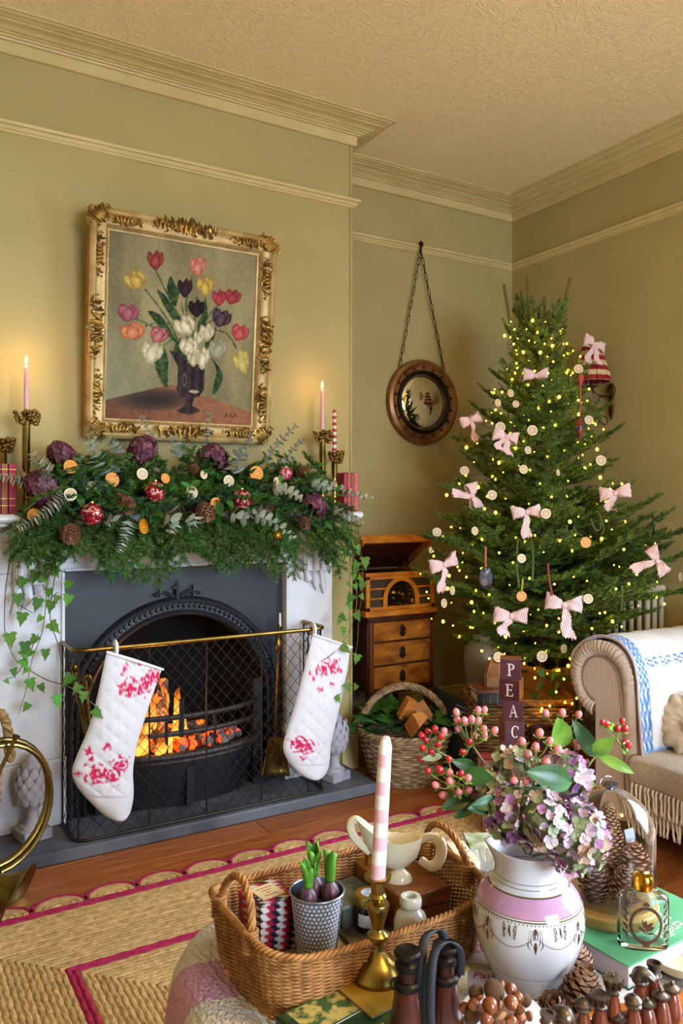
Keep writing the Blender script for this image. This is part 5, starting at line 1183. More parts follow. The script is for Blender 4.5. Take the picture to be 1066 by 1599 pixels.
p = ond(845, 1140, 3.2); bkt = thing('small_bucket', 'small dark bucket by the hamper behind the flowers', 'bucket', (p.x, p.y, 0)); obj('pail', MB().lathe([(.04, .0), (.055, .34), (.058, .345), (.052, .34), (.04, .05)], 20), DWD, bkt)
# ================================================================ christmas tree
TX, TY = 2.71, 2.74; AXD = TX*math.sin(YAW)+TY*math.cos(YAW)
PROF = [(.30, .12), (.42, .24), (.55, .38), (.72, .53), (.90, .60), (1.02, .58), (1.2, .46), (1.35, .42), (1.5, .36), (1.68, .28), (1.82, .215), (1.98, .18), (2.10, .145), (2.2, .05)]
def TR(z):
    if z <= PROF[0][0]: return PROF[0][1]
    for (a, ra), (b, rb) in zip(PROF, PROF[1:]):
        if z <= b: return ra+(rb-ra)*(z-a)/(b-a)
    return .02
tree = thing('christmas_tree', 'tall decorated fir christmas tree in the corner of the room', 'christmas tree', (TX, TY, .3))
obj('trunk', MB().tube([(0, 0, 0), (.01, 0, .8), (.0, .01, 1.5), (0, 0, 1.85)], [.035, .026, .014, .008], 10), mat('fir_bark', '#4a3826', .9, col2='#35281b', scale=40, bump=.5), tree)
rt = random.Random(77)
TREE_N = mat('tree_needles', '#34541a', .5, col2='#5a7a2c', scale=7, rnd=.28, hue=.015)
TB = {}
for L in (.16, .24, .33, .42, .52, .62):
    TB[L] = [fir(L, .0205, .0034, .0088, int(L*100)+q*7, up=.22, twig=.042, wide=.5, tl=.24, sub=L > .3) for q in range(2)]
    for me in TB[L]: me.materials[0] = TREE_N
def branch(z0, az, length, pitch, roll=0):
    L = min(TB, key=lambda k: abs(k-length)); sc = length/L; o = link('branch', rt.choice(TB[L]), tree)
    d = V((math.cos(az)*math.cos(pitch), math.sin(az)*math.cos(pitch), math.sin(pitch)))
    o.matrix_local = Tr(0, 0, z0-.3) @ aim(d, roll) @ M.Scale(max(.8, min(1.2, sc)), 4); return o
z = .44; lev = 0
while z < 2.08:
    R = TR(z); n = 14 if z < 1.5 else (11 if z < 1.8 else 9)
    a0 = rt.random()*6.28
    for k in range(n):
        az = a0+2*PI*k/n+rt.uniform(-.15, .15); pitch = math.radians(-2+(z-.3)*16+rt.uniform(-12, 14)) if z < 1.6 else math.radians(22+(z-1.6)*62+rt.uniform(-8, 10))
        d = V((math.cos(az), math.sin(az), 0)); ex = 1+.14*max(0, d.dot(Rv))*(1 if .75 < z < 1.1 else 0)
        ln = R*ex*rt.uniform(.70, 1.12)/max(.5, math.cos(pitch)); 
        if TX+d.x*ln > 3.30: ln *= (3.30-TX)/(d.x*ln)
        if d.dot(Fv) > .75 and rt.random() < .45: continue
        branch(z-math.sin(pitch)*ln*.55, az, max(.13, ln), pitch, rt.uniform(-.4, .4))
    z += .115 if z < 1.5 else .095; lev += 1
for px, py, tx, ty in ((1048, 868, 850, 905), (1030, 820, 850, 880), (660, 880, 830, 890), (678, 812, 830, 860), (960, 790, 840, 830), (1000, 900, 850, 930)):
    dd = AXD-.12; tip = ond(px, py, dd-.05); base_ = ond(tx, ty, dd); v = tip-base_; L = .62 if v.length > .5 else .52
    o = link('branch', TB[L][0], tree); o.matrix_local = Tr(base_-tree.location) @ aim(v, rt.uniform(-.3, .3)) @ M.Scale(v.length/L, 4)
LEADN = mat('leader_bark', '#56602a', .7, col2='#6e5428', scale=60)
for bx, by, tx, ty in ((797, 505, 787, 447), (826, 505, 823, 432), (817, 505, 814, 456), (850, 500, 850, 466), (873, 505, 890, 436)):
    a, b = ond(bx, by, AXD), ond(tx, ty, AXD); m = MB(); m.tube([a, a.lerp(b, .5), b], [.0085, .0075, .006], 7); m.ball(b, (.0085, .0085, .010), 7, 5); v = (b-a).normalized(); x = v.orthogonal().normalized(); y = v.cross(x)
    for k in range(90):
        t = k/90; an = k*2.4; c = a.lerp(b, t); rad = x*math.cos(an)+y*math.sin(an); e = c+rad*.006; tip = e+(v*.9+rad*.4).normalized()*.013; w_ = v.cross(rad)*.0012; o = len(m.v); m.v += [tuple(e-w_), tuple(e+w_), tuple(tip)]; m.f.append((o, o+1, o+2)); m.mi.append(0)
    obj('leader', m, LEADN, tree, world=True)
def tfront(px, py, k=1.0, minr=0):
    """point on the camera-facing side of the tree's cone behind a pixel"""
    d = AXD
    for _ in range(6):
        P = ond(px, py, d); R = max(TR(P.z), .08)*k; s = (px-CX)/F*d-(TX*math.cos(YAW)-TY*math.sin(YAW)); d = AXD-math.sqrt(max(R*R-s*s, .0016))
    return ond(px, py, d)
# ---------------------------------------------------------------- fairy lights
FB = mat('warm_fairy_bulb', '#ffd080', .4, emit='#ffba1a', estr=48); CAB = mat('dark_green_cable', '#101a0c', .5)
fy = thing('fairy_lights', 'string of warm white fairy lights wound round the christmas tree', 'string lights', (TX, TY, .35))
bm = MB().ball((0, 0, .004), (.0042, .0042, .005), 8, 6).mesh('bulb', [FB]); shade(bm, 180)
camaz = math.atan2(-TY, -TX); pts = []; NB = 280; line = []
for k in range(NB):
    t = (k+rt.random())/NB; zz = .46+1.62*(t**1.12); sw = (k*.61803*1.0) % 1.0
    az = camaz+(sw*2-1)*1.75; R = TR(zz)*rt.uniform(.5, 1.0)
    P = V((TX+R*math.cos(az), TY+R*math.sin(az), zz+rt.uniform(-.03, .03)))
    if P.x > 3.30: P.x = 3.29
    line.append((P, az))
    o = link('bulb', bm, fy, P-fy.location); s = rt.choice((.5, .6, .7, .85, 1, 1, 1.5)); o.scale = (s, s, s)
for px, py in ((872, 1048), (880, 1062), (868, 1082), (893, 1100), (882, 1098), (858, 1104), (846, 1108), (900, 1092), (835, 1060), (912, 1086), (764, 1030), (752, 1018), (890, 1030), (845, 1112)):
    link('bulb', bm, fy, ond(px, py, 3.33)-fy.location)
m = MB()
for w_ in range(13):
    zz = .42+w_*.13; P = [];
    for k in range(34):
        az = camaz-1.9+3.8*k/33; R = TR(zz+.1*k/33)*(.74+.1*math.sin(k*1.3+w_)); P.append((TX+R*math.cos(az), TY+R*math.sin(az), zz+.10*(k/33)+.025*math.sin(k*.9+w_*2)))
    m.tube(P, .0016, 4)
obj('cable', m, CAB, fy, world=True); fy.children[-1]['kind'] = 'stuff'
# ---------------------------------------------------------------- striped bows
BOWM = mat('pink_ticking', '#dcb4b4', .85)
nt = BOWM.node_tree; N = nt.nodes; Ln = nt.links; tc = N.new('ShaderNodeTexCoord'); wv = N.new('ShaderNodeTexWave'); wv.inputs['Scale'].default_value = 46; wv.inputs['Distortion'].default_value = .4
mpn = N.new('ShaderNodeMapping'); mpn.inputs['Rotation'].default_value = (0, .35, .3); r_ = N.new('ShaderNodeValToRGB'); e = r_.color_ramp.elements; e[0].position = .35; e[0].color = (*lin('#cf8f96'), 1); e[1].position = .6; e[1].color = (*lin('#eadfda'), 1)
Ln.new(tc.outputs['Object'], mpn.inputs[0]); Ln.new(mpn.outputs[0], wv.inputs['Vector']); Ln.new(wv.outputs['Fac'], r_.inputs['Fac']); Ln.new(r_.outputs['Color'], N['Principled BSDF'].inputs['Base Color'])
def strip(path, widths, wdir, fray=True, seed=0):
    r = random.Random(seed); m = MB(); P = curve_pts(path, 5); n = len(P); W = []
    for i in range(n):
        f_ = i/(n-1)*(len(widths)-1); a = int(min(f_, len(widths)-2)); W.append(widths[a]+(widths[a+1]-widths[a])*(f_-a))
    rows = []
    for i in range(n):
        wd = V(wdir) if not callable(wdir) else wdir(i/(n-1)); rows.append([P[i]+wd*(W[i]*(k/4-.5))+V((0, .006*math.sin(k*2+i*.7), 0))*(W[i]/.05) for k in range(5)])
    m.loft(rows, False, False)
    if fray:
        for i in range(n-1):
            for k, sg in ((0, -1), (4, 1)):
                if i % 1 == 0 and W[i] > .02:
                    wd = V(wdir) if not callable(wdir) else wdir(i/(n-1)); a, b = rows[i][k], rows[i+1][k]; c = (a+b)/2+wd*sg*r.uniform(.002, .006); m.add([a, b, c], [(0, 1, 2)])
        last = rows[-1]; t = (P[-1]-P[-2]).normalized()
        for k in range(4): m.add([last[k], last[k+1], (last[k]+last[k+1])/2+t*r.uniform(.006, .014)], [(0, 1, 2)])
    return m
BOWKIT = []
for s in range(3):
    r = random.Random(s+5); kit = []
    for sg in (-1, 1):
        h = r.uniform(-.01, .016); kit.append(('loop', strip([(0, 0, 0), (sg*.025, -.016, h*.5+.004), (sg*.055, -.012, h+.004), (sg*.064, .004, h), (sg*.05, .016, h), (sg*.02, .012, 0), (0, .004, 0)], [.016, .034, .054, .056, .05, .03, .016], (0, 0, 1), True, s)))
        L = r.uniform(.06, .11); kit.append(('tail', strip([(sg*.003, -.004, -.004), (sg*.012, -.012, -L*.35), (sg*(.016+.02*r.random()), -.006, -L*.7), (sg*(.02+.025*r.random()), -.012, -L)], [.014, .028, .036, .044], (1, .15, 0), True, s+3)))
    kit.append(('knot', MB().ball((0, -.006, 0), (.010, .009, .012), 8, 6)))
    km = []
    for nm, mb in kit: me = mb.mesh(nm, [BOWM]); shade(me, 180); km.append((nm, me))
    BOWKIT.append(km)
def bow(P, size, rot, label, kit, group, skip=()):
    t = thing('fabric_bow', label, 'bow', P, 0, group); t.matrix_world = Tr(P) @ Rz(-YAW+rot[2]) @ Ry(rot[1]) @ Rx(rot[0]) @ M.Scale(size, 4)
    for i, (nm, me) in enumerate(BOWKIT[kit]):
        if i not in skip: link(nm, me, t)
    return t
GBW = 'pink striped bows on the tree'
for px, py, sz, rot, k, lab, sk in [(836, 587, .95, (.1, .0, 0), 0, 'glowing pink bow nearest the top of the tree', (1, 3)), (735, 656, 1.0, (0, -.5, .5), 1, 'pink bow on a branch tip beside the mirror', (3,)), (789, 682, 1.0, (0, .25, .2), 2, 'pink bow below a slice in the upper tree', ()), (737, 775, 1.0, (0, 1.3, .3), 0, 'vertical pink bow on the cabinet side of the tree', (3,)),
        (822, 800, 1.05, (0, -.25, 0), 1, 'pink bow beside a slice at the middle of the tree', (3,)), (960, 770, 1.1, (0, -.1, -.3), 2, 'pink bow on the wall side of the tree below the sconce', (3,)), (693, 882, 1.15, (0, -.25, .4), 0, 'wide pink bow on the low branch by the record player', (3,)), (1026, 876, 1.05, (0, .9, -.4), 1, 'pink bow on the long low branch above the radiator', (3,)),
        (797, 962, 1.2, (0, .1, .1), 2, 'large pink bow with long tail low above the letter blocks', (3,)), (880, 945, 1.25, (0, .12, -.1), 0, 'large pink bow low on the tree near the sofa arm', (1,))]:
    bow(tfront(px, py, 1.04), sz*.9, rot, lab, k, GBW, sk)
bow(V((3.2, 2.8, 2.03))+V((-.075, -.02, 0)), .95, (0, .2, .3), 'pink striped bow tied on the red pleated shade', 1, 'bow on the sconce')
GTS = 'dried slices hanging on the tree'
for px, py, r, sq, lab in [(903, 576, 7, 0, 'slice hanging against the sconce shade'), (797, 614, 6, .5, 'slice just below the topmost bow'), (777, 629, 6, .6, 'slice second below the topmost bow, towards the mirror'), (805, 631, 5.5, .2, 'small slice deep below the topmost bow'), (831, 672, 8, 0, 'large slice at the centre of the upper tree'), (781, 667, 8, .1, 'slice tucked above the upper bow'),
        (919, 656, 7, .1, 'slice beside the dangling pendant ornament'), (938, 719, 8, 0, 'slice on the wall side of the tree above a bow'), (824, 703, 6, .4, 'small slice under the large central slice'), (817, 733, 7, .2, 'slice two below the large central slice'), (725, 735, 7, 0, 'slice at the branch tip above the vertical bow'), (768, 773, 7.5, .1, 'slice beside the vertical bow'),
        (682, 831, 7, .1, 'slice on the outer tip above the record player bow'), (741, 829, 6.5, .6, 'slice turned edgeways below the vertical bow'), (852, 802, 8, 0, 'slice touching the middle bow'), (914, 847, 8.5, .1, 'golden slice beneath the hanging ribbons'), (814, 872, 7, .2, 'slice hanging by the green ribbons'), (814, 931, 8, 0, 'amber slice on a yellow ribbon above the large low bow'),
        (918, 935, 7.5, 0, 'slice touching the low bow near the sofa'), (672, 859, 5, 1.4, 'edge-on slice beside the record player lid'), (706, 922, 7, 1.3, 'edge-on slice under the record player bow'), (693, 942, 7, 1.0, 'lowest slice beside the record player'), (846, 1025, 8.5, .1, 'slice above the paper wrapped pot'), (1062, 901, 7, 1.2, 'slice dangling from the longest branch tip'), (880, 1013, 7, .8, 'slice low beside the radiator columns'), (871, 738, 5, 1.0, 'thin slice on a ribbon in the upper middle')]:
    P = tfront(px, py, 1.06) if px < 1050 else ond(px, py, AXD-.12); kd = 'o' if 'amber' in lab or 'golden' in lab else 'p'
    oslice(P, r*(P.x*math.sin(YAW)+P.y*math.cos(YAW))/F, -Fv+Rv*sq+V((0, 0, .1)), kd, 'dried '+lab, GTS)
# ---------------------------------------------------------------- other ornaments
P = tfront(758, 902, 1.05); t = thing('oval_portrait_ornament', 'dark oval portrait ornament hanging on an orange ribbon', 'ornament', P, -YAW)
obj('plaque', MB().lathe([(.001, -.003), (.026, -.003), (.029, 0), (.026, .003), (.001, .003)], 28, Rx(PI/2) @ M.Diagonal((1, 1.6, 1, 1))), mat('dark_portrait', '#15121c', .25, col2='#2c2a38', scale=40), t)
obj('portrait', MB().lathe([(.008, .003), (.008, .0042), (.001, .005)], 14, Tr(-.004, 0, .014) @ Rx(PI/2) @ M.Diagonal((1, 1.3, 1, 1))).lathe([(.014, .003), (.014, .004), (.001, .0045)], 14, Tr(-.004, 0, -.018) @ Rx(PI/2)), mat('portrait_tone', '#4a3c3c', .5, col2='#6e5a50', scale=60), t)
obj('ribbon', MB().bb((-.004, -.001, .045), (.004, .001, .125)), mat('orange_ribbon', '#a04a18', .6), t)
P = tfront(905, 668, 1.06); t = thing('pendant_ornament', 'pointed painted pendant ornament hanging on an orange string', 'ornament', P, -YAW)
obj('drop', MB().lathe([(.001, -.058), (.010, -.035), (.017, -.005), (.015, .02), (.007, .04), (.002, .052)], 18), mat('painted_glass', '#7a2f1c', .25, col2='#2a2548', scale=45, ramp=(.45, .55)), t)
obj('string', MB().tube([(0, 0, .05), (.002, -.002, .12), (.004, 0, .19)], .0028, 5), mat('orange_string', '#b0501c', .6), t); obj('tassel', MB().lathe([(.003, .0), (.010, .02), (.013, .04), (.002, .05)], 8, Tr(.004, 0, .18)), mat('coral_feather', '#b0483a', .8), t)
OLV = mat('olive_velvet', '#4a5220', .8); NVR = mat('dark_velvet', '#15180f', .8); RED = mat('rust_ribbon', '#7a2a1c', .7)
def ribbon(path, lab, mt, w_=.008, k=1.05):
    P = curve_pts([tfront(x, y, k) for x, y in path], 6); t = thing('velvet_ribbon', lab, 'ribbon', P[0]); m = MB(); rows = [[v-Rv*w_/2-V((0, 0, .001)), v+Rv*w_/2+V((0, 0, .002))] for v in P]; m.loft(rows, False, False); obj('strip', m, mt, t, world=True, solid=.0008); return t
ribbon([(808, 838), (806, 880), (810, 915)], 'olive ribbon hanging straight beside a slice', OLV); ribbon([(829, 842), (832, 875), (831, 908)], 'short olive ribbon hanging at the tree middle', OLV); ribbon([(884, 820), (886, 835), (886, 848)], 'short olive tail right of the looped ribbon', OLV)
ribbon([(922, 810), (928, 825), (936, 828), (938, 812), (934, 800)], 'looped olive ribbon in the wall side branches', OLV); ribbon([(895, 822), (900, 832), (908, 836)], 'curled olive ribbon left of the looped one', OLV); ribbon([(940, 812), (942, 828), (938, 836)], 'thin olive tail under the looped ribbon', OLV)
ribbon([(1010, 812), (1018, 806), (1020, 815), (1020, 836)], 'dark ribbon tied on the long low branch', NVR, k=1.1); ribbon([(933, 664), (940, 650), (948, 655), (945, 664), (936, 658)], 'dark bow ribbon sticking out below the sconce', NVR, .006, 1.15); ribbon([(855, 880), (857, 905), (862, 930)], 'rust ribbon hanging above the low bow near the sofa', RED); ribbon([(970, 915), (971, 935), (969, 955)], 'long pale loop of ribbon near the radiator', OLV)
ribbon([(816, 904), (815, 915), (814, 925)], 'yellow ribbon holding the amber slice', mat('yellow_ribbon', '#a8962a', .6), .006)
# ================================================================ rug
JUTE = mat('jute_braid', '#cbaa74', .9, col2='#a68556', scale=55, stretch=(1, 1, 1), bump=.9, bscale=150, rnd=.12, ramp=(.3, .7), bdist=.004)
MAG = mat('magenta_braid', '#a81a50', .85, col2='#8a143f', scale=90, bump=.8, bscale=170, bdist=.003)
rug = thing('jute_rug', 'braided jute rug with magenta scalloped border', 'rug', (1.12, 1.5, 0))
RX0, RX1, RY0, RY1 = .113, 2.113, .30, 2.545; st = .0156
def rect(i, z=.004): return [(RX0+i, RY0+i, z), (RX1-i, RY0+i, z), (RX1-i, RY1-i, z), (RX0+i, RY1-i, z)]
k = 0
while k*st < (RX1-RX0)/2-.02:
    i = k*st+st/2; R4 = rect(i, .0065); m = MB(); rings = []; mg = k in (0, 1, 22, 23)
    for ox, oz in ((-.5, .001), (-.42, .003), (-.2, .0058), (.05, .0066), (.25, .0055), (.42, .003), (.5, .001)):
        q = rect(i+ox*st*.98, .0035+oz*(.8 if mg else .55)); pts = []
        for a, b in zip(q, q[1:]+q[:1]):
            n = max(2, int(math.dist(a, b)/.012)); A_, B_ = V(a), V(b)
            for s in range(n):
                v = A_.lerp(B_, s/n); pts.append(v+V((0, 0, (.0014*math.sin(s*PI*.42+(0 if ox < 0 else PI))+.0006*noise.noise(v*60)) if abs(ox) < .45 else 0)))
        rings.append(pts)
    mn = min(len(r) for r in rings); rings = [[r[int(j*len(r)/mn)] for j in range(mn)] for r in rings]
    m.loft(rings[::-1], False, True); obj('braid', m, MAG if mg else JUTE, rug, world=True, smooth=60); k += 1
def scallop(c, d, w_=.1625, h=.062):
    m = MB(); P = [c+d*(w_/2*math.cos(a))+V((-d.y, d.x, 0))*(h*math.sin(a)) for a in [PI*q/14 for q in range(15)]]
    m.tube([v+V((0, 0, .006)) for v in P], .009, 6, flat=.7); obj('scallop_edge', m, MAG, rug, world=True)
    m = MB()
    for s in (.78, .52, .28): m.tube([c+(v-c)*s+V((0, 0, .0045)) for v in P], .0125, 6, flat=.55)
    obj('scallop', m, JUTE, rug, world=True)
x = .433-.1605*2+.08
while x < RX1: scallop(V((x, RY1, 0)), V((1, 0, 0))); x += .1605
y = RY1-.08
while y > 1.0: scallop(V((RX1, y, 0)), V((0, -1, 0))); scallop(V((RX0, y, 0)), V((0, 1, 0))); y -= .1605
# ================================================================ sofa
SOF = mat('mushroom_stripe_linen', '#cfc1b7', .85, col2='#c1b3a9', scale=60, stretch=(1, 8, .2), bump=.25, bscale=400)
sofa = thing('scroll_arm_sofa', 'mushroom linen sofa with pleated scroll arm', 'sofa', (2.8, 1.2, 0))
SXF = 2.40; AC = (2.098, .572); 
def scroll(rad, n=26, a0=-62, a1=180):
    return [(AC[0]+rad*math.cos(math.radians(a0+(a1-a0)*k/n))*(-1 if False else 1), AC[1]+rad*math.sin(math.radians(a0+(a1-a0)*k/n))) for k in range(n+1)]
# arm section in (Y, Z): scroll overhangs outwards (+Y), inner side drops to the seat
def armsec(r, din=0):
    s = [(AC[0]+r*math.cos(math.radians(t)), AC[1]+r*math.sin(math.radians(t))) for t in range(-70, 181, 10)]
    return [(2.13, .09), (2.13, AC[1]-r*.93)]+s+[(AC[0]-r-.005, .42), (1.93, .30), (1.93, .09)]
A_ = armsec(.142); m = MB().loft([[(x, y, z) for y, z in A_] for x in (SXF+.012, 3.27)], True, True); obj('arm', m, SOF, sofa, world=True, smooth=40)
# gathered front border
m = MB(); rows = []
for k in range(121):
    t = math.radians(-72+254*k/120); rp2 = .006*abs(math.sin(k*.9+.6*math.sin(k*.37)))
    row = []
    for j in range(8):
        u = j/7; rr = .088+(.150-.088)*u; bul = .022*math.sin(PI*u*.75+.35); row.append((SXF+.012-bul-rp2*(.25+u), AC[0]+rr*math.cos(t), AC[1]+rr*math.sin(t)))
    rows.append(row)
for k in range(1, 14):
    f_ = k/13; y0 = AC[0]-.088-(.03)*f_*.2; z0 = AC[1]*(1-f_)+.10*f_; row = []
    for j in range(8):
        u = j/7; row.append((SXF+.012-.020*math.sin(PI*u*.75+.35), (AC[0]-.088)*(1-u)+(AC[0]-.150)*u-.012*f_-(.0 if u < 1 else 0), z0))
    rows.append(row)
m.loft(rows, False, False); obj('gathered_border', m, SOF, sofa, world=True, smooth=180)
pan = [(AC[0]+.088*math.cos(math.radians(t)), AC[1]+.088*math.sin(math.radians(t))) for t in range(-72, 181, 9)]+[(1.995, .45), (1.985, .09), (2.125, .09), (2.125, .47)]
m = MB(); m.add([(SXF-.004, y, z) for y, z in pan]+[(SXF+.012, y, z) for y, z in pan], [tuple(range(len(pan)-1, -1, -1))]+[(i, (i+1) % len(pan), len(pan)+(i+1) % len(pan), len(pan)+i) for i in range(len(pan))]); obj('arm_front_panel', m, SOF, sofa, world=True, smooth=30)
obj('piping', MB().tube([(SXF-.005, y, z) for y, z in pan[:-1]], .0035, 6), mat('piping_linen', '#8c7c74', .85), sofa, world=True)
obj('seat_base', MB().bb((SXF+.02, .2, .09), (3.1, 1.93, .22)), SOF, sofa, world=True, bevel=.02); obj('seat_cushion', MB().bb((SXF+.01, .2, .21), (3.08, 1.928, .315)), SOF, sofa, world=True, bevel=.04)
obj('backrest', MB().bb((3.05, .2, .2), (3.29, 2.1, .80)), SOF, sofa, world=True, bevel=.05)
for y in (2.05, .4): obj('leg', MB().tube([(SXF+.06, y, .10), (SXF+.06, y, 0)], [.025, .015], 10), DWD, sofa, world=True)
# quilt over the arm
qsec = [(AC[0]+.156*math.cos(math.radians(t)), AC[1]+.156*math.sin(math.radians(t))) for t in range(-8, 181, 6)]+[(AC[0]-.160, .53), (1.934, .48), (1.93, .42), (1.928, .37), (1.926, .33)]
qc = curve_pts([(0, y, z) for y, z in qsec], 2); ql = thing('folded_quilt', 'white quilt with blue patterned border draped over the sofa arm', 'quilt', (2.8, 2.1, .72))
NQ, NX2 = 110, 150
def qat(s): f_ = s*(len(qc)-1); i = min(int(f_), len(qc)-2); return qc[i].lerp(qc[i+1], f_-i)
def qfn(i, j):
    s = i*(1-.16*(1-min(1, j*3))*0); p = qat(i); x = SXF+.014+(.62*j)-.012*math.sin(i*9)*(1-j)+(.03*max(0, i-.8)*5*0)
    w_ = .005*noise.noise(V((j*14, i*9, 2)))+.0025*math.sin(j*60)*.4; c = V((0, p.y-AC[0], p.z-AC[1])); c = c.normalized() if p.z > .5 else V((0, -1, 0)); return (x, p.y+c.y*(.006+w_), p.z+c.z*(.006+w_)+(.012*math.sin(j*7) if i < .1 else 0))
m = MB().grid(NQ, NX2, qfn); L0 = ql.location; m.v = [(p[0]-L0.x, p[1]-L0.y, p[2]-L0.z) for p in m.v]; me = m.mesh('quilt_cloth', [mat('block_print_cotton', '#e4e2e0', .85, attr='Col', bump=.2, bscale=300)]); shade(me, 180)
BLUE = lin('#3f6ba0'); QW = lin('#d6d4d3'); BL2 = lin('#8ba6c8'); buf = []
for idx in range(NQ*NX2):
    i = (idx % NQ)/(NQ-1); j = (idx//NQ)/(NX2-1); c = QW
    def pat(a, b): return math.sin(a)*math.sin(b)+.5*math.sin(a*2.1+b)
    if .008 < j < .10: c = BLUE if pat(i*130, j*170) > -.05 else (QW if pat(i*130, j*170) < -.5 else BL2)
    elif .70 < i < .765 and j > .10: c = BLUE if pat(j*95, i*210) > .05 and math.sin(j*50) > -.75 else QW
    elif i < .03 or i > .985: c = BL2
    buf += [*c, 1]
me.color_attributes.new('Col', 'FLOAT_COLOR', 'POINT').data.foreach_set('color', buf); link('quilt_cloth', me, ql)
o = ql.children[0] if ql.children else None
for ob in [x for x in COL.objects if x.parent == ql]: md = ob.modifiers.new('solid', 'SOLIDIFY'); md.thickness = .008; md.offset = -1
obj('hem', MB().tube([V(qfn(k/60, 0))+V((-.001, 0, 0)) for k in range(61)], .005, 6), mat('mauve_hem', '#b8a6a8', .85), ql, world=True)
# round gathered cushion
cc = V((2.60, 1.855, .428)); cu = thing('round_cushion', 'round gathered linen cushion with central rosette on the sofa', 'cushion', cc-V((0, 0, .11)), 0)
CUS = mat('printed_linen', '#b9a68c', .85, col2='#a88a78', scale=9, ramp=(.45, .7), bump=.2, bscale=300); CRS = mat('rose_print', '#a0303c', .85, col2='#b9a68c', scale=30, ramp=(.4, .6))
fd = V((-.86, -.42, .28)).normalized(); T = Tr(V((0, 0, .11))) @ aimz(fd)
m = MB(); rings = []
for j in range(15):
    t = j/14; a = -PI/2+PI*t; ring = []
    for k in range(120):
        b_ = 2*PI*k/120; pl = .009*math.sin(b_*15+.8*math.sin(b_*4))*(1-.2*abs(t-.5)); r = .118*max(.03, abs(math.cos(a))**.55)+pl*(1 if .1 < t < .97 else 0); zz = .055*math.sin(a)*(1 if t < .5 else 1)-(.022*max(0, 1-abs(math.cos(a))*2.6) if t > .5 else 0)
        ring.append((r*math.cos(b_), r*math.sin(b_), zz))
    rings.append(ring)
m.loft(rings, True, True, T); m.mi = [1 if (f_ % 120) in range(86, 100) and 120*6 < f_ < 120*11 else 0 for f_ in range(len(m.f))]; obj('cushion_body', m, [CUS, CRS], cu, smooth=180)
m = MB()
for q_ in range(3):
    P = []
    for k in range(40):
        b_ = 2*PI*k/40; r = .028-.008*q_+.004*math.sin(b_*7+q_); P.append((r*math.cos(b_), r*math.sin(b_), .040+.006*q_+.004*math.sin(b_*5+q_*2)))
    m.tube(P, .007, 6, loop=True, T=T)
obj('rosette', m, CUS, cu, smooth=180)
# woven throw with two fringed hems
TH = mat('oatmeal_weave', '#b3a18b', .9, col2='#9b8974', scale=220, bump=.6, bscale=420); FRG = mat('cream_fringe', '#d6c5ab', .9, bump=.4, bscale=300, rnd=.1)
th = thing('fringed_throw', 'oatmeal woven throw with cream fringe over the sofa seat', 'throw', (2.45, 1.75, .32))
for kx, ztop, zhem in ((0, .330, .235), (1, .322, .165)):
    def tf(i, j, kx=kx, ztop=ztop, zhem=zhem):
        y = 1.35+.60*i; dr = j; x0 = SXF-.016-.010*(1-kx); 
        if j < .45: t = j/.45; return (2.80-(2.80-x0)*t, y, ztop+.004*noise.noise(V((i*9, t*4, kx)))-(.006 if t > .95 else 0))
        t = (j-.45)/.55; return (x0-.004*math.sin(i*14+kx)-.006*math.sin(t*PI), y, ztop-.008+(zhem-ztop+.008)*t+.006*math.sin(i*9)*t)
    obj('woven_panel', MB().grid(40, 26, tf), TH, th, world=True, smooth=180, solid=.006)
fm = []
for s in range(3):
    r = random.Random(s); P = [(0, 0, 0)]; 
    for k in range(1, 7): P.append((r.uniform(-.004, .001), P[-1][1]+r.uniform(-.004, .004), -.014*k))
    me = MB().tube(P, [.0042, .0045, .0042, .0045, .0042, .0046, .005], 6).mesh('fringe_strand', [FRG]); shade(me, 180); fm.append(me)
for kx, zhem in ((0, .237), (1, .167)):
    y = 1.36
    while y < 1.95:
        o = link('fringe_strand', rg.choice(fm), th, V((SXF-.022-.010*(1-kx), y, zhem))-th.location); o.rotation_euler = (rg.uniform(-.12, .12), 0, 0); y += .0165*rg.uniform(.8, 1.2)
# white pedestal table just in view by its foot
wt = thing('pedestal_table', 'white tripod pedestal table showing one slender foot by the sofa', 'table', (2.32, 1.50, 0))
obj('column', MB().lathe([(.02, .12), (.016, .2), (.024, .3), (.014, .42), (.018, .52)], 14), PAINT, wt); obj('top', MB().lathe([(.15, .52), (.15, .54), (.002, .54)], 32), PAINT, wt)
for a in (2.63, 2.63+2.09, 2.63+4.19):
    d = V((math.cos(a), math.sin(a), 0)); obj('leg', MB().tube(curve_pts([d*.015+V((0, 0, .30)), d*.10+V((0, 0, .26)), d*.15+V((0, 0, .13)), d*.155+V((0, 0, .02)), d*.185+V((0, 0, .008))], 6), [.011]*18+[.009]*4+[.012]*3, 8), PAINT, wt)
# ================================================================ quilt-covered ottoman
ZT0 = .46
tbx, tby, thx, thy = .885, .985, .455, .49
ot = thing('covered_ottoman', 'low ottoman table covered with a pink and white quilt', 'table', (tbx, tby, 0))
def plan(t, s=1.0):
    a = 2*PI*t; c, sn = math.cos(a), math.sin(a); k = 1/(abs(c)**4+abs(sn)**4)**.25; return c*k*thx*s, sn*k*thy*s
m = MB(); NA = 220; rings = []
lev = [(.02, 0), (.3, 0), (.6, 0), (.8, 0), (.9, 0), (.95, -.003), (.985, -.012), (1.01, -.032), (1.022, -.06), (1.03, -.10), (1.035, -.16), (1.04, -.24), (1.045, -.33), (1.05, -.41), (1.05, -.452)]
for s, dz in lev:
    ring = []
    for k in range(NA):
        x, y = plan(k/NA, s); f_ = .010*math.sin(k/NA*2*PI*23)*max(0, -dz)/.4*1.6; n = .0028*noise.noise(V((x*26, y*26, dz*26))); x *= 1+f_/.5; y *= 1+f_/.5; ring.append((x, y, ZT0+dz+n*(1 if dz < -.004 else .5)))
    rings.append(ring)
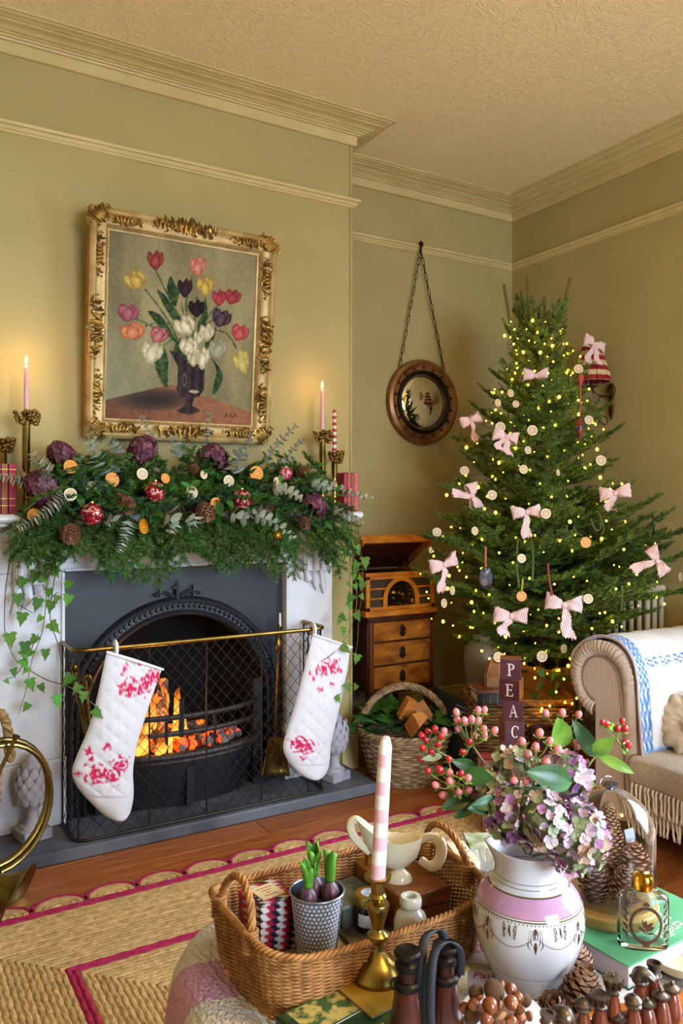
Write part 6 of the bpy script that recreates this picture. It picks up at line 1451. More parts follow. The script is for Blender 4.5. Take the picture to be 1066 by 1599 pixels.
m.loft(rings[::-1], False); m.add([(v[0], v[1], v[2]) for v in rings[0]], [tuple(range(NA))])
QM = mat('hand_stitched_quilt', '#ccc4bc', .9); nt = QM.node_tree; N = nt.nodes; Ln = nt.links
tc = N.new('ShaderNodeTexCoord'); dt = N.new('ShaderNodeVectorMath'); dt.operation = 'DOT_PRODUCT'; dt.inputs[1].default_value = (.36, 1, .0); Ln.new(tc.outputs['Object'], dt.inputs[0])
ml = N.new('ShaderNodeMath'); ml.operation = 'MULTIPLY_ADD'; ml.inputs[1].default_value = 1/.27; ml.inputs[2].default_value = -(1.43-(.885*.36+.985))/.27+.25+4; Ln.new(dt.outputs['Value'], ml.inputs[0]); fr_ = N.new('ShaderNodeMath'); fr_.operation = 'FRACT'; Ln.new(ml.outputs[0], fr_.inputs[0])
r = N.new('ShaderNodeValToRGB'); r.color_ramp.interpolation = 'CONSTANT'; e = r.color_ramp.elements; e[0].position = 0; e[0].color = (*lin('#c592ac'), 1); e[1].position = .42; e[1].color = (*lin('#cfc8bf'), 1); Ln.new(fr_.outputs[0], r.inputs['Fac']); Ln.new(r.outputs['Color'], N['Principled BSDF'].inputs['Base Color'])
wv = N.new('ShaderNodeTexWave'); wv.inputs['Scale'].default_value = 26; wv.inputs['Distortion'].default_value = 5; wv.inputs['Detail'].default_value = 2; wv.inputs['Detail Scale'].default_value = 3; bn = N.new('ShaderNodeBump'); bn.inputs['Strength'].default_value = .6; bn.inputs['Distance'].default_value = .006
Ln.new(tc.outputs['Object'], wv.inputs['Vector']); Ln.new(wv.outputs['Fac'], bn.inputs['Height']); Ln.new(bn.outputs['Normal'], N['Principled BSDF'].inputs['Normal'])
obj('quilt_cover', m, QM, ot, smooth=180)
# ---------------------------------------------------------------- shallow willow tray basket
GW = mat('golden_willow', '#b07c42', .55, col2='#8a5828', scale=45, bump=.25, bscale=180); 
bs = thing('willow_tray_basket', 'oblong golden willow tray basket with hoop handles on the ottoman', 'basket', (.725, 1.19, ZT0+.003))
BW, BD = .222, .145
def bf(t, z):
    a = 2*PI*t; c, s = math.cos(a), math.sin(a); k = 1/(abs(c)**5+abs(s)**5)**.2; fl = .93+.07*z; rim = .098+.030*abs(c*k*.9)**6-.006*(1-abs(c)); return V((BW*c*k*fl, BD*s*k*fl, .004+rim*z)), V((c, s, 0))
obj('woven_side', weave(bf, 1, 33, 0, 1, .0024, .0022, stakes=96, seg=384, n=4), GW, bs, smooth=180)
m = MB()
for ph in (0, 2.1, 4.2):
    P = []
    for k in range(420):
        t = k/420; p, nn = bf(t, 1); q_ = t*2*PI*55+ph; P.append(p+nn*(.0036*math.cos(q_))+V((0, 0, .003+.0036*math.sin(q_))))
    m.tube(P, .0032, 5, loop=True)
obj('plaited_rim', m, GW, bs, smooth=180); obj('base', MB().lathe([(.97, .002), (.97, .007), (.01, .007)], 48, M.Diagonal((BW*.98, BD*.98, 1, 1))), GW, bs)
for sx in (-1, 1):
    m = MB()
    for ph in (0, 1.57, 3.14, 4.71):
        P = []
        for k in range(80):
            t = k/79; a = PI*t; c = V((sx*(BW-.006-.012*math.sin(a)), -.062*math.cos(a), .112+.066*math.sin(a))); q_ = t*24+ph; nn = V((0, -math.cos(a), math.sin(a))); P.append(c+nn*(.0036*math.cos(q_))+V((.0036*math.sin(q_), 0, 0)))
        m.tube(P, .0034, 5)
    hd_ = obj('hoop_handle', m, GW, bs, smooth=180)
    for s2 in (-1, 1):
        m = MB()
        for q_ in range(6): m.tube([V((sx*(BW-.006), s2*.062, .125-q_*.006))+V((.011*math.cos(b_), .009*math.sin(b_), 0)) for b_ in [PI*k/5 for k in range(10)]], .0032, 5, loop=True)
        obj('binding', m, GW, hd_, smooth=180)
ZB0 = ZT0+.010
def book_flat(name, label, c, size, z, th, rz, cover, pages=True, spine='-x', group=None, cat='book', pm=None):
    b = thing(name, label, cat, (c[0], c[1], z), rz, group); w_, d_ = size[0]/2, size[1]/2; t = .0025
    m = MB().bb((-w_, -d_, 0), (w_, d_, t)).bb((-w_, -d_, th-t), (w_, d_, th))
    if spine == '-x': m.bb((-w_, -d_, 0), (-w_+t, d_, th))
    elif spine == '+x': m.bb((w_-t, -d_, 0), (w_, d_, th))
    elif spine == '+y': m.bb((-w_, d_-t, 0), (w_, d_, th))
    else: m.bb((-w_, -d_, 0), (w_, -d_+t, th))
    obj('cover', m, cover, b, bevel=.0008); obj('pages', MB().bb((-w_+.003, -d_+.003, t), (w_-.003, d_-.003, th-t)), pm or PAGE, b); return b
MAGZ = mat('photo_magazine', '#5c5a3c', .35, col2='#c2b892', scale=24, ramp=(.4, .6), detail=6)
b = book_flat('magazine', 'glossy garden magazine lining the tray basket under the pot', (.70, 1.17), (.20, .16), ZB0+.001, .006, .12, MAGZ, cat='magazine', pm=mat('pale_blue_pages', '#b4bccc', .5))
b = book_flat('old_book', 'worn brown old book lying in the tray under the jar', (.80, 1.21), (.16, .12), ZB0+.0075, .007, -.05, mat('worn_cover', '#6e6448', .7, col2='#3f3826', scale=40))
# tumbling-block gift box
def blockpat(m_, nm, fn, par, colfn):
    me = m_.mesh(nm, [VC]); shade(me, None); ca = me.color_attributes.new('Col', 'FLOAT_COLOR', 'POINT'); bf_ = []
    for v in me.vertices: bf_ += [*colfn(v.co), 1]
    ca.data.foreach_set('color', bf_); return link(nm, me, par)
VC = mat('printed_card', '#cccccc', .45, attr='Col'); VCG = mat('painted_enamel', '#cccccc', .35, attr='Col')
pc = [lin('#9c1438'), lin('#141628'), lin('#c9c4c0')]
def rhomb(u, v):
    a = u+.5*v; i, j = math.floor(a), math.floor(v); return pc[(int(i)+2*int(j)) % 3]
gx = thing('patterned_gift_box', 'red, black and white patterned gift box with cream label in the tray', 'box', (.602, 1.262, ZB0+.001), .12)
s = .036; hh = .098; m = MB(); n = 44
m.grid(n, n, lambda i, j: (-s+2*s*i, -s+2*s*j, hh))
for T in (Rz(0), Rz(PI/2), Rz(PI), Rz(-PI/2)): m.grid(n, n, lambda i, j: (-s+2*s*i, -s, hh*j), T)
blockpat(m, 'carton', None, gx, lambda c: rhomb((c.x+c.y*.3)*85+.4*(c.z*85), (c.z*85 if c.z < hh-.0001 else c.y*85)))
obj('label', MB().bb((-.024, -.025, hh), (.024, .025, hh+.0008)), mat('red_label_edge', '#9c2c34', .5), gx); obj('label_face', MB().bb((-.0225, -.0235, hh+.0006), (.0225, .0235, hh+.0012)), mat('cream_label', '#d2c49c', .6), gx)
TXT = mat('faded_red_print', '#a86a50', .6)
for k, (w_, y) in enumerate(((.9, .013), (.6, .004), (.3, -.004), (.75, -.013))): obj('print_line', MB().bb((-.017*w_, y-.0015, hh+.0012), (.017*w_, y+.0015, hh+.0014)), TXT, gx)
# hyacinth pot
PR0, PR1, PHh = .0335, .0455, .106
hp = thing('plant_pot', 'blue and white honeycomb pot in the tray basket', 'pot', (.664, 1.196, ZB0+.008))
def prad(z): return PR0+(PR1-PR0)*z/PHh
m = MB(); n = 260; m.loft([[(prad(PHh*j/110)*math.cos(2*PI*k/n), prad(PHh*j/110)*math.sin(2*PI*k/n), PHh*j/110) for k in range(n)] for j in range(111)], False)
dk, wt_ = lin('#3c4660'), lin('#cfd2da')
def hexdot(c):
    th_ = math.atan2(c.y, c.x)/(2*PI); nu = 36; row = c.z/(PHh/15); u = th_*nu; best = 9
    for rr in (math.floor(row), math.floor(row)+1):
        uu_ = u-.5*(rr % 2); d = math.hypot((uu_-round(uu_))*1.0, (row-rr)*.95); best = min(best, d)
    return wt_ if best < .40 else dk
blockpat(m, 'pot_wall', None, hp, hexdot); [p_ for p_ in COL.objects if p_.parent == hp][0].data.polygons.foreach_set('use_smooth', [True]*(110*n))
ZN = mat('zinc_rim', '#9aa0a8', .35, .8)
obj('rim', MB().tube([((PR1+.0008)*math.cos(a), (PR1+.0008)*math.sin(a), PHh) for a in [2*PI*k/48 for k in range(48)]], .0018, 6, loop=True), ZN, hp); obj('inner_wall', MB().lathe([(PR1-.001, PHh), (PR1-.006, PHh*.6), (.002, PHh*.6)], 40, cap=False), mat('inner_blue', '#4a5468', .5), hp); obj('soil', MB().lathe([(PR1-.004, .088), (.02, .094), (.002, .092)], 30), mat('soil', '#1e1712', .95, col2='#33261c', scale=120, bump=1, bscale=300), hp); obj('seam', MB().tube([V((prad(z) + .0006, 0, z)) for z in (.002, PHh-.002)], .0008, 4), DARK, hp).rotation_euler = (0, 0, -.9)
BULB = mat('hyacinth_bulb', '#4a2c3e', .35, col2='#6e4e58', scale=60, stretch=(3, 3, .6)); HLF = mat('hyacinth_leaf', '#4c8a26', .4, col2='#6aa838', scale=30)
for k, (dx, dy, r, lh, lb_) in enumerate(((.004, .018, .0175, .055, 'hyacinth bulb at the back of the honeycomb pot'), (-.020, -.006, .0155, .045, 'hyacinth bulb on the near side of the pot by the gift box'), (.020, -.010, .0165, .056, 'hyacinth bulb in the pot nearest the candlestick'))):
    o = hp.location; h = thing('hyacinth', lb_, 'plant', (o.x+dx, o.y+dy, o.z+.088), rz=k*1.3, group='hyacinths in the pot'); obj('bulb', MB().lathe([(r*.4, -.004), (r*.9, .004), (r, r*.8), (r*.8, r*1.5), (r*.42, r*2.0), (r*.34, r*2.2)], 18), BULB, h)
    for q_ in range(4):
        a = q_*PI/2+.4; l = lh*(1 if q_ < 2 else .8); m = MB(); rows = []
        for j in range(8):
            t = j/7; w_ = (.0108*(1-t)**.35*(.7+.6*t) if t < 1 else .001); c = V((math.cos(a), math.sin(a), 0))*(.005+.006*t*t*(1.6 if q_ % 2 else .7))+V((0, 0, r*2.0+l*t)); td = V((-math.sin(a), math.cos(a), 0)); ou = V((math.cos(a), math.sin(a), 0))
            rows.append([c-td*w_-ou*.003, c-td*w_*.5+ou*.0015, c+ou*.0035, c+td*w_*.5+ou*.0015, c+td*w_-ou*.003])
        m.loft(rows, False, False); obj('leaf', m, HLF, h, smooth=180, solid=.0012)
# grey box, jar, wooden box, bottle, figurine, sauce boat
gbx = thing('embossed_tin', 'grey embossed tin in the tray behind the jar', 'tin', (.772, 1.268, ZB0), .03); obj('tin_body', MB().bb((-.042, -.045, 0), (.042, .045, .050)), mat('grey_green_tin', '#4c5448', .5, col2='#5e665a', scale=12), gbx, bevel=.003); obj('lid', MB().bb((-.043, -.046, .046), (.043, .046, .056)), mat('tin_lid', '#50564c', .5, col2='#70766a', scale=60, bump=.6, bscale=130), gbx, bevel=.003)
j = thing('candle_jar', 'amber jar candle with gold lid and white label in the tray', 'jar', (.777, 1.205, ZB0+.015)); obj('glass_body', MB().lathe([(.023, 0), (.0265, .003), (.0265, .040), (.0245, .044), (.0245, .046)], 28), mat('amber_dark_glass', '#150a06', .08, coat=.5), j); obj('lid', MB().lathe([(.0268, .045), (.0272, .047), (.0272, .060), (.0255, .0625), (.002, .063)], 32), mat('brushed_gold', '#b08c38', .3, .9), j)
obj('label', MB().grid(12, 2, lambda i, q_: (.0269*math.cos(3.3+1.5*i), .0269*math.sin(3.3+1.5*i), .012+.022*q_)), mat('white_label', '#d0d2d8', .6), j); obj('lid_sticker', MB().lathe([(.016, .063), (.016, .0634), (.001, .0634)], 24), mat('sticker', '#c6ccd8', .5, col2='#8a9ab8', scale=120), j)
WB = mat('old_pine', '#8a5424', .45, col2='#6e3c14', scale=8, stretch=(1, 5, 5), detail=6)
wx = thing('wooden_box', 'old brown wooden box in the tray under the sauce boat', 'box', (.866, 1.236, ZB0), -.03); obj('carcass', MB().bb((-.052, -.085, 0), (.052, .085, .05)), WB, wx, bevel=.002); obj('lid', MB().bb((-.053, -.086, .0515), (.053, .086, .080)), WB, wx, bevel=.003)
CRM = mat('cream_glaze', '#d8ccb0', .15, coat=.4); STW = mat('white_stoneware', '#cfc6b2', .2, col2='#bdb29a', scale=25, coat=.3)
p = onz(641, 1399, .567); sb = thing('stoneware_bottle', 'small white stoneware bottle in the tray basket', 'bottle', (p.x, p.y, ZB0), scale=1.3); obj('body', MB().lathe([(.020, 0), (.0225, .003), (.0225, .042), (.019, .052), (.011, .058), (.0105, .062)], 24), STW, sb); obj('lip', MB().lathe([(.0105, .060), (.0145, .063), (.015, .070), (.013, .075), (.0085, .075), (.0075, .066), (.002, .06)], 24, cap=False), STW, sb)
GF = mat('gilt_figure', '#c08a22', .22, .9); p = onz(577, 1351, ZB0+.08); p.y = min(p.y, 1.312); g = thing('gold_figurine', 'small gold standing figurine on the wooden box', 'figurine', (p.x, p.y, ZB0+.08), -YAW)
for s_ in (-1, 1): obj('leg', MB().tube([(s_*.007, 0, 0), (s_*.006, 0, .012), (s_*.005, .0, .024)], [.004, .0035, .005], 8), GF, g)
obj('torso', MB().lathe([(.009, .022), (.011, .03), (.012, .038), (.008, .045), (.004, .048)], 12, M.Diagonal((1, .75, 1, 1))), GF, g); obj('head', MB().ball((0, 0, .054), (.0075, .007, .0075), 12, 8), GF, g); obj('hat', MB().lathe([(.008, .058), (.0085, .066), (.006, .070), (.001, .071)], 12), GF, g)
for s_ in (-1, 1): obj('arm', MB().tube([(s_*.010, 0, .043), (s_*.016, -.002, .034), (s_*.009, -.007, .029)], .003, 7), GF, g)
# sauce boat: spouted bowl on a foot with loop handle
p = onz(622, 1374, ZB0+.08); sbt = thing('sauce_boat', 'cream china sauce boat with scroll handle on the wooden box', 'jug', (p.x, p.y, ZB0+.08), -YAW+.05, scale=1.2)
obj('foot', MB().lathe([(.021, 0), (.021, .003), (.017, .010), (.009, .017), (.009, .021)], 24, M.Diagonal((1.0, .8, 1, 1))), CRM, sbt)
def boat(z, sc):
    P = []
    for k in range(36):
        a = 2*PI*k/36; x = .040*math.cos(a)*sc; y = .021*math.sin(a)*sc*(1-.25*math.cos(a)); lip = max(0, -math.cos(a))**2; hd_ = max(0, math.cos(a))**4; P.append((x-.022*lip*(z**1.5)-.004, y*(1-.30*lip*z), .018+.046*z+.034*lip*z*z+.003*hd_*z))
    return P
m = MB(); m.loft([boat(0, .15), boat(.12, .55), boat(.35, .82), boat(.65, .96), boat(1, 1.04), [(x*.95, y*.93, z-.0005) for x, y, z in boat(1, 1.04)], [(x*.95, y*.95, z) for x, y, z in boat(.6, .9)], boat(.2, .5)], True); obj('bowl', m, CRM, sbt, smooth=80)
obj('lip_scroll', MB().tube(curve_pts([(-.052, 0, .084), (-.066, 0, .094), (-.074, 0, .086), (-.070, 0, .070), (-.058, 0, .056), (-.044, 0, .044)], 6), .0045, 8, flat=1.5), CRM, sbt)
obj('handle', MB().tube(curve_pts([(.032, 0, .060), (.050, 0, .066), (.064, 0, .056), (.066, 0, .038), (.058, 0, .022), (.046, 0, .022), (.034, 0, .030)], 6), [.0045]*8+[.006]*22+[.0045]*7, 8, flat=1.5), CRM, sbt)
# ---------------------------------------------------------------- candlestick, candle, books, binoculars
GBK = mat('ochre_cloth', '#8f7022', .55, col2='#a5852e', scale=20); 
b = book_flat('book', 'ochre book with dark green spine under the candlestick', (.722, 1.035), (.20, .115), ZT0+.004, .042, .10, GBK, spine='+y'); obj('spine_cloth', MB().bb((-.1005, .034, .0005), (.1005, .0582, .0425)), mat('green_cloth', '#26352c', .6), b)
GNC = mat('green_photo_cover', '#1c3a24', .3, col2='#5c7a4a', scale=18, ramp=(.5, .7), detail=6)
b = book_flat('book', 'green illustrated book at the near corner of the ottoman', (.60, .99), (.155, .14), ZT0+.004, .036, .16, GNC, pm=mat('brown_pages', '#4a3626', .8)); WTX = mat('white_print', '#d8d8c8', .6)
text('E', .024, WTX, Tr(-.03, -.028, .0362) @ Rz(0), b, align='LEFT'); text('T', .024, WTX, Tr(.02, -.056, .0362), b, align='LEFT'); obj('cover_line', MB().bb((-.036, -.07, .036), (-.0345, .0, .0364)).bb((-.036, 0, .036), (.045, .0015, .0364)), WTX, b)
obj('cover_panel', MB().bb((-.06, .005, .036), (.04, .066, .0362)), mat('cream_foliage', '#b8a860', .5, col2='#3c5a30', scale=40, ramp=(.45, .55)), b)
tag(obj('paper_sheet', MB().bb((-.08, -.05, 0), (.08, .05, .002)), mat('plain_paper', '#d8d2c6', .7), None, loc=(.535, .985, ZT0+.002), rot=(0, 0, .16)), 'plain white sheet under the green illustrated book', 'paper')
ZC = ZT0+.0465; cl = thing('candlestick', 'turned brass candlestick standing on the ochre book', 'candlestick', (.689, 1.045, ZC))
obj('base', MB().lathe([(.040, 0), (.041, .006), (.036, .016), (.030, .022), (.027, .026), (.020, .030), (.012, .042)], 40), BRASS, cl)
obj('stem', MB().lathe([(.012, .040), (.009, .050), (.010, .054), (.016, .060), (.017, .066), (.011, .071), (.009, .075), (.012, .088), (.017, .104), (.0185, .110), (.017, .115), (.009, .119), (.010, .123), (.014, .126), (.0105, .130), (.0105, .152)], 32), BRASS, cl); obj('drip_pan', MB().lathe([(.0105, .150), (.020, .153), (.0215, .157), (.016, .157), (.011, .154)], 32), BRASS, cl)
c = candle((.689, 1.045, ZC+.150), .0118, .226, PKSTR, 'tall pink and white striped candle in the brass candlestick', 0, 24, .016); c.rotation_euler = (0, math.radians(3.2), -YAW)
LEA = mat('black_leather_strap', '#22242a', .5, bump=.3, bscale=200); MHG = mat('brown_leather_barrel', '#4c1e0e', .3, col2='#38140a', scale=12, coat=.3); BLM = mat('blackened_brass', '#1e1a18', .35, .6)
bn_ = thing('binoculars', 'antique brown leather binoculars standing upright on the ottoman', 'binoculars', (.686, .915, ZT0+.004), -.26)
for s_ in (-1, 1):
    br = obj('barrel', MB().lathe([(.028, .004), (.0275, .03), (.021, .075), (.0165, .105)], 28, Tr(s_*.029, 0, 0)), MHG, bn_); obj('objective_ring', MB().lathe([(.029, 0), (.030, .006), (.029, .014), (.027, .014)], 28, Tr(s_*.029, 0, 0)), BLM, br); obj('collar', MB().lathe([(.0175, .098), (.0195, .101), (.0195, .107), (.016, .110)], 28, Tr(s_*.029, 0, 0)), BLM, br)
    obj('draw_tube', MB().lathe([(.0135, .108), (.0135, .125)], 24, Tr(s_*.029, 0, 0)), mat('tube_bronze', '#3c2012', .3, .5) if s_ < 0 else bpy.data.materials['tube_bronze'], br); obj('eyepiece', MB().lathe([(.014, .124), (.0175, .127), (.0175, .134), (.013, .138), (.0185, .144), (.0195, .149), (.017, .152), (.012, .148), (.004, .146)], 28, Tr(s_*.029, 0, 0)), BLM, br)
obj('bridge', MB().box((0, 0, .103), (.03, .012, .008)).box((0, 0, .03), (.012, .012, .02)).tube([(0, 0, .02), (0, 0, .125)], .006, 10), BLM, bn_)
for s_ in (-1, 1): obj('strap_lug', MB().tube([(s_*.049+.004*math.cos(a), 0, .107+.008*math.sin(a)) for a in [k*PI/5 for k in range(10)]], .0016, 5, loop=True), BLM, bn_)
P = curve_pts([(.050, -.004, .106), (.045, -.012, .145), (.022, -.018, .165), (.004, -.020, .152), (-.004, -.026, .115), (-.006, -.032, .06), (.0, -.04, .004)], 8); rows = [[v+V((-.006, .003, 0)), v+V((.006, -.003, 0))] for v in P]; m = MB().loft(rows, False, False); obj('strap', m, LEA, bn_, smooth=180, solid=.002)
P = curve_pts([(.046, .012, .10), (.030, .014, .160), (.004, .010, .160), (-.012, -.01, .13), (-.012, -.016, .06), (-.01, -.02, .004)], 8); rows = [[v+V((-.007, .002, 0)), v+V((.007, -.002, 0))] for v in P]; obj('strap', MB().loft(rows, False, False), LEA, bn_, smooth=180, solid=.002)
# ---------------------------------------------------------------- papers, far book, match box, cut-glass dish
MG2 = mat('floral_magazine', '#c9c6cc', .4, col2='#9fa8b0', scale=14, ramp=(.55, .8), detail=5)
b = book_flat('magazine', 'pale open magazine lying under the jug and pinecones', (.945, .955), (.30, .21), ZT0+.002, .003, -.25, MG2, cat='magazine')
b = book_flat('magazine', 'white magazine with pink script title between basket and jug', (.85, 1.005), (.15, .11), ZT0+.0055, .003, -.62, mat('white_blue_cover', '#d0ccd8', .4, col2='#b4bcd4', scale=10, ramp=(.55, .75)), cat='magazine'); text('Paula', .024, mat('magenta_print', '#b03078', .6), Tr(.022, .010, .0032), b, shear=.35); obj('cover_picture', MB().bb((-.055, -.05, .0028), (.02, -.012, .0032)), mat('blue_print', '#7c98c4', .5, col2='#c4d0e4', scale=50), b); obj('cover_edge', MB().bb((-.075, .035, .0028), (.075, .053, .0032)), mat('brown_flower_print', '#a08a70', .5, col2='#c8bcae', scale=40), b)
b = book_flat('book', 'yellow spined landscape book beyond the tray basket', (1.066, 1.282), (.125, .215), ZT0+.002, .036, -.36, mat('landscape_cover', '#8a8a60', .4, col2='#5f6a48', scale=9, ramp=(.4, .7)), pm=mat('ochre_page', '#8c7430', .7))
mb_ = thing('match_box', 'cream match box with tiny dark print on the landscape book', 'match box', (1.068, 1.300, ZT0+.039), -.36); obj('tray', MB().bb((-.0185, -.056, .001), (.0185, .056, .019)), PAPERW if 'PAPERW' in globals() else PAINT, mb_); obj('sleeve', MB().bb((-.0195, -.053, 0), (.0195, .053, .021)), mat('printed_sleeve', '#d2c8ae', .5, col2='#2e2c40', scale=75, ramp=(.63, .67), detail=1), mb_, bevel=.001)
CG = mat('cut_glass', '#e8ecf0', .06, trans=.75, ior=1.5)
p = onz(752, 1360, .50); dsh = thing('cut_glass_dish', 'clear cut-glass dish beside the jug neck', 'dish', (p.x+.012, p.y+.0, ZT0+.039))
m = MB(); rings = []
for r_, z_ in ((.012, 0), (.022, .002), (.036, .010), (.046, .018), (.049, .021), (.045, .020), (.034, .012), (.02, .005)):
    rings.append([(r_*(1+.07*abs(math.sin(9*2*PI*k/72)))*math.cos(2*PI*k/72), r_*(1+.07*abs(math.sin(9*2*PI*k/72)))*math.sin(2*PI*k/72), z_+.0015*(k % 2)) for k in range(72)])
m.loft(rings, True); obj('dish_glass', m, CG, dsh, smooth=None)
p = onz(748, 1312, .50); b = book_flat('card', 'green illustrated card beside the match box', (p.x, p.y-.01), (.07, .09), ZT0+.039, .003, -.5, mat('green_card', '#6e7f4c', .5, col2='#c4c8b4', scale=22), cat='card')
# ================================================================ lustre jug with flowers
JX, JY = .931, .966; JC = V((JX, JY, ZT0+.006))
jug = thing('china_jug', 'white china jug with pink band and gilt swags holding flowers', 'jug', JC, -YAW)
JP = [(.050, 0), (.053, .003), (.056, .010), (.066, .030), (.078, .056), (.0865, .084), (.0895, .106), (.088, .126), (.081, .146), (.070, .160), (.060, .169), (.056, .176), (.0545, .186), (.055, .198), (.0575, .210), (.061, .222)]
def jrad(z):
    for (r0, a), (r1, b) in zip(JP, JP[1:]):
        if a <= z <= b: return r0+(r1-r0)*(z-a)/(b-a+1e-9)
    return JP[-1][0]
JPS = [(p.x, p.z) for p in curve_pts([(r, 0, z) for r, z in JP], 4)]
m = MB(); rings = []
for r_, z_ in JPS+[(JPS[-1][0]-.003, .222), (.050, .20), (.050, .18), (.06, .16)]:
    ring = []
    for k in range(72):
        a = 2*PI*k/72; sp_ = max(0, math.cos(a-PI))**10*max(0, z_-.19)/.032; ring.append((r_*math.cos(a)*(1+.16*sp_), r_*math.sin(a), z_+.006*sp_))
    rings.append(ring)
m.loft(rings, True)
CHI = mat('white_china', '#d2d0d2', .12, coat=.5); nt = CHI.node_tree; N = nt.nodes; Ln = nt.links; tc = N.new('ShaderNodeTexCoord'); sp = N.new('ShaderNodeSeparateXYZ'); Ln.new(tc.outputs['Object'], sp.inputs[0])
r = N.new('ShaderNodeValToRGB'); r.color_ramp.interpolation = 'CONSTANT'; e = r.color_ramp.elements
W_, G_, P_ = lin('#d2d0d2'), lin('#6b5036'), lin('#c48fae')
stops = [(0, W_), (.0405, G_), (.0416, W_), (.1355, G_), (.1372, W_), (.1395, G_), (.1405, P_), (.1640, G_), (.1652, W_), (.1725, G_), (.1735, W_), (.1795, G_), (.1805, W_)]
e[0].position = 0; e[0].color = (*W_, 1); e[1].position = stops[1][0]/.25; e[1].color = (*stops[1][1], 1)
for z_, c in stops[2:]: q = e.new(z_/.25); q.color = (*c, 1)
mt = N.new('ShaderNodeMath'); mt.operation = 'MULTIPLY'; mt.inputs[1].default_value = 4.0; Ln.new(sp.outputs['Z'], mt.inputs[0]); Ln.new(mt.outputs[0], r.inputs['Fac']); Ln.new(r.outputs['Color'], N['Principled BSDF'].inputs['Base Color'])
obj('body', m, CHI, jug, smooth=180)
GLT = mat('gilt_print', '#6e5232', .3, .5)
def onj(a, z, off=.0004): rr = jrad(z)+off; return V((rr*math.cos(a), rr*math.sin(a), z))
m = MB(); nsw = 7
for k in range(nsw):
    a0 = 2*PI*k/nsw+.12; a1 = a0+2*PI/nsw
    for t in range(26): u = t/25; a = a0+(a1-a0)*u; m.ball(onj(a, .118-.020*math.sin(PI*u)), .0011, 4, 3)
    for i_, (da, dz, rr) in enumerate([(q*.035, .010*math.cos(q*.9)-.004, .0046) for q in range(-3, 4)]): m.tube([onj(a0+da, .128), onj(a0+da*1.2, .118+dz), onj(a0+da*.7, .110+dz)], [.0006, rr*.36, .0004], 4, flat=.3)
    m.tube([onj(a0, .110), onj(a0, .102), onj(a0, .092)], [.0015, .0026, .0006], 5); m.tube([onj(a0+.02*math.cos(q), .122+.008*math.sin(q)) for q in [j_*.6 for j_ in range(9)]], .0008, 4)
    for sg in (-1, 1):
        am = (a0+a1)/2+sg*.09; m.tube([onj(am+sg*.05*u_-.02*sg, .121+.005*math.sin(u_*7)) for u_ in [j_/10 for j_ in range(11)]], .0006, 4)
        for q in range(4): m.tube([onj(am+sg*.05*q/4-.02*sg, .121+.004*math.sin(q*1.7)), onj(am+sg*(.05*q/4+.010)-.02*sg, .121+(.009 if q % 2 else -.008)), onj(am+sg*(.05*q/4+.022)-.02*sg, .121+(.011 if q % 2 else -.011))], [.0004, .0017, .0003], 4, flat=.3)
    m.tube([onj((a0+a1)/2, .130), onj((a0+a1)/2, .122), onj((a0+a1)/2+.02, .114)], [.001, .002, .0008], 4)
for k in range(90): a = 2*PI*k/90; m.ball(onj(a, .1335), .0013, 4, 3)
o = obj('gilt_swag', m, GLT, jug, smooth=60); o['kind'] = 'stuff'
LP = mat('pale_leaf', '#5a6a44', .5, col2='#7c8c62', scale=30)
# hydrangea heads with separate florets
HPAL = ['#7c4a78', '#9a6a8e', '#8c9a6e', '#b09a86', '#a890a0', '#6a3a62', '#9aa686', '#b48c78', '#c0b0b8']
HYF = []
for c in HPAL:
    mm_ = mat('hydrangea_'+c[1:], c, .6, col2=c, rnd=.2)
    m = MB()
    for j_ in range(4):
        b_ = j_*PI/2; u = V((math.cos(b_), math.sin(b_), 0)); w_ = V((-math.sin(b_), math.cos(b_), 0)); rows = []
        for t, hw in ((.06, .08), (.35, .42), (.65, .55), (.9, .40), (1.05, .05)): rows.append([u*t-w_*hw+V((0, 0, .34*t*t+.16*math.sin(j_*2+t*5))), u*t+V((0, 0, .22*t*t)), u*t+w_*hw+V((0, 0, .30*t*t-.14*math.sin(j_*3+t*6)))])
        m.loft(rows, False, False)
    m.ball((0, 0, .05), .09, 6, 4); me = m.mesh('floret', [mm_]); shade(me, 180); HYF.append(me)
rh = random.Random(8)
def hydrangea(px, py, d_, R, n, pal, label):
    c = ond(px, py, d_); t = thing('hydrangea_head', label, 'hydrangea', c, 0, 'hydrangea heads in the jug')
    obj('stem', MB().tube([(0, 0, -R*.3), tuple((JC+V((0, 0, .20))-c)*.9)], .0025, 6), STEM, t)
    obj('core', MB().ball((0, 0, 0), R*.86, 14, 10), LP, t, smooth=180)
    for k in range(n):
        z_ = 1-2*(k+.5)/n; a = k*2.39996+rh.random()*.3; q_ = math.sqrt(1-z_*z_); d = V((q_*math.cos(a), q_*math.sin(a), z_))
        if d.dot(Fv) > .55: continue
        o = link('floret', HYF[rh.choice(pal)], t); s_ = .0090*rh.uniform(.75, 1.3); o.matrix_local = Tr(d*R*rh.uniform(.88, 1.04)) @ aimz(d+V((rh.uniform(-.6, .6), rh.uniform(-.6, .6), rh.uniform(-.6, .6))), rh.random()*6) @ M.Scale(s_, 4)
hydrangea(800, 1268, 1.24, .043, 90, [0, 1, 4, 2, 6, 8, 1, 3], 'mauve and green hydrangea hanging over the front of the jug'); hydrangea(896, 1306, 1.24, .053, 120, [0, 1, 3, 7, 2, 1, 4, 8], 'large mauve hydrangea drooping over the jug towards the glass dome'); hydrangea(880, 1215, 1.32, .044, 80, [0, 1, 4, 8, 1], 'lilac hydrangea standing behind the upper berries'); hydrangea(800, 1205, 1.32, .038, 60, [2, 6, 3, 4, 6], 'faded green hydrangea behind the berry sprigs')
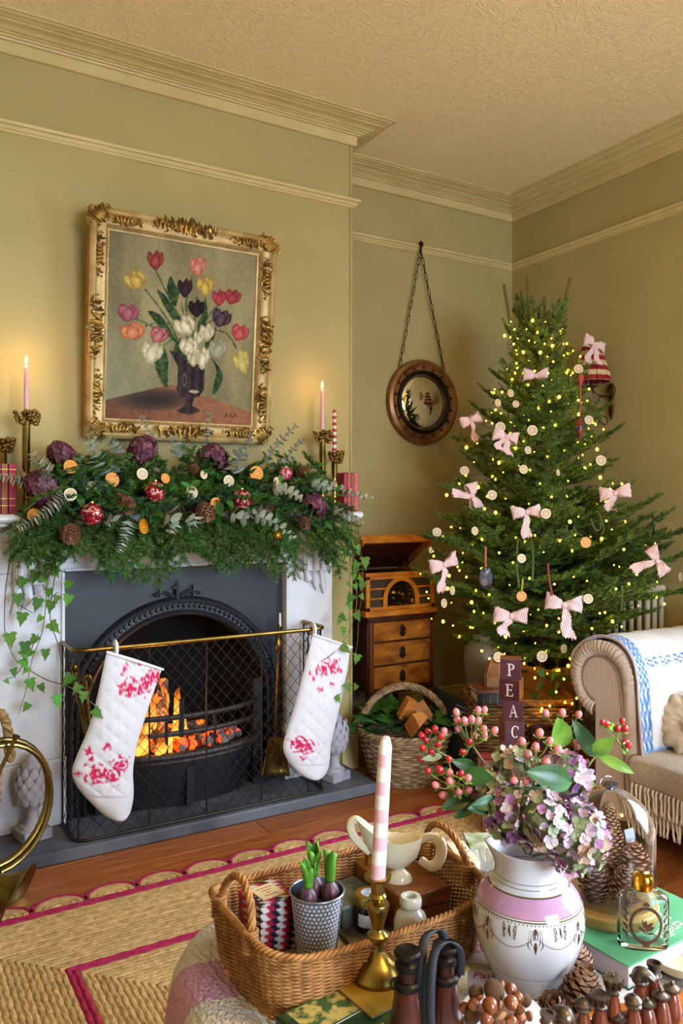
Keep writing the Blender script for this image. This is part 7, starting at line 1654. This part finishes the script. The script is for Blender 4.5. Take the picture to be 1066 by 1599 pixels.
hydrangea(848, 1280, 1.20, .040, 80, [1, 6, 3, 4, 8, 0], 'pale hydrangea over the middle of the jug rim'); hydrangea(772, 1232, 1.30, .034, 56, [2, 6, 0, 3], 'dull green hydrangea above the jug spout')
# hypericum sprigs: berries with calyx
BP = mat('pink_berry', '#d25c70', .3, col2='#e0968f', scale=60, rnd=.12, coat=.2); BR_ = mat('red_berry', '#b01828', .22, rnd=.12, coat=.3); CAL = mat('calyx', '#7c9a3c', .5, rnd=.1)
bm_ = {}
for nm, mt_ in (('p', BP), ('r', BR_)): bm_[nm] = MB().ball((0, 0, .8), (.92, .92, 1.1), 14, 10).ball((0, 0, 1.9), (.12, .12, .16), 5, 3).mesh('berry', [mt_]); shade(bm_[nm], 180)
m = MB()
for k in range(5): a = 2*PI*k/5; u = V((math.cos(a), math.sin(a), 0)); w_ = V((-math.sin(a), math.cos(a), 0)); m.loft([[u*.1-w_*.2, u*.1+w_*.2], [u*.8-w_*.4+V((0, 0, -.1)), u*.8+w_*.4+V((0, 0, -.1))], [u*1.25-w_*.05+V((0, 0, .15)), u*1.25+w_*.05+V((0, 0, .15))]], False, False)
calm = m.mesh('calyx', [CAL]); shade(calm, 180)
def sprig_h(label, d_, node, berries, leaves, path):
    root = ond(*node, d_); t = thing('hypericum_sprig', label, 'berries', root, 0, 'berry sprigs in the jug')
    P = curve_pts([JC+V((0, 0, .215))]+[ond(x, y, d_) for x, y in path]+[root], 6); obj('stem', MB().tube(P, [.0022-.0008*k/(len(P)-1) for k in range(len(P))], 6), mat('olive_stem', '#7c8440', .6) if 'olive_stem' not in bpy.data.materials else bpy.data.materials['olive_stem'], t, world=True)
    for x, y, kd, rpx in berries:
        dd = d_+rh.uniform(-.02, .015); c = ond(x, y, dd); R = rpx*1.12*dd/F; d = (c-(root+V((0, 0, -.015)))); d = (d.normalized()+V((0, 0, .5))-Fv*.15).normalized()
        o = link('berry', bm_[kd], t); o.matrix_local = Tr(c-d*R*.8-root) @ aimz(d, rh.random()*6) @ M.Scale(R, 4); link('calyx', calm, o).scale = (1.3, 1.3, 1.2)
        b0 = c-d*R*.8-root; obj('stalk', MB().tube(curve_pts([b0, b0*.55+V((0, 0, -.006)), V((0, 0, -.004))], 4), .0010, 5), bpy.data.materials['olive_stem'], t)
    for x0, y0, x1, y1, w_, mt_ in leaves: jleaf(t, x0, y0, x1, y1, d_, w_, mt_)
LB = mat('bright_leaf', '#5c8a28', .4, col2='#7aa63c', scale=40, rnd=.1); LD = mat('deep_leaf', '#234a20', .35, col2='#35602c', scale=30, rnd=.15); LV = mat('variegated_leaf', '#2e5230', .4, col2='#8aa070', scale=50, ramp=(.55, .75))
def jleaf(par, x0, y0, x1, y1, d_, wpx, mt_, droop=.0, tilt=.25):
    a, b = ond(x0, y0, d_), ond(x1, y1, d_-.015); L = (b-a).length; X = (b-a).normalized(); n = (-Fv+V((0, 0, .35))+Rv*rh.uniform(-.3, .3)); Z = (n-X*n.dot(X)).normalized(); Y = Z.cross(X); hw = wpx*d_/F/2; m = MB(); rows = []
    for k in range(11):
        t = k/10; w_ = hw*(math.sin(PI*t**.85)**.75 if 0 < t < 1 else .02); c = a+X*(L*t)+Z*(.05*L*math.sin(PI*t)); rows.append([c-Y*w_+Z*w_*.25, c-Y*w_*.5+Z*w_*.14, c, c+Y*w_*.5+Z*w_*.14, c+Y*w_+Z*w_*.25])
    m.loft(rows, False, False); return obj('leaf', m, mt_, par, world=True, smooth=180)
def zz(L, o=''): return [(640+x/2.502, 1090+y/2.502, kd, r_) for x, y, kd, r_ in L]
sprig_h('red hypericum berries nearest the willow basket handle', 1.33, (682, 1172), zz([(45, 147, 'r', 5), (70, 133, 'r', 5), (97, 122, 'r', 5.2), (120, 150, 'r', 5.5), (48, 195, 'r', 5), (83, 210, 'r', 5), (108, 180, 'r', 5.5), (133, 130, 'p', 5.2), (40, 240, 'r', 4.5), (62, 165, 'r', 4.5)]), [(690, 1180, 658, 1186, 12, LP), (665, 1210, 705, 1200, 14, LV)], [(760, 1230), (720, 1195)])
sprig_h('pink hypericum berries rising in front of the hamper', 1.34, (735, 1160), zz([(180, 55, 'p', 5.2), (183, 85, 'p', 5.5), (212, 88, 'p', 5.5), (240, 83, 'p', 5.5), (265, 47, 'p', 5.2), (290, 47, 'p', 5.2), (267, 90, 'p', 5.5), (187, 120, 'p', 5), (288, 120, 'p', 5), (290, 145, 'p', 5), (252, 145, 'p', 4.5), (232, 172, 'r', 5), (205, 210, 'r', 4.5), (330, 127, 'p', 5.5)]), [(745, 1200, 705, 1188, 20, LD)], [(785, 1230), (755, 1190)])
sprig_h('drooping pink and red berries low beside the jug spout', 1.29, (712, 1222), zz([(70, 285, 'r', 5), (115, 280, 'r', 6), (155, 293, 'p', 5.5), (198, 296, 'r', 5.2), (226, 313, 'p', 5.8), (155, 325, 'p', 5.5), (100, 340, 'p', 5.5), (165, 355, 'p', 5.5), (130, 380, 'p', 6), (190, 368, 'p', 5.5), (228, 360, 'p', 5.8), (212, 395, 'p', 5.2), (150, 238, 'r', 4.5), (115, 440, 'r', 4)]), [(735, 1245, 688, 1262, 22, LD), (745, 1250, 708, 1278, 20, LD), (722, 1210, 770, 1215, 30, LD)], [(770, 1250), (735, 1232)])
sprig_h('cluster of round pink berries above the jug centre', 1.24, (836, 1182), zz([(437, 170, 'p', 6.2), (460, 220, 'p', 6.5), (490, 190, 'p', 6), (506, 137, 'p', 6.2), (545, 167, 'p', 5.5), (575, 200, 'p', 6), (530, 250, 'p', 6.2), (408, 322, 'p', 6), (455, 325, 'p', 6)]), [(893, 1222, 822, 1205, 40, LD), (770, 1255, 730, 1263, 26, LD), (858, 1235, 815, 1240, 24, LD), (788, 1250, 735, 1258, 24, LD)], [(830, 1240), (838, 1205)])
sprig_h('three pale pink berries on tall stems before the hamper', 1.38, (880, 1140), zz([(530, 60, 'p', 5.4), (595, 57, 'p', 5.4), (658, 65, 'p', 5.2), (650, 172, 'p', 4.5), (655, 192, 'p', 4.2)]), [(878, 1168, 870, 1120, 36, LB), (930, 1182, 893, 1123, 26, LV), (905, 1180, 898, 1205, 14, LV)], [(860, 1220), (875, 1180)])
sprig_h('bright red berries on the sprig in front of the sofa arm', 1.34, (962, 1150), zz([(765, 100, 'r', 5), (828, 90, 'r', 4.5), (810, 120, 'r', 5), (838, 120, 'r', 5.2), (840, 175, 'r', 5.2), (852, 185, 'r', 4.8), (752, 95, 'r', 4)]), [(925, 1175, 958, 1152, 26, LB), (932, 1178, 990, 1208, 18, LB), (903, 1222, 930, 1226, 22, LB), (900, 1220, 908, 1185, 14, LV), (960, 1140, 945, 1128, 12, LB), (972, 1165, 975, 1178, 12, LB)], [(890, 1235), (905, 1215), (932, 1178)])
# ================================================================ English book, cloche, scent bottle
GRN = mat('green_jacket', '#4a8c62', .4, col2='#62ac7e', scale=10, ramp=(.4, .7))
eb = book_flat('book', 'green English houses book under the glass dome', (1.182, .952), (.27, .165), ZT0+.004, .040, .04, GRN, spine='+y', pm=mat('grey_pages', '#b8aeb0', .7)); obj('jacket_edge', MB().bb((-.135, -.0825, .0), (.135, -.0815, .003)).bb((-.135, -.0825, 0), (-.134, .0825, .003)), mat('navy_board', '#14202e', .5), eb)
text('English', .032, mat('cover_white', '#d4d8c8', .6), Tr(.055, -.040, .0405) @ Rz(PI+.10), eb, align='LEFT'); text('Houses', .032, bpy.data.materials['cover_white'], Tr(.055, -.008, .0405) @ Rz(PI+.10), eb, align='LEFT')
ZBK = ZT0+.0445; CLX, CLY = 1.172, 1.005
cb_ = thing('cloche_base', 'round pale wooden base beneath the glass dome', 'base', (CLX, CLY, ZBK)); obj('turned_disc', MB().lathe([(.088, 0), (.090, .004), (.090, .018), (.086, .021), (.082, .021), (.080, .026), (.002, .026)], 56), mat('pale_beech', '#a8884a', .5, col2='#94743a', scale=6, stretch=(1, 1, 12)), cb_)
cb_['category'] = 'wooden base'
dm = thing('glass_cloche', 'clear glass dome covering pinecones', 'glass dome', (CLX, CLY, ZBK+.0262))
prof = [(.0785, 0), (.0785, .11)]+[(.0785*math.cos(a), .11+.082*math.sin(a)) for a in [PI/2*k/14 for k in range(1, 14)]]+[(.006, .192)]
inn = [(max(r_-.0022, .001), z_-(.0022 if z_ > .11 else 0)) for r_, z_ in prof[::-1]]
obj('dome', MB().lathe(prof+inn, 64, cap=False), mat('dome_glass', '#ffffff', .01, trans=1, ior=1.35), dm, smooth=50); obj('knob', MB().lathe([(.006, .191), (.005, .196), (.015, .199), (.015, .202), (.004, .204)], 20), mat('pewter', '#6a6a6e', .3, .9), dm); obj('ring', MB().tube([(-.012+.016*math.cos(a), 0, .206+.011*math.sin(a)) for a in [PI*k/10 for k in range(11)]], .0014, 6), bpy.data.materials['pewter'], dm)
PCT = [pinecone_mesh(.165, .044, 300, .0092, 5), pinecone_mesh(.105, .040, 110, .0155, 6)]
ZK = ZBK+.027
for dx, dy, sc, me, tl, lb_ in ((-.004, .018, 1.0, 0, (.05, 0, 1), 'tall fine-scaled pinecone standing inside the glass dome'), (.036, -.012, .92, 1, (.12, .02, 1), 'open pinecone inside the dome on the sofa side'), (-.036, -.022, .80, 1, (-.15, -.1, 1), 'dark pinecone inside the dome nearest the jug'), (.004, -.042, .72, 1, (0, -.2, 1), 'small pinecone at the front inside the dome')):
    o = link('pinecone', PCT[me]); q_ = Rv*dx+Fv*(-dy*-1)*0+V((0, 0, 0)); pos = V((CLX, CLY, ZK))+Rv*dx+Fv*dy; o.matrix_world = Tr(pos) @ aimz(tl, rh.random()*6) @ M.Scale(sc, 4); tag(o, lb_, 'pinecone', 'pinecones under the dome')
PFX, PFY = 1.120, .893; pf = thing('scent_bottle', 'oval glass scent bottle with gold cap and brown floral print', 'bottle', (PFX, PFY, ZBK), -YAW-.1)
sq = lambda r_, z_: [((r_*.042)*math.copysign(abs(math.cos(a))**.7, math.cos(a)), (r_*.021)*math.copysign(abs(math.sin(a))**.8, math.sin(a)), z_) for a in [2*PI*k/56 for k in range(56)]]
m = MB(); m.loft([sq(.86, 0), sq(.96, .002), sq(1, .008), sq(1, .078), sq(.95, .086), sq(.7, .091), sq(.42, .093), sq(.40, .097), sq(.3, .097), sq(.36, .090), sq(.85, .083), sq(.9, .076), sq(.9, .014), sq(.84, .010)], True); obj('glass_body', m, mat('clear_flint', '#f6faf8', .02, trans=1, ior=1.3), pf, smooth=50)
obj('gold_cap', MB().lathe([(.016, .096), (.0175, .098), (.0175, .114), (.015, .119), (.006, .121), (.001, .121)], 32), mat('polished_gold', '#c8962c', .15, 1), pf); BRN = mat('brown_print', '#4a3420', .45, .2)
def onp(x, z): return V((x, -.021*max(0, 1-abs(x/.0422)**2.6)**.4-.0005, z))
m = MB()
for k in range(40):
    a = 2*PI*k/40; b_ = 2*PI*(k+1)/40; r1, r2 = .022, .027; m.add([onp(r1*math.cos(a), .044+r1*1.15*math.sin(a)), onp(r2*math.cos(a), .044+r2*1.15*math.sin(a)), onp(r2*math.cos(b_), .044+r2*1.15*math.sin(b_)), onp(r1*math.cos(b_), .044+r1*1.15*math.sin(b_))], [(0, 1, 2, 3)])
def pleaf(x, z, a, L, w_):
    d = (math.cos(a), math.sin(a)); n = (-d[1], d[0]); m.add([onp(x, z), onp(x+d[0]*L*.5+n[0]*w_, z+d[1]*L*.5+n[1]*w_), onp(x+d[0]*L, z+d[1]*L), onp(x+d[0]*L*.5-n[0]*w_, z+d[1]*L*.5-n[1]*w_)], [(0, 1, 2, 3)])
for k in range(9): a = PI*(k+.5)/9; pleaf(0, .030+.003*(k % 3), a, .012+.010*math.sin(a), .0022); pleaf(.004*math.cos(a*2), .040+.004*(k % 2), a, .010, .0018)
for sg in (-1, 1):
    for k in range(9): pleaf(sg*.029, .022+k*.006, PI/2-sg*(.9 if k % 2 else .3), .010, .0022)
for k in range(7): pleaf(0, .076, PI*(k+.5)/7, .008, .0014); pleaf(0, .014, -PI*(k+.5)/7, .008, .0016)
o = obj('floral_print', m, BRN, pf, smooth=None); o['kind'] = 'stuff'
# ================================================================ nuts in a bowl
NBX, NBY = .790, .872; bw = thing('nut_bowl', 'white enamel bowl with blue lining full of nuts', 'bowl', (NBX, NBY, ZT0+.005)); obj('outer_wall', MB().lathe([(.032, 0), (.036, .002), (.050, .022), (.0575, .044), (.0585, .047)], 48, cap=True), mat('white_enamel', '#d4d6dc', .2, coat=.4), bw); obj('lining', MB().lathe([(.0585, .047), (.0565, .0468), (.049, .023), (.034, .006), (.002, .005)], 48, cap=False), mat('blue_enamel', '#2c4488', .25), bw)
WN = mat('walnut_shell', '#8a6238', .6, col2='#6a4424', scale=45, bump=.9, bscale=70, bdist=.004); HZ = mat('hazel_shell', '#6a3418', .3, col2='#854a26', scale=40, stretch=(6, 6, .6), coat=.2); AL = mat('almond_shell', '#b07a4c', .65, col2='#96623a', scale=90, bump=.5, bscale=130); PCN_ = mat('pecan_shell', '#6c3c26', .35, col2='#825038', scale=30, stretch=(4, 4, .6))
def walnut():
    m = MB(); m.grid(26, 15, lambda i, j: tuple(V((math.sin(PI*max(.01, min(.99, j)))*math.cos(2*PI*i), math.sin(PI*max(.01, min(.99, j)))*math.sin(2*PI*i), -1.12*math.cos(PI*j)))*(1+.05*noise.noise(V((math.cos(2*PI*i)*3, math.sin(2*PI*i)*3, j*7)))+.09*math.exp(-(min(abs(i-.0), abs(i-1), abs(i-.5))*34)**2))), wrap=True); me = m.mesh('walnut', [WN]); shade(me, 180); return me
def hazel(): m = MB().lathe([(.02, -.8), (.55, -.82), (.85, -.6), (1, -.1), (.92, .35), (.62, .75), (.25, 1.0), (.04, 1.12)], 20); m.m = 1; m.lathe([(.02, -.84), (.5, -.845), (.56, -.81)], 16); me = m.mesh('hazelnut', [HZ, AL]); shade(me, 60); return me
def almond(): m = MB().lathe([(.02, -1.25), (.45, -1.0), (.8, -.4), (.85, .1), (.6, .7), (.25, 1.2), (.03, 1.45)], 18, M.Diagonal((1, .72, 1, 1))); me = m.mesh('almond', [AL]); shade(me, 180); return me
NM = {'w': walnut(), 'h': hazel(), 'a': almond()}; q = NM['a'].copy(); q.materials[0] = PCN_; NM['p'] = q; NN = {'w': 'walnut', 'h': 'hazelnut', 'a': 'almond', 'p': 'pecan'}
zn = lambda x, y: (690+x/5.076, 1440+y/5.076)
nuts = [('w', 412, 545, 80, 'large walnut heaped at the top of the bowl'), ('h', 545, 530, 50, 'shiny hazelnut at the back beside the large walnut'), ('a', 475, 495, 42, 'almond behind the large walnut'), ('w', 270, 560, 55, 'walnut at the back towards the binoculars'), ('h', 255, 655, 52, 'pale hazelnut left of the centre hazelnut'), ('h', 380, 660, 62, 'big hazelnut at the heap centre under the walnut'), ('h', 545, 640, 58, 'tall hazelnut below the back hazelnut'), ('h', 600, 600, 45, 'hazelnut near the jug side rim'), ('w', 655, 620, 50, 'walnut tucked under the jug side rim'), ('h', 180, 680, 45, 'hazelnut against the blue lining'), ('w', 240, 745, 58, 'walnut at the front by the binoculars'), ('h', 350, 770, 55, 'hazelnut at the front edge of the frame'), ('a', 475, 745, 58, 'large almond at the front of the heap'), ('p', 610, 690, 45, 'grey brown pecan on the jug side'), ('h', 615, 760, 52, 'hazelnut at the front beside the almond shells'), ('a', 690, 745, 55, 'almond against the rim near the pinecones'), ('h', 550, 790, 50, 'hazelnut cut by the frame edge'), ('p', 460, 650, 34, 'small pecan between the hazelnuts'), ('a', 300, 600, 34, 'small almond behind the pale hazelnut')]
for kd, x, y, r_, lb_ in nuts:
    px, py = zn(x, y); hgt = .535+.030*max(0, 1-((px-776)/60)**2)-.012*(py > 1580); d_ = (EYE-hgt)*F/(py-CY); c = ond(px, py, d_); R = r_/5.076*d_/F*(1.0 if kd != 'a' else .8); o = link(NN[kd], NM[kd]); o.matrix_world = Tr(c) @ Euler((rh.random()*6, rh.random()*6, rh.random()*6)).to_matrix().to_4x4() @ M.Scale(R, 4); tag(o, lb_, 'nut', 'nuts in the bowl')
nf = MB().lathe([(.046, .02), (.053, .036), (.04, .046), (.002, .052)], 24); o = obj('nut_heap', nf, mat('lower_nuts', '#5a3018', .5, col2='#8a5a34', scale=40, ramp=(.4, .6), bump=1, bscale=60, bdist=.006), bw); o['kind'] = 'stuff'
# loose pinecones on the ottoman, scales as separate parts
m = MB(); cone_scale(m, V((0, 0, 0)), V((1, 0, 0)), V((0, 0, .6)), 1.0); CT2 = mat('open_cone_scale', '#5c4030', .7, col2='#7c5c48', scale=2, rnd=.3); CT3 = mat('open_cone_tip', '#9a7a62', .75, rnd=.2); scm = m.mesh('cone_scale', [CT2, CT3]); shade(scm, 40)
core = MB().lathe([(.006, 0), (.012, .015), (.010, .04), (.004, .066)], 10)
for px, py, z_, tl, sc, lb_ in ((906, 1505, .495, (.1, .3, 1), .80, 'open pinecone behind the jug foot'), (906, 1548, .500, (.25, -.2, 1), 1.05, 'largest open pinecone between the jug and the chess pieces'), (866, 1578, .490, (-.5, -.4, .8), .95, 'flat open pinecone beside the bowl of nuts'), (884, 1530, .485, (-.6, .5, .6), .7, 'small pinecone leaning behind the largest loose one')):
    c = onz(px, py, z_); t = thing('pinecone', lb_, 'pinecone', c); t.matrix_world = Tr(c) @ aimz(tl, rh.random()*6) @ M.Scale(sc, 4) @ Tr(0, 0, -.034); obj('core', MB().lathe([(.006, 0), (.012, .015), (.010, .04), (.004, .066)], 10), CONE, t)
    for k in range(58):
        u = (k+.5)/58; a = k*2.39996; d = V((math.cos(a), math.sin(a), 0)); o = link('cone_scale', scm, t); s_ = .021*(.7+.5*math.sin(PI*min(1, u*1.1))); o.matrix_local = Tr(d*(.009*(1-.5*u))+V((0, 0, .004+.058*u))) @ Rz(a) @ Ry(math.radians(12-62*u)) @ M.Scale(s_, 4)
# ================================================================ chess set
CBD = mat('chess_board_wood', '#b4651c', .35, col2='#9a5214', scale=7, stretch=(6, 1, 1)); cbz = ZT0+.004
chb = thing('chess_board', 'orange brown wooden chess board at the corner of the ottoman', 'chess board', (.985, .66, cbz), -.22); obj('board', MB().bb((-.20, -.2, 0), (.20, .165, .022)), CBD, chb, bevel=.003)
sqm = [MB().bb((-.019, -.019, 0), (.019, .019, .0006)).mesh('square', [mat('dark_square', '#5c2a10', .35)]), ]
for i in range(8):
    for j in range(8):
        if (i+j) % 2: link('square', sqm[0], chb, (-.133+i*.038, -.14+j*.038, .0222))
CWD = mat('chess_wood', '#7c3c20', .3, col2='#5c2812', scale=30, stretch=(1, 1, .3), rnd=.15, coat=.3); CMT = mat('chess_pewter', '#77695a', .35, .75, col2='#4c4238', scale=40, bump=.3, bscale=120)
KBASE = [(.0155, 0), (.017, .003), (.016, .008), (.011, .012), (.010, .016)]
def body(h): return [(.010, .014), (.013, .022), (.0135, .030), (.010, h*.45+.016), (.007, h*.62+.010), (.008, h*.66+.010)]
def chess(kind, px, py, h, label, s=1.0, grp='chess pieces'):
    z_ = cbz+.0225+h*s; c = onz(px, py, z_); t = thing('chess_'+kind, label, 'chess piece', (c.x, c.y, cbz+.0225), rh.random()*6, grp, scale=s)
    obj('foot', MB().lathe(KBASE, 24), CMT, t); b_ = body(h); obj('body', MB().lathe(b_, 24), CWD, t); z0 = b_[-1][1]; m = MB(); H = h-z0
    if kind == 'pawn': m.lathe([(.008, z0-.001), (.0115, z0+.002), (.0125, z0+.005), (.009, z0+H*.35), (.005, z0+H*.55), (.003, z0+H*.62)], 20); m.ball((0, 0, z0+H*.8), H*.2, 10, 7)
    elif kind == 'rook': m.lathe([(.008, z0-.001), (.011, z0+.003), (.0085, z0+.007), (.0085, z0+H*.7), (.0105, z0+H*.78), (.0105, z0+H), (.0075, z0+H), (.0075, z0+H*.85), (.001, z0+H*.84)], 20)
    elif kind == 'bishop': m.lathe([(.008, z0-.001), (.0115, z0+.003), (.008, z0+.007), (.011, z0+H*.35), (.012, z0+H*.5), (.008, z0+H*.75), (.003, z0+H*.86)], 20); m.ball((0, 0, z0+H*.92), H*.09, 8, 6)
    elif kind == 'queen':
        m.lathe([(.008, z0-.001), (.0105, z0+.003), (.0075, z0+.007), (.010, z0+H*.4), (.0135, z0+H*.78), (.011, z0+H*.8), (.005, z0+H*.86)], 20); m.ball((0, 0, z0+H*.93), H*.07, 8, 6)
        for k in range(10): a = 2*PI*k/10; m.tube([(.0105*math.cos(a), .0105*math.sin(a), z0+H*.3), (.0138*math.cos(a), .0138*math.sin(a), z0+H*.82)], .0017, 5)
    elif kind == 'knight':
        m.lathe([(.008, z0-.001), (.011, z0+.003), (.009, z0+.006)], 20); P = curve_pts([(-.002, 0, z0+.004), (-.005, 0, z0+H*.4), (0, 0, z0+H*.8), (.010, 0, z0+H*.75), (.019, 0, z0+H*.42)], 4); m.tube(P, [.010, .011, .0115, .012, .0125, .013, .013, .0125, .0115, .011, .010, .0095, .009, .0085, .008, .0075, .006], 10, flat=.7)
        for k in range(8): u = k/7; m.tube([(-.010+.012*u, 0, z0+H*(.35+.55*u)), (-.016+.012*u, 0, z0+H*(.36+.62*u))], [.004, .0015], 5)
        for sg in (-1, 1): m.tube([(.002, sg*.005, z0+H*.85), (.0, sg*.006, z0+H*1.02)], [.003, .0008], 5)
    obj('head', m, CMT, t, smooth=50); return t
for a in [('rook', 855, 1581, .075, 'pewter topped rook beside the flat pinecone'), ('knight', 882, 1578, .074, 'pewter knight head lowest beside the rook'), ('bishop', 910, 1555, .088, 'bishop between the knight and the crowned queen'), ('queen', 936, 1548, .094, 'crowned piece with cup shaped head beside the tall king'), ('queen', 957, 1520, .108, 'tallest crowned chess piece in the middle of the set'), ('pawn', 965, 1581, .060, 'pawn in front of the tallest piece'), ('pawn', 936, 1590, .056, 'pawn cut by the frame under the cup headed piece'),
          ('bishop', 988, 1550, .088, 'rounded bishop in front of the upright knight'), ('pawn', 1010, 1557, .066, 'pawn beside the rounded bishop'), ('knight', 1000, 1514, .088, 'upright knight against the green book'), ('rook', 1021, 1503, .090, 'tall rook at the back of the set against the book'), ('pawn', 1032, 1543, .072, 'pawn in front of the tall rook'), ('pawn', 1049, 1531, .074, 'pawn nearest the frame edge at the back')]: chess(*a)
p = onz(1066, 1560, ZT0+.03); fb = tag(obj('china_dish', MB().lathe([(.02, 0), (.045, .012), (.055, .03), (.053, .03), (.042, .014), (.001, .006)], 40), mat('cream_blue_china', '#cabf9a', .2, col2='#5a8ac0', scale=16, ramp=(.6, .64)), None, loc=(p.x+.10, p.y+.075, ZT0+.004)), 'patterned china dish cut by the frame beside the chess pieces', 'dish')
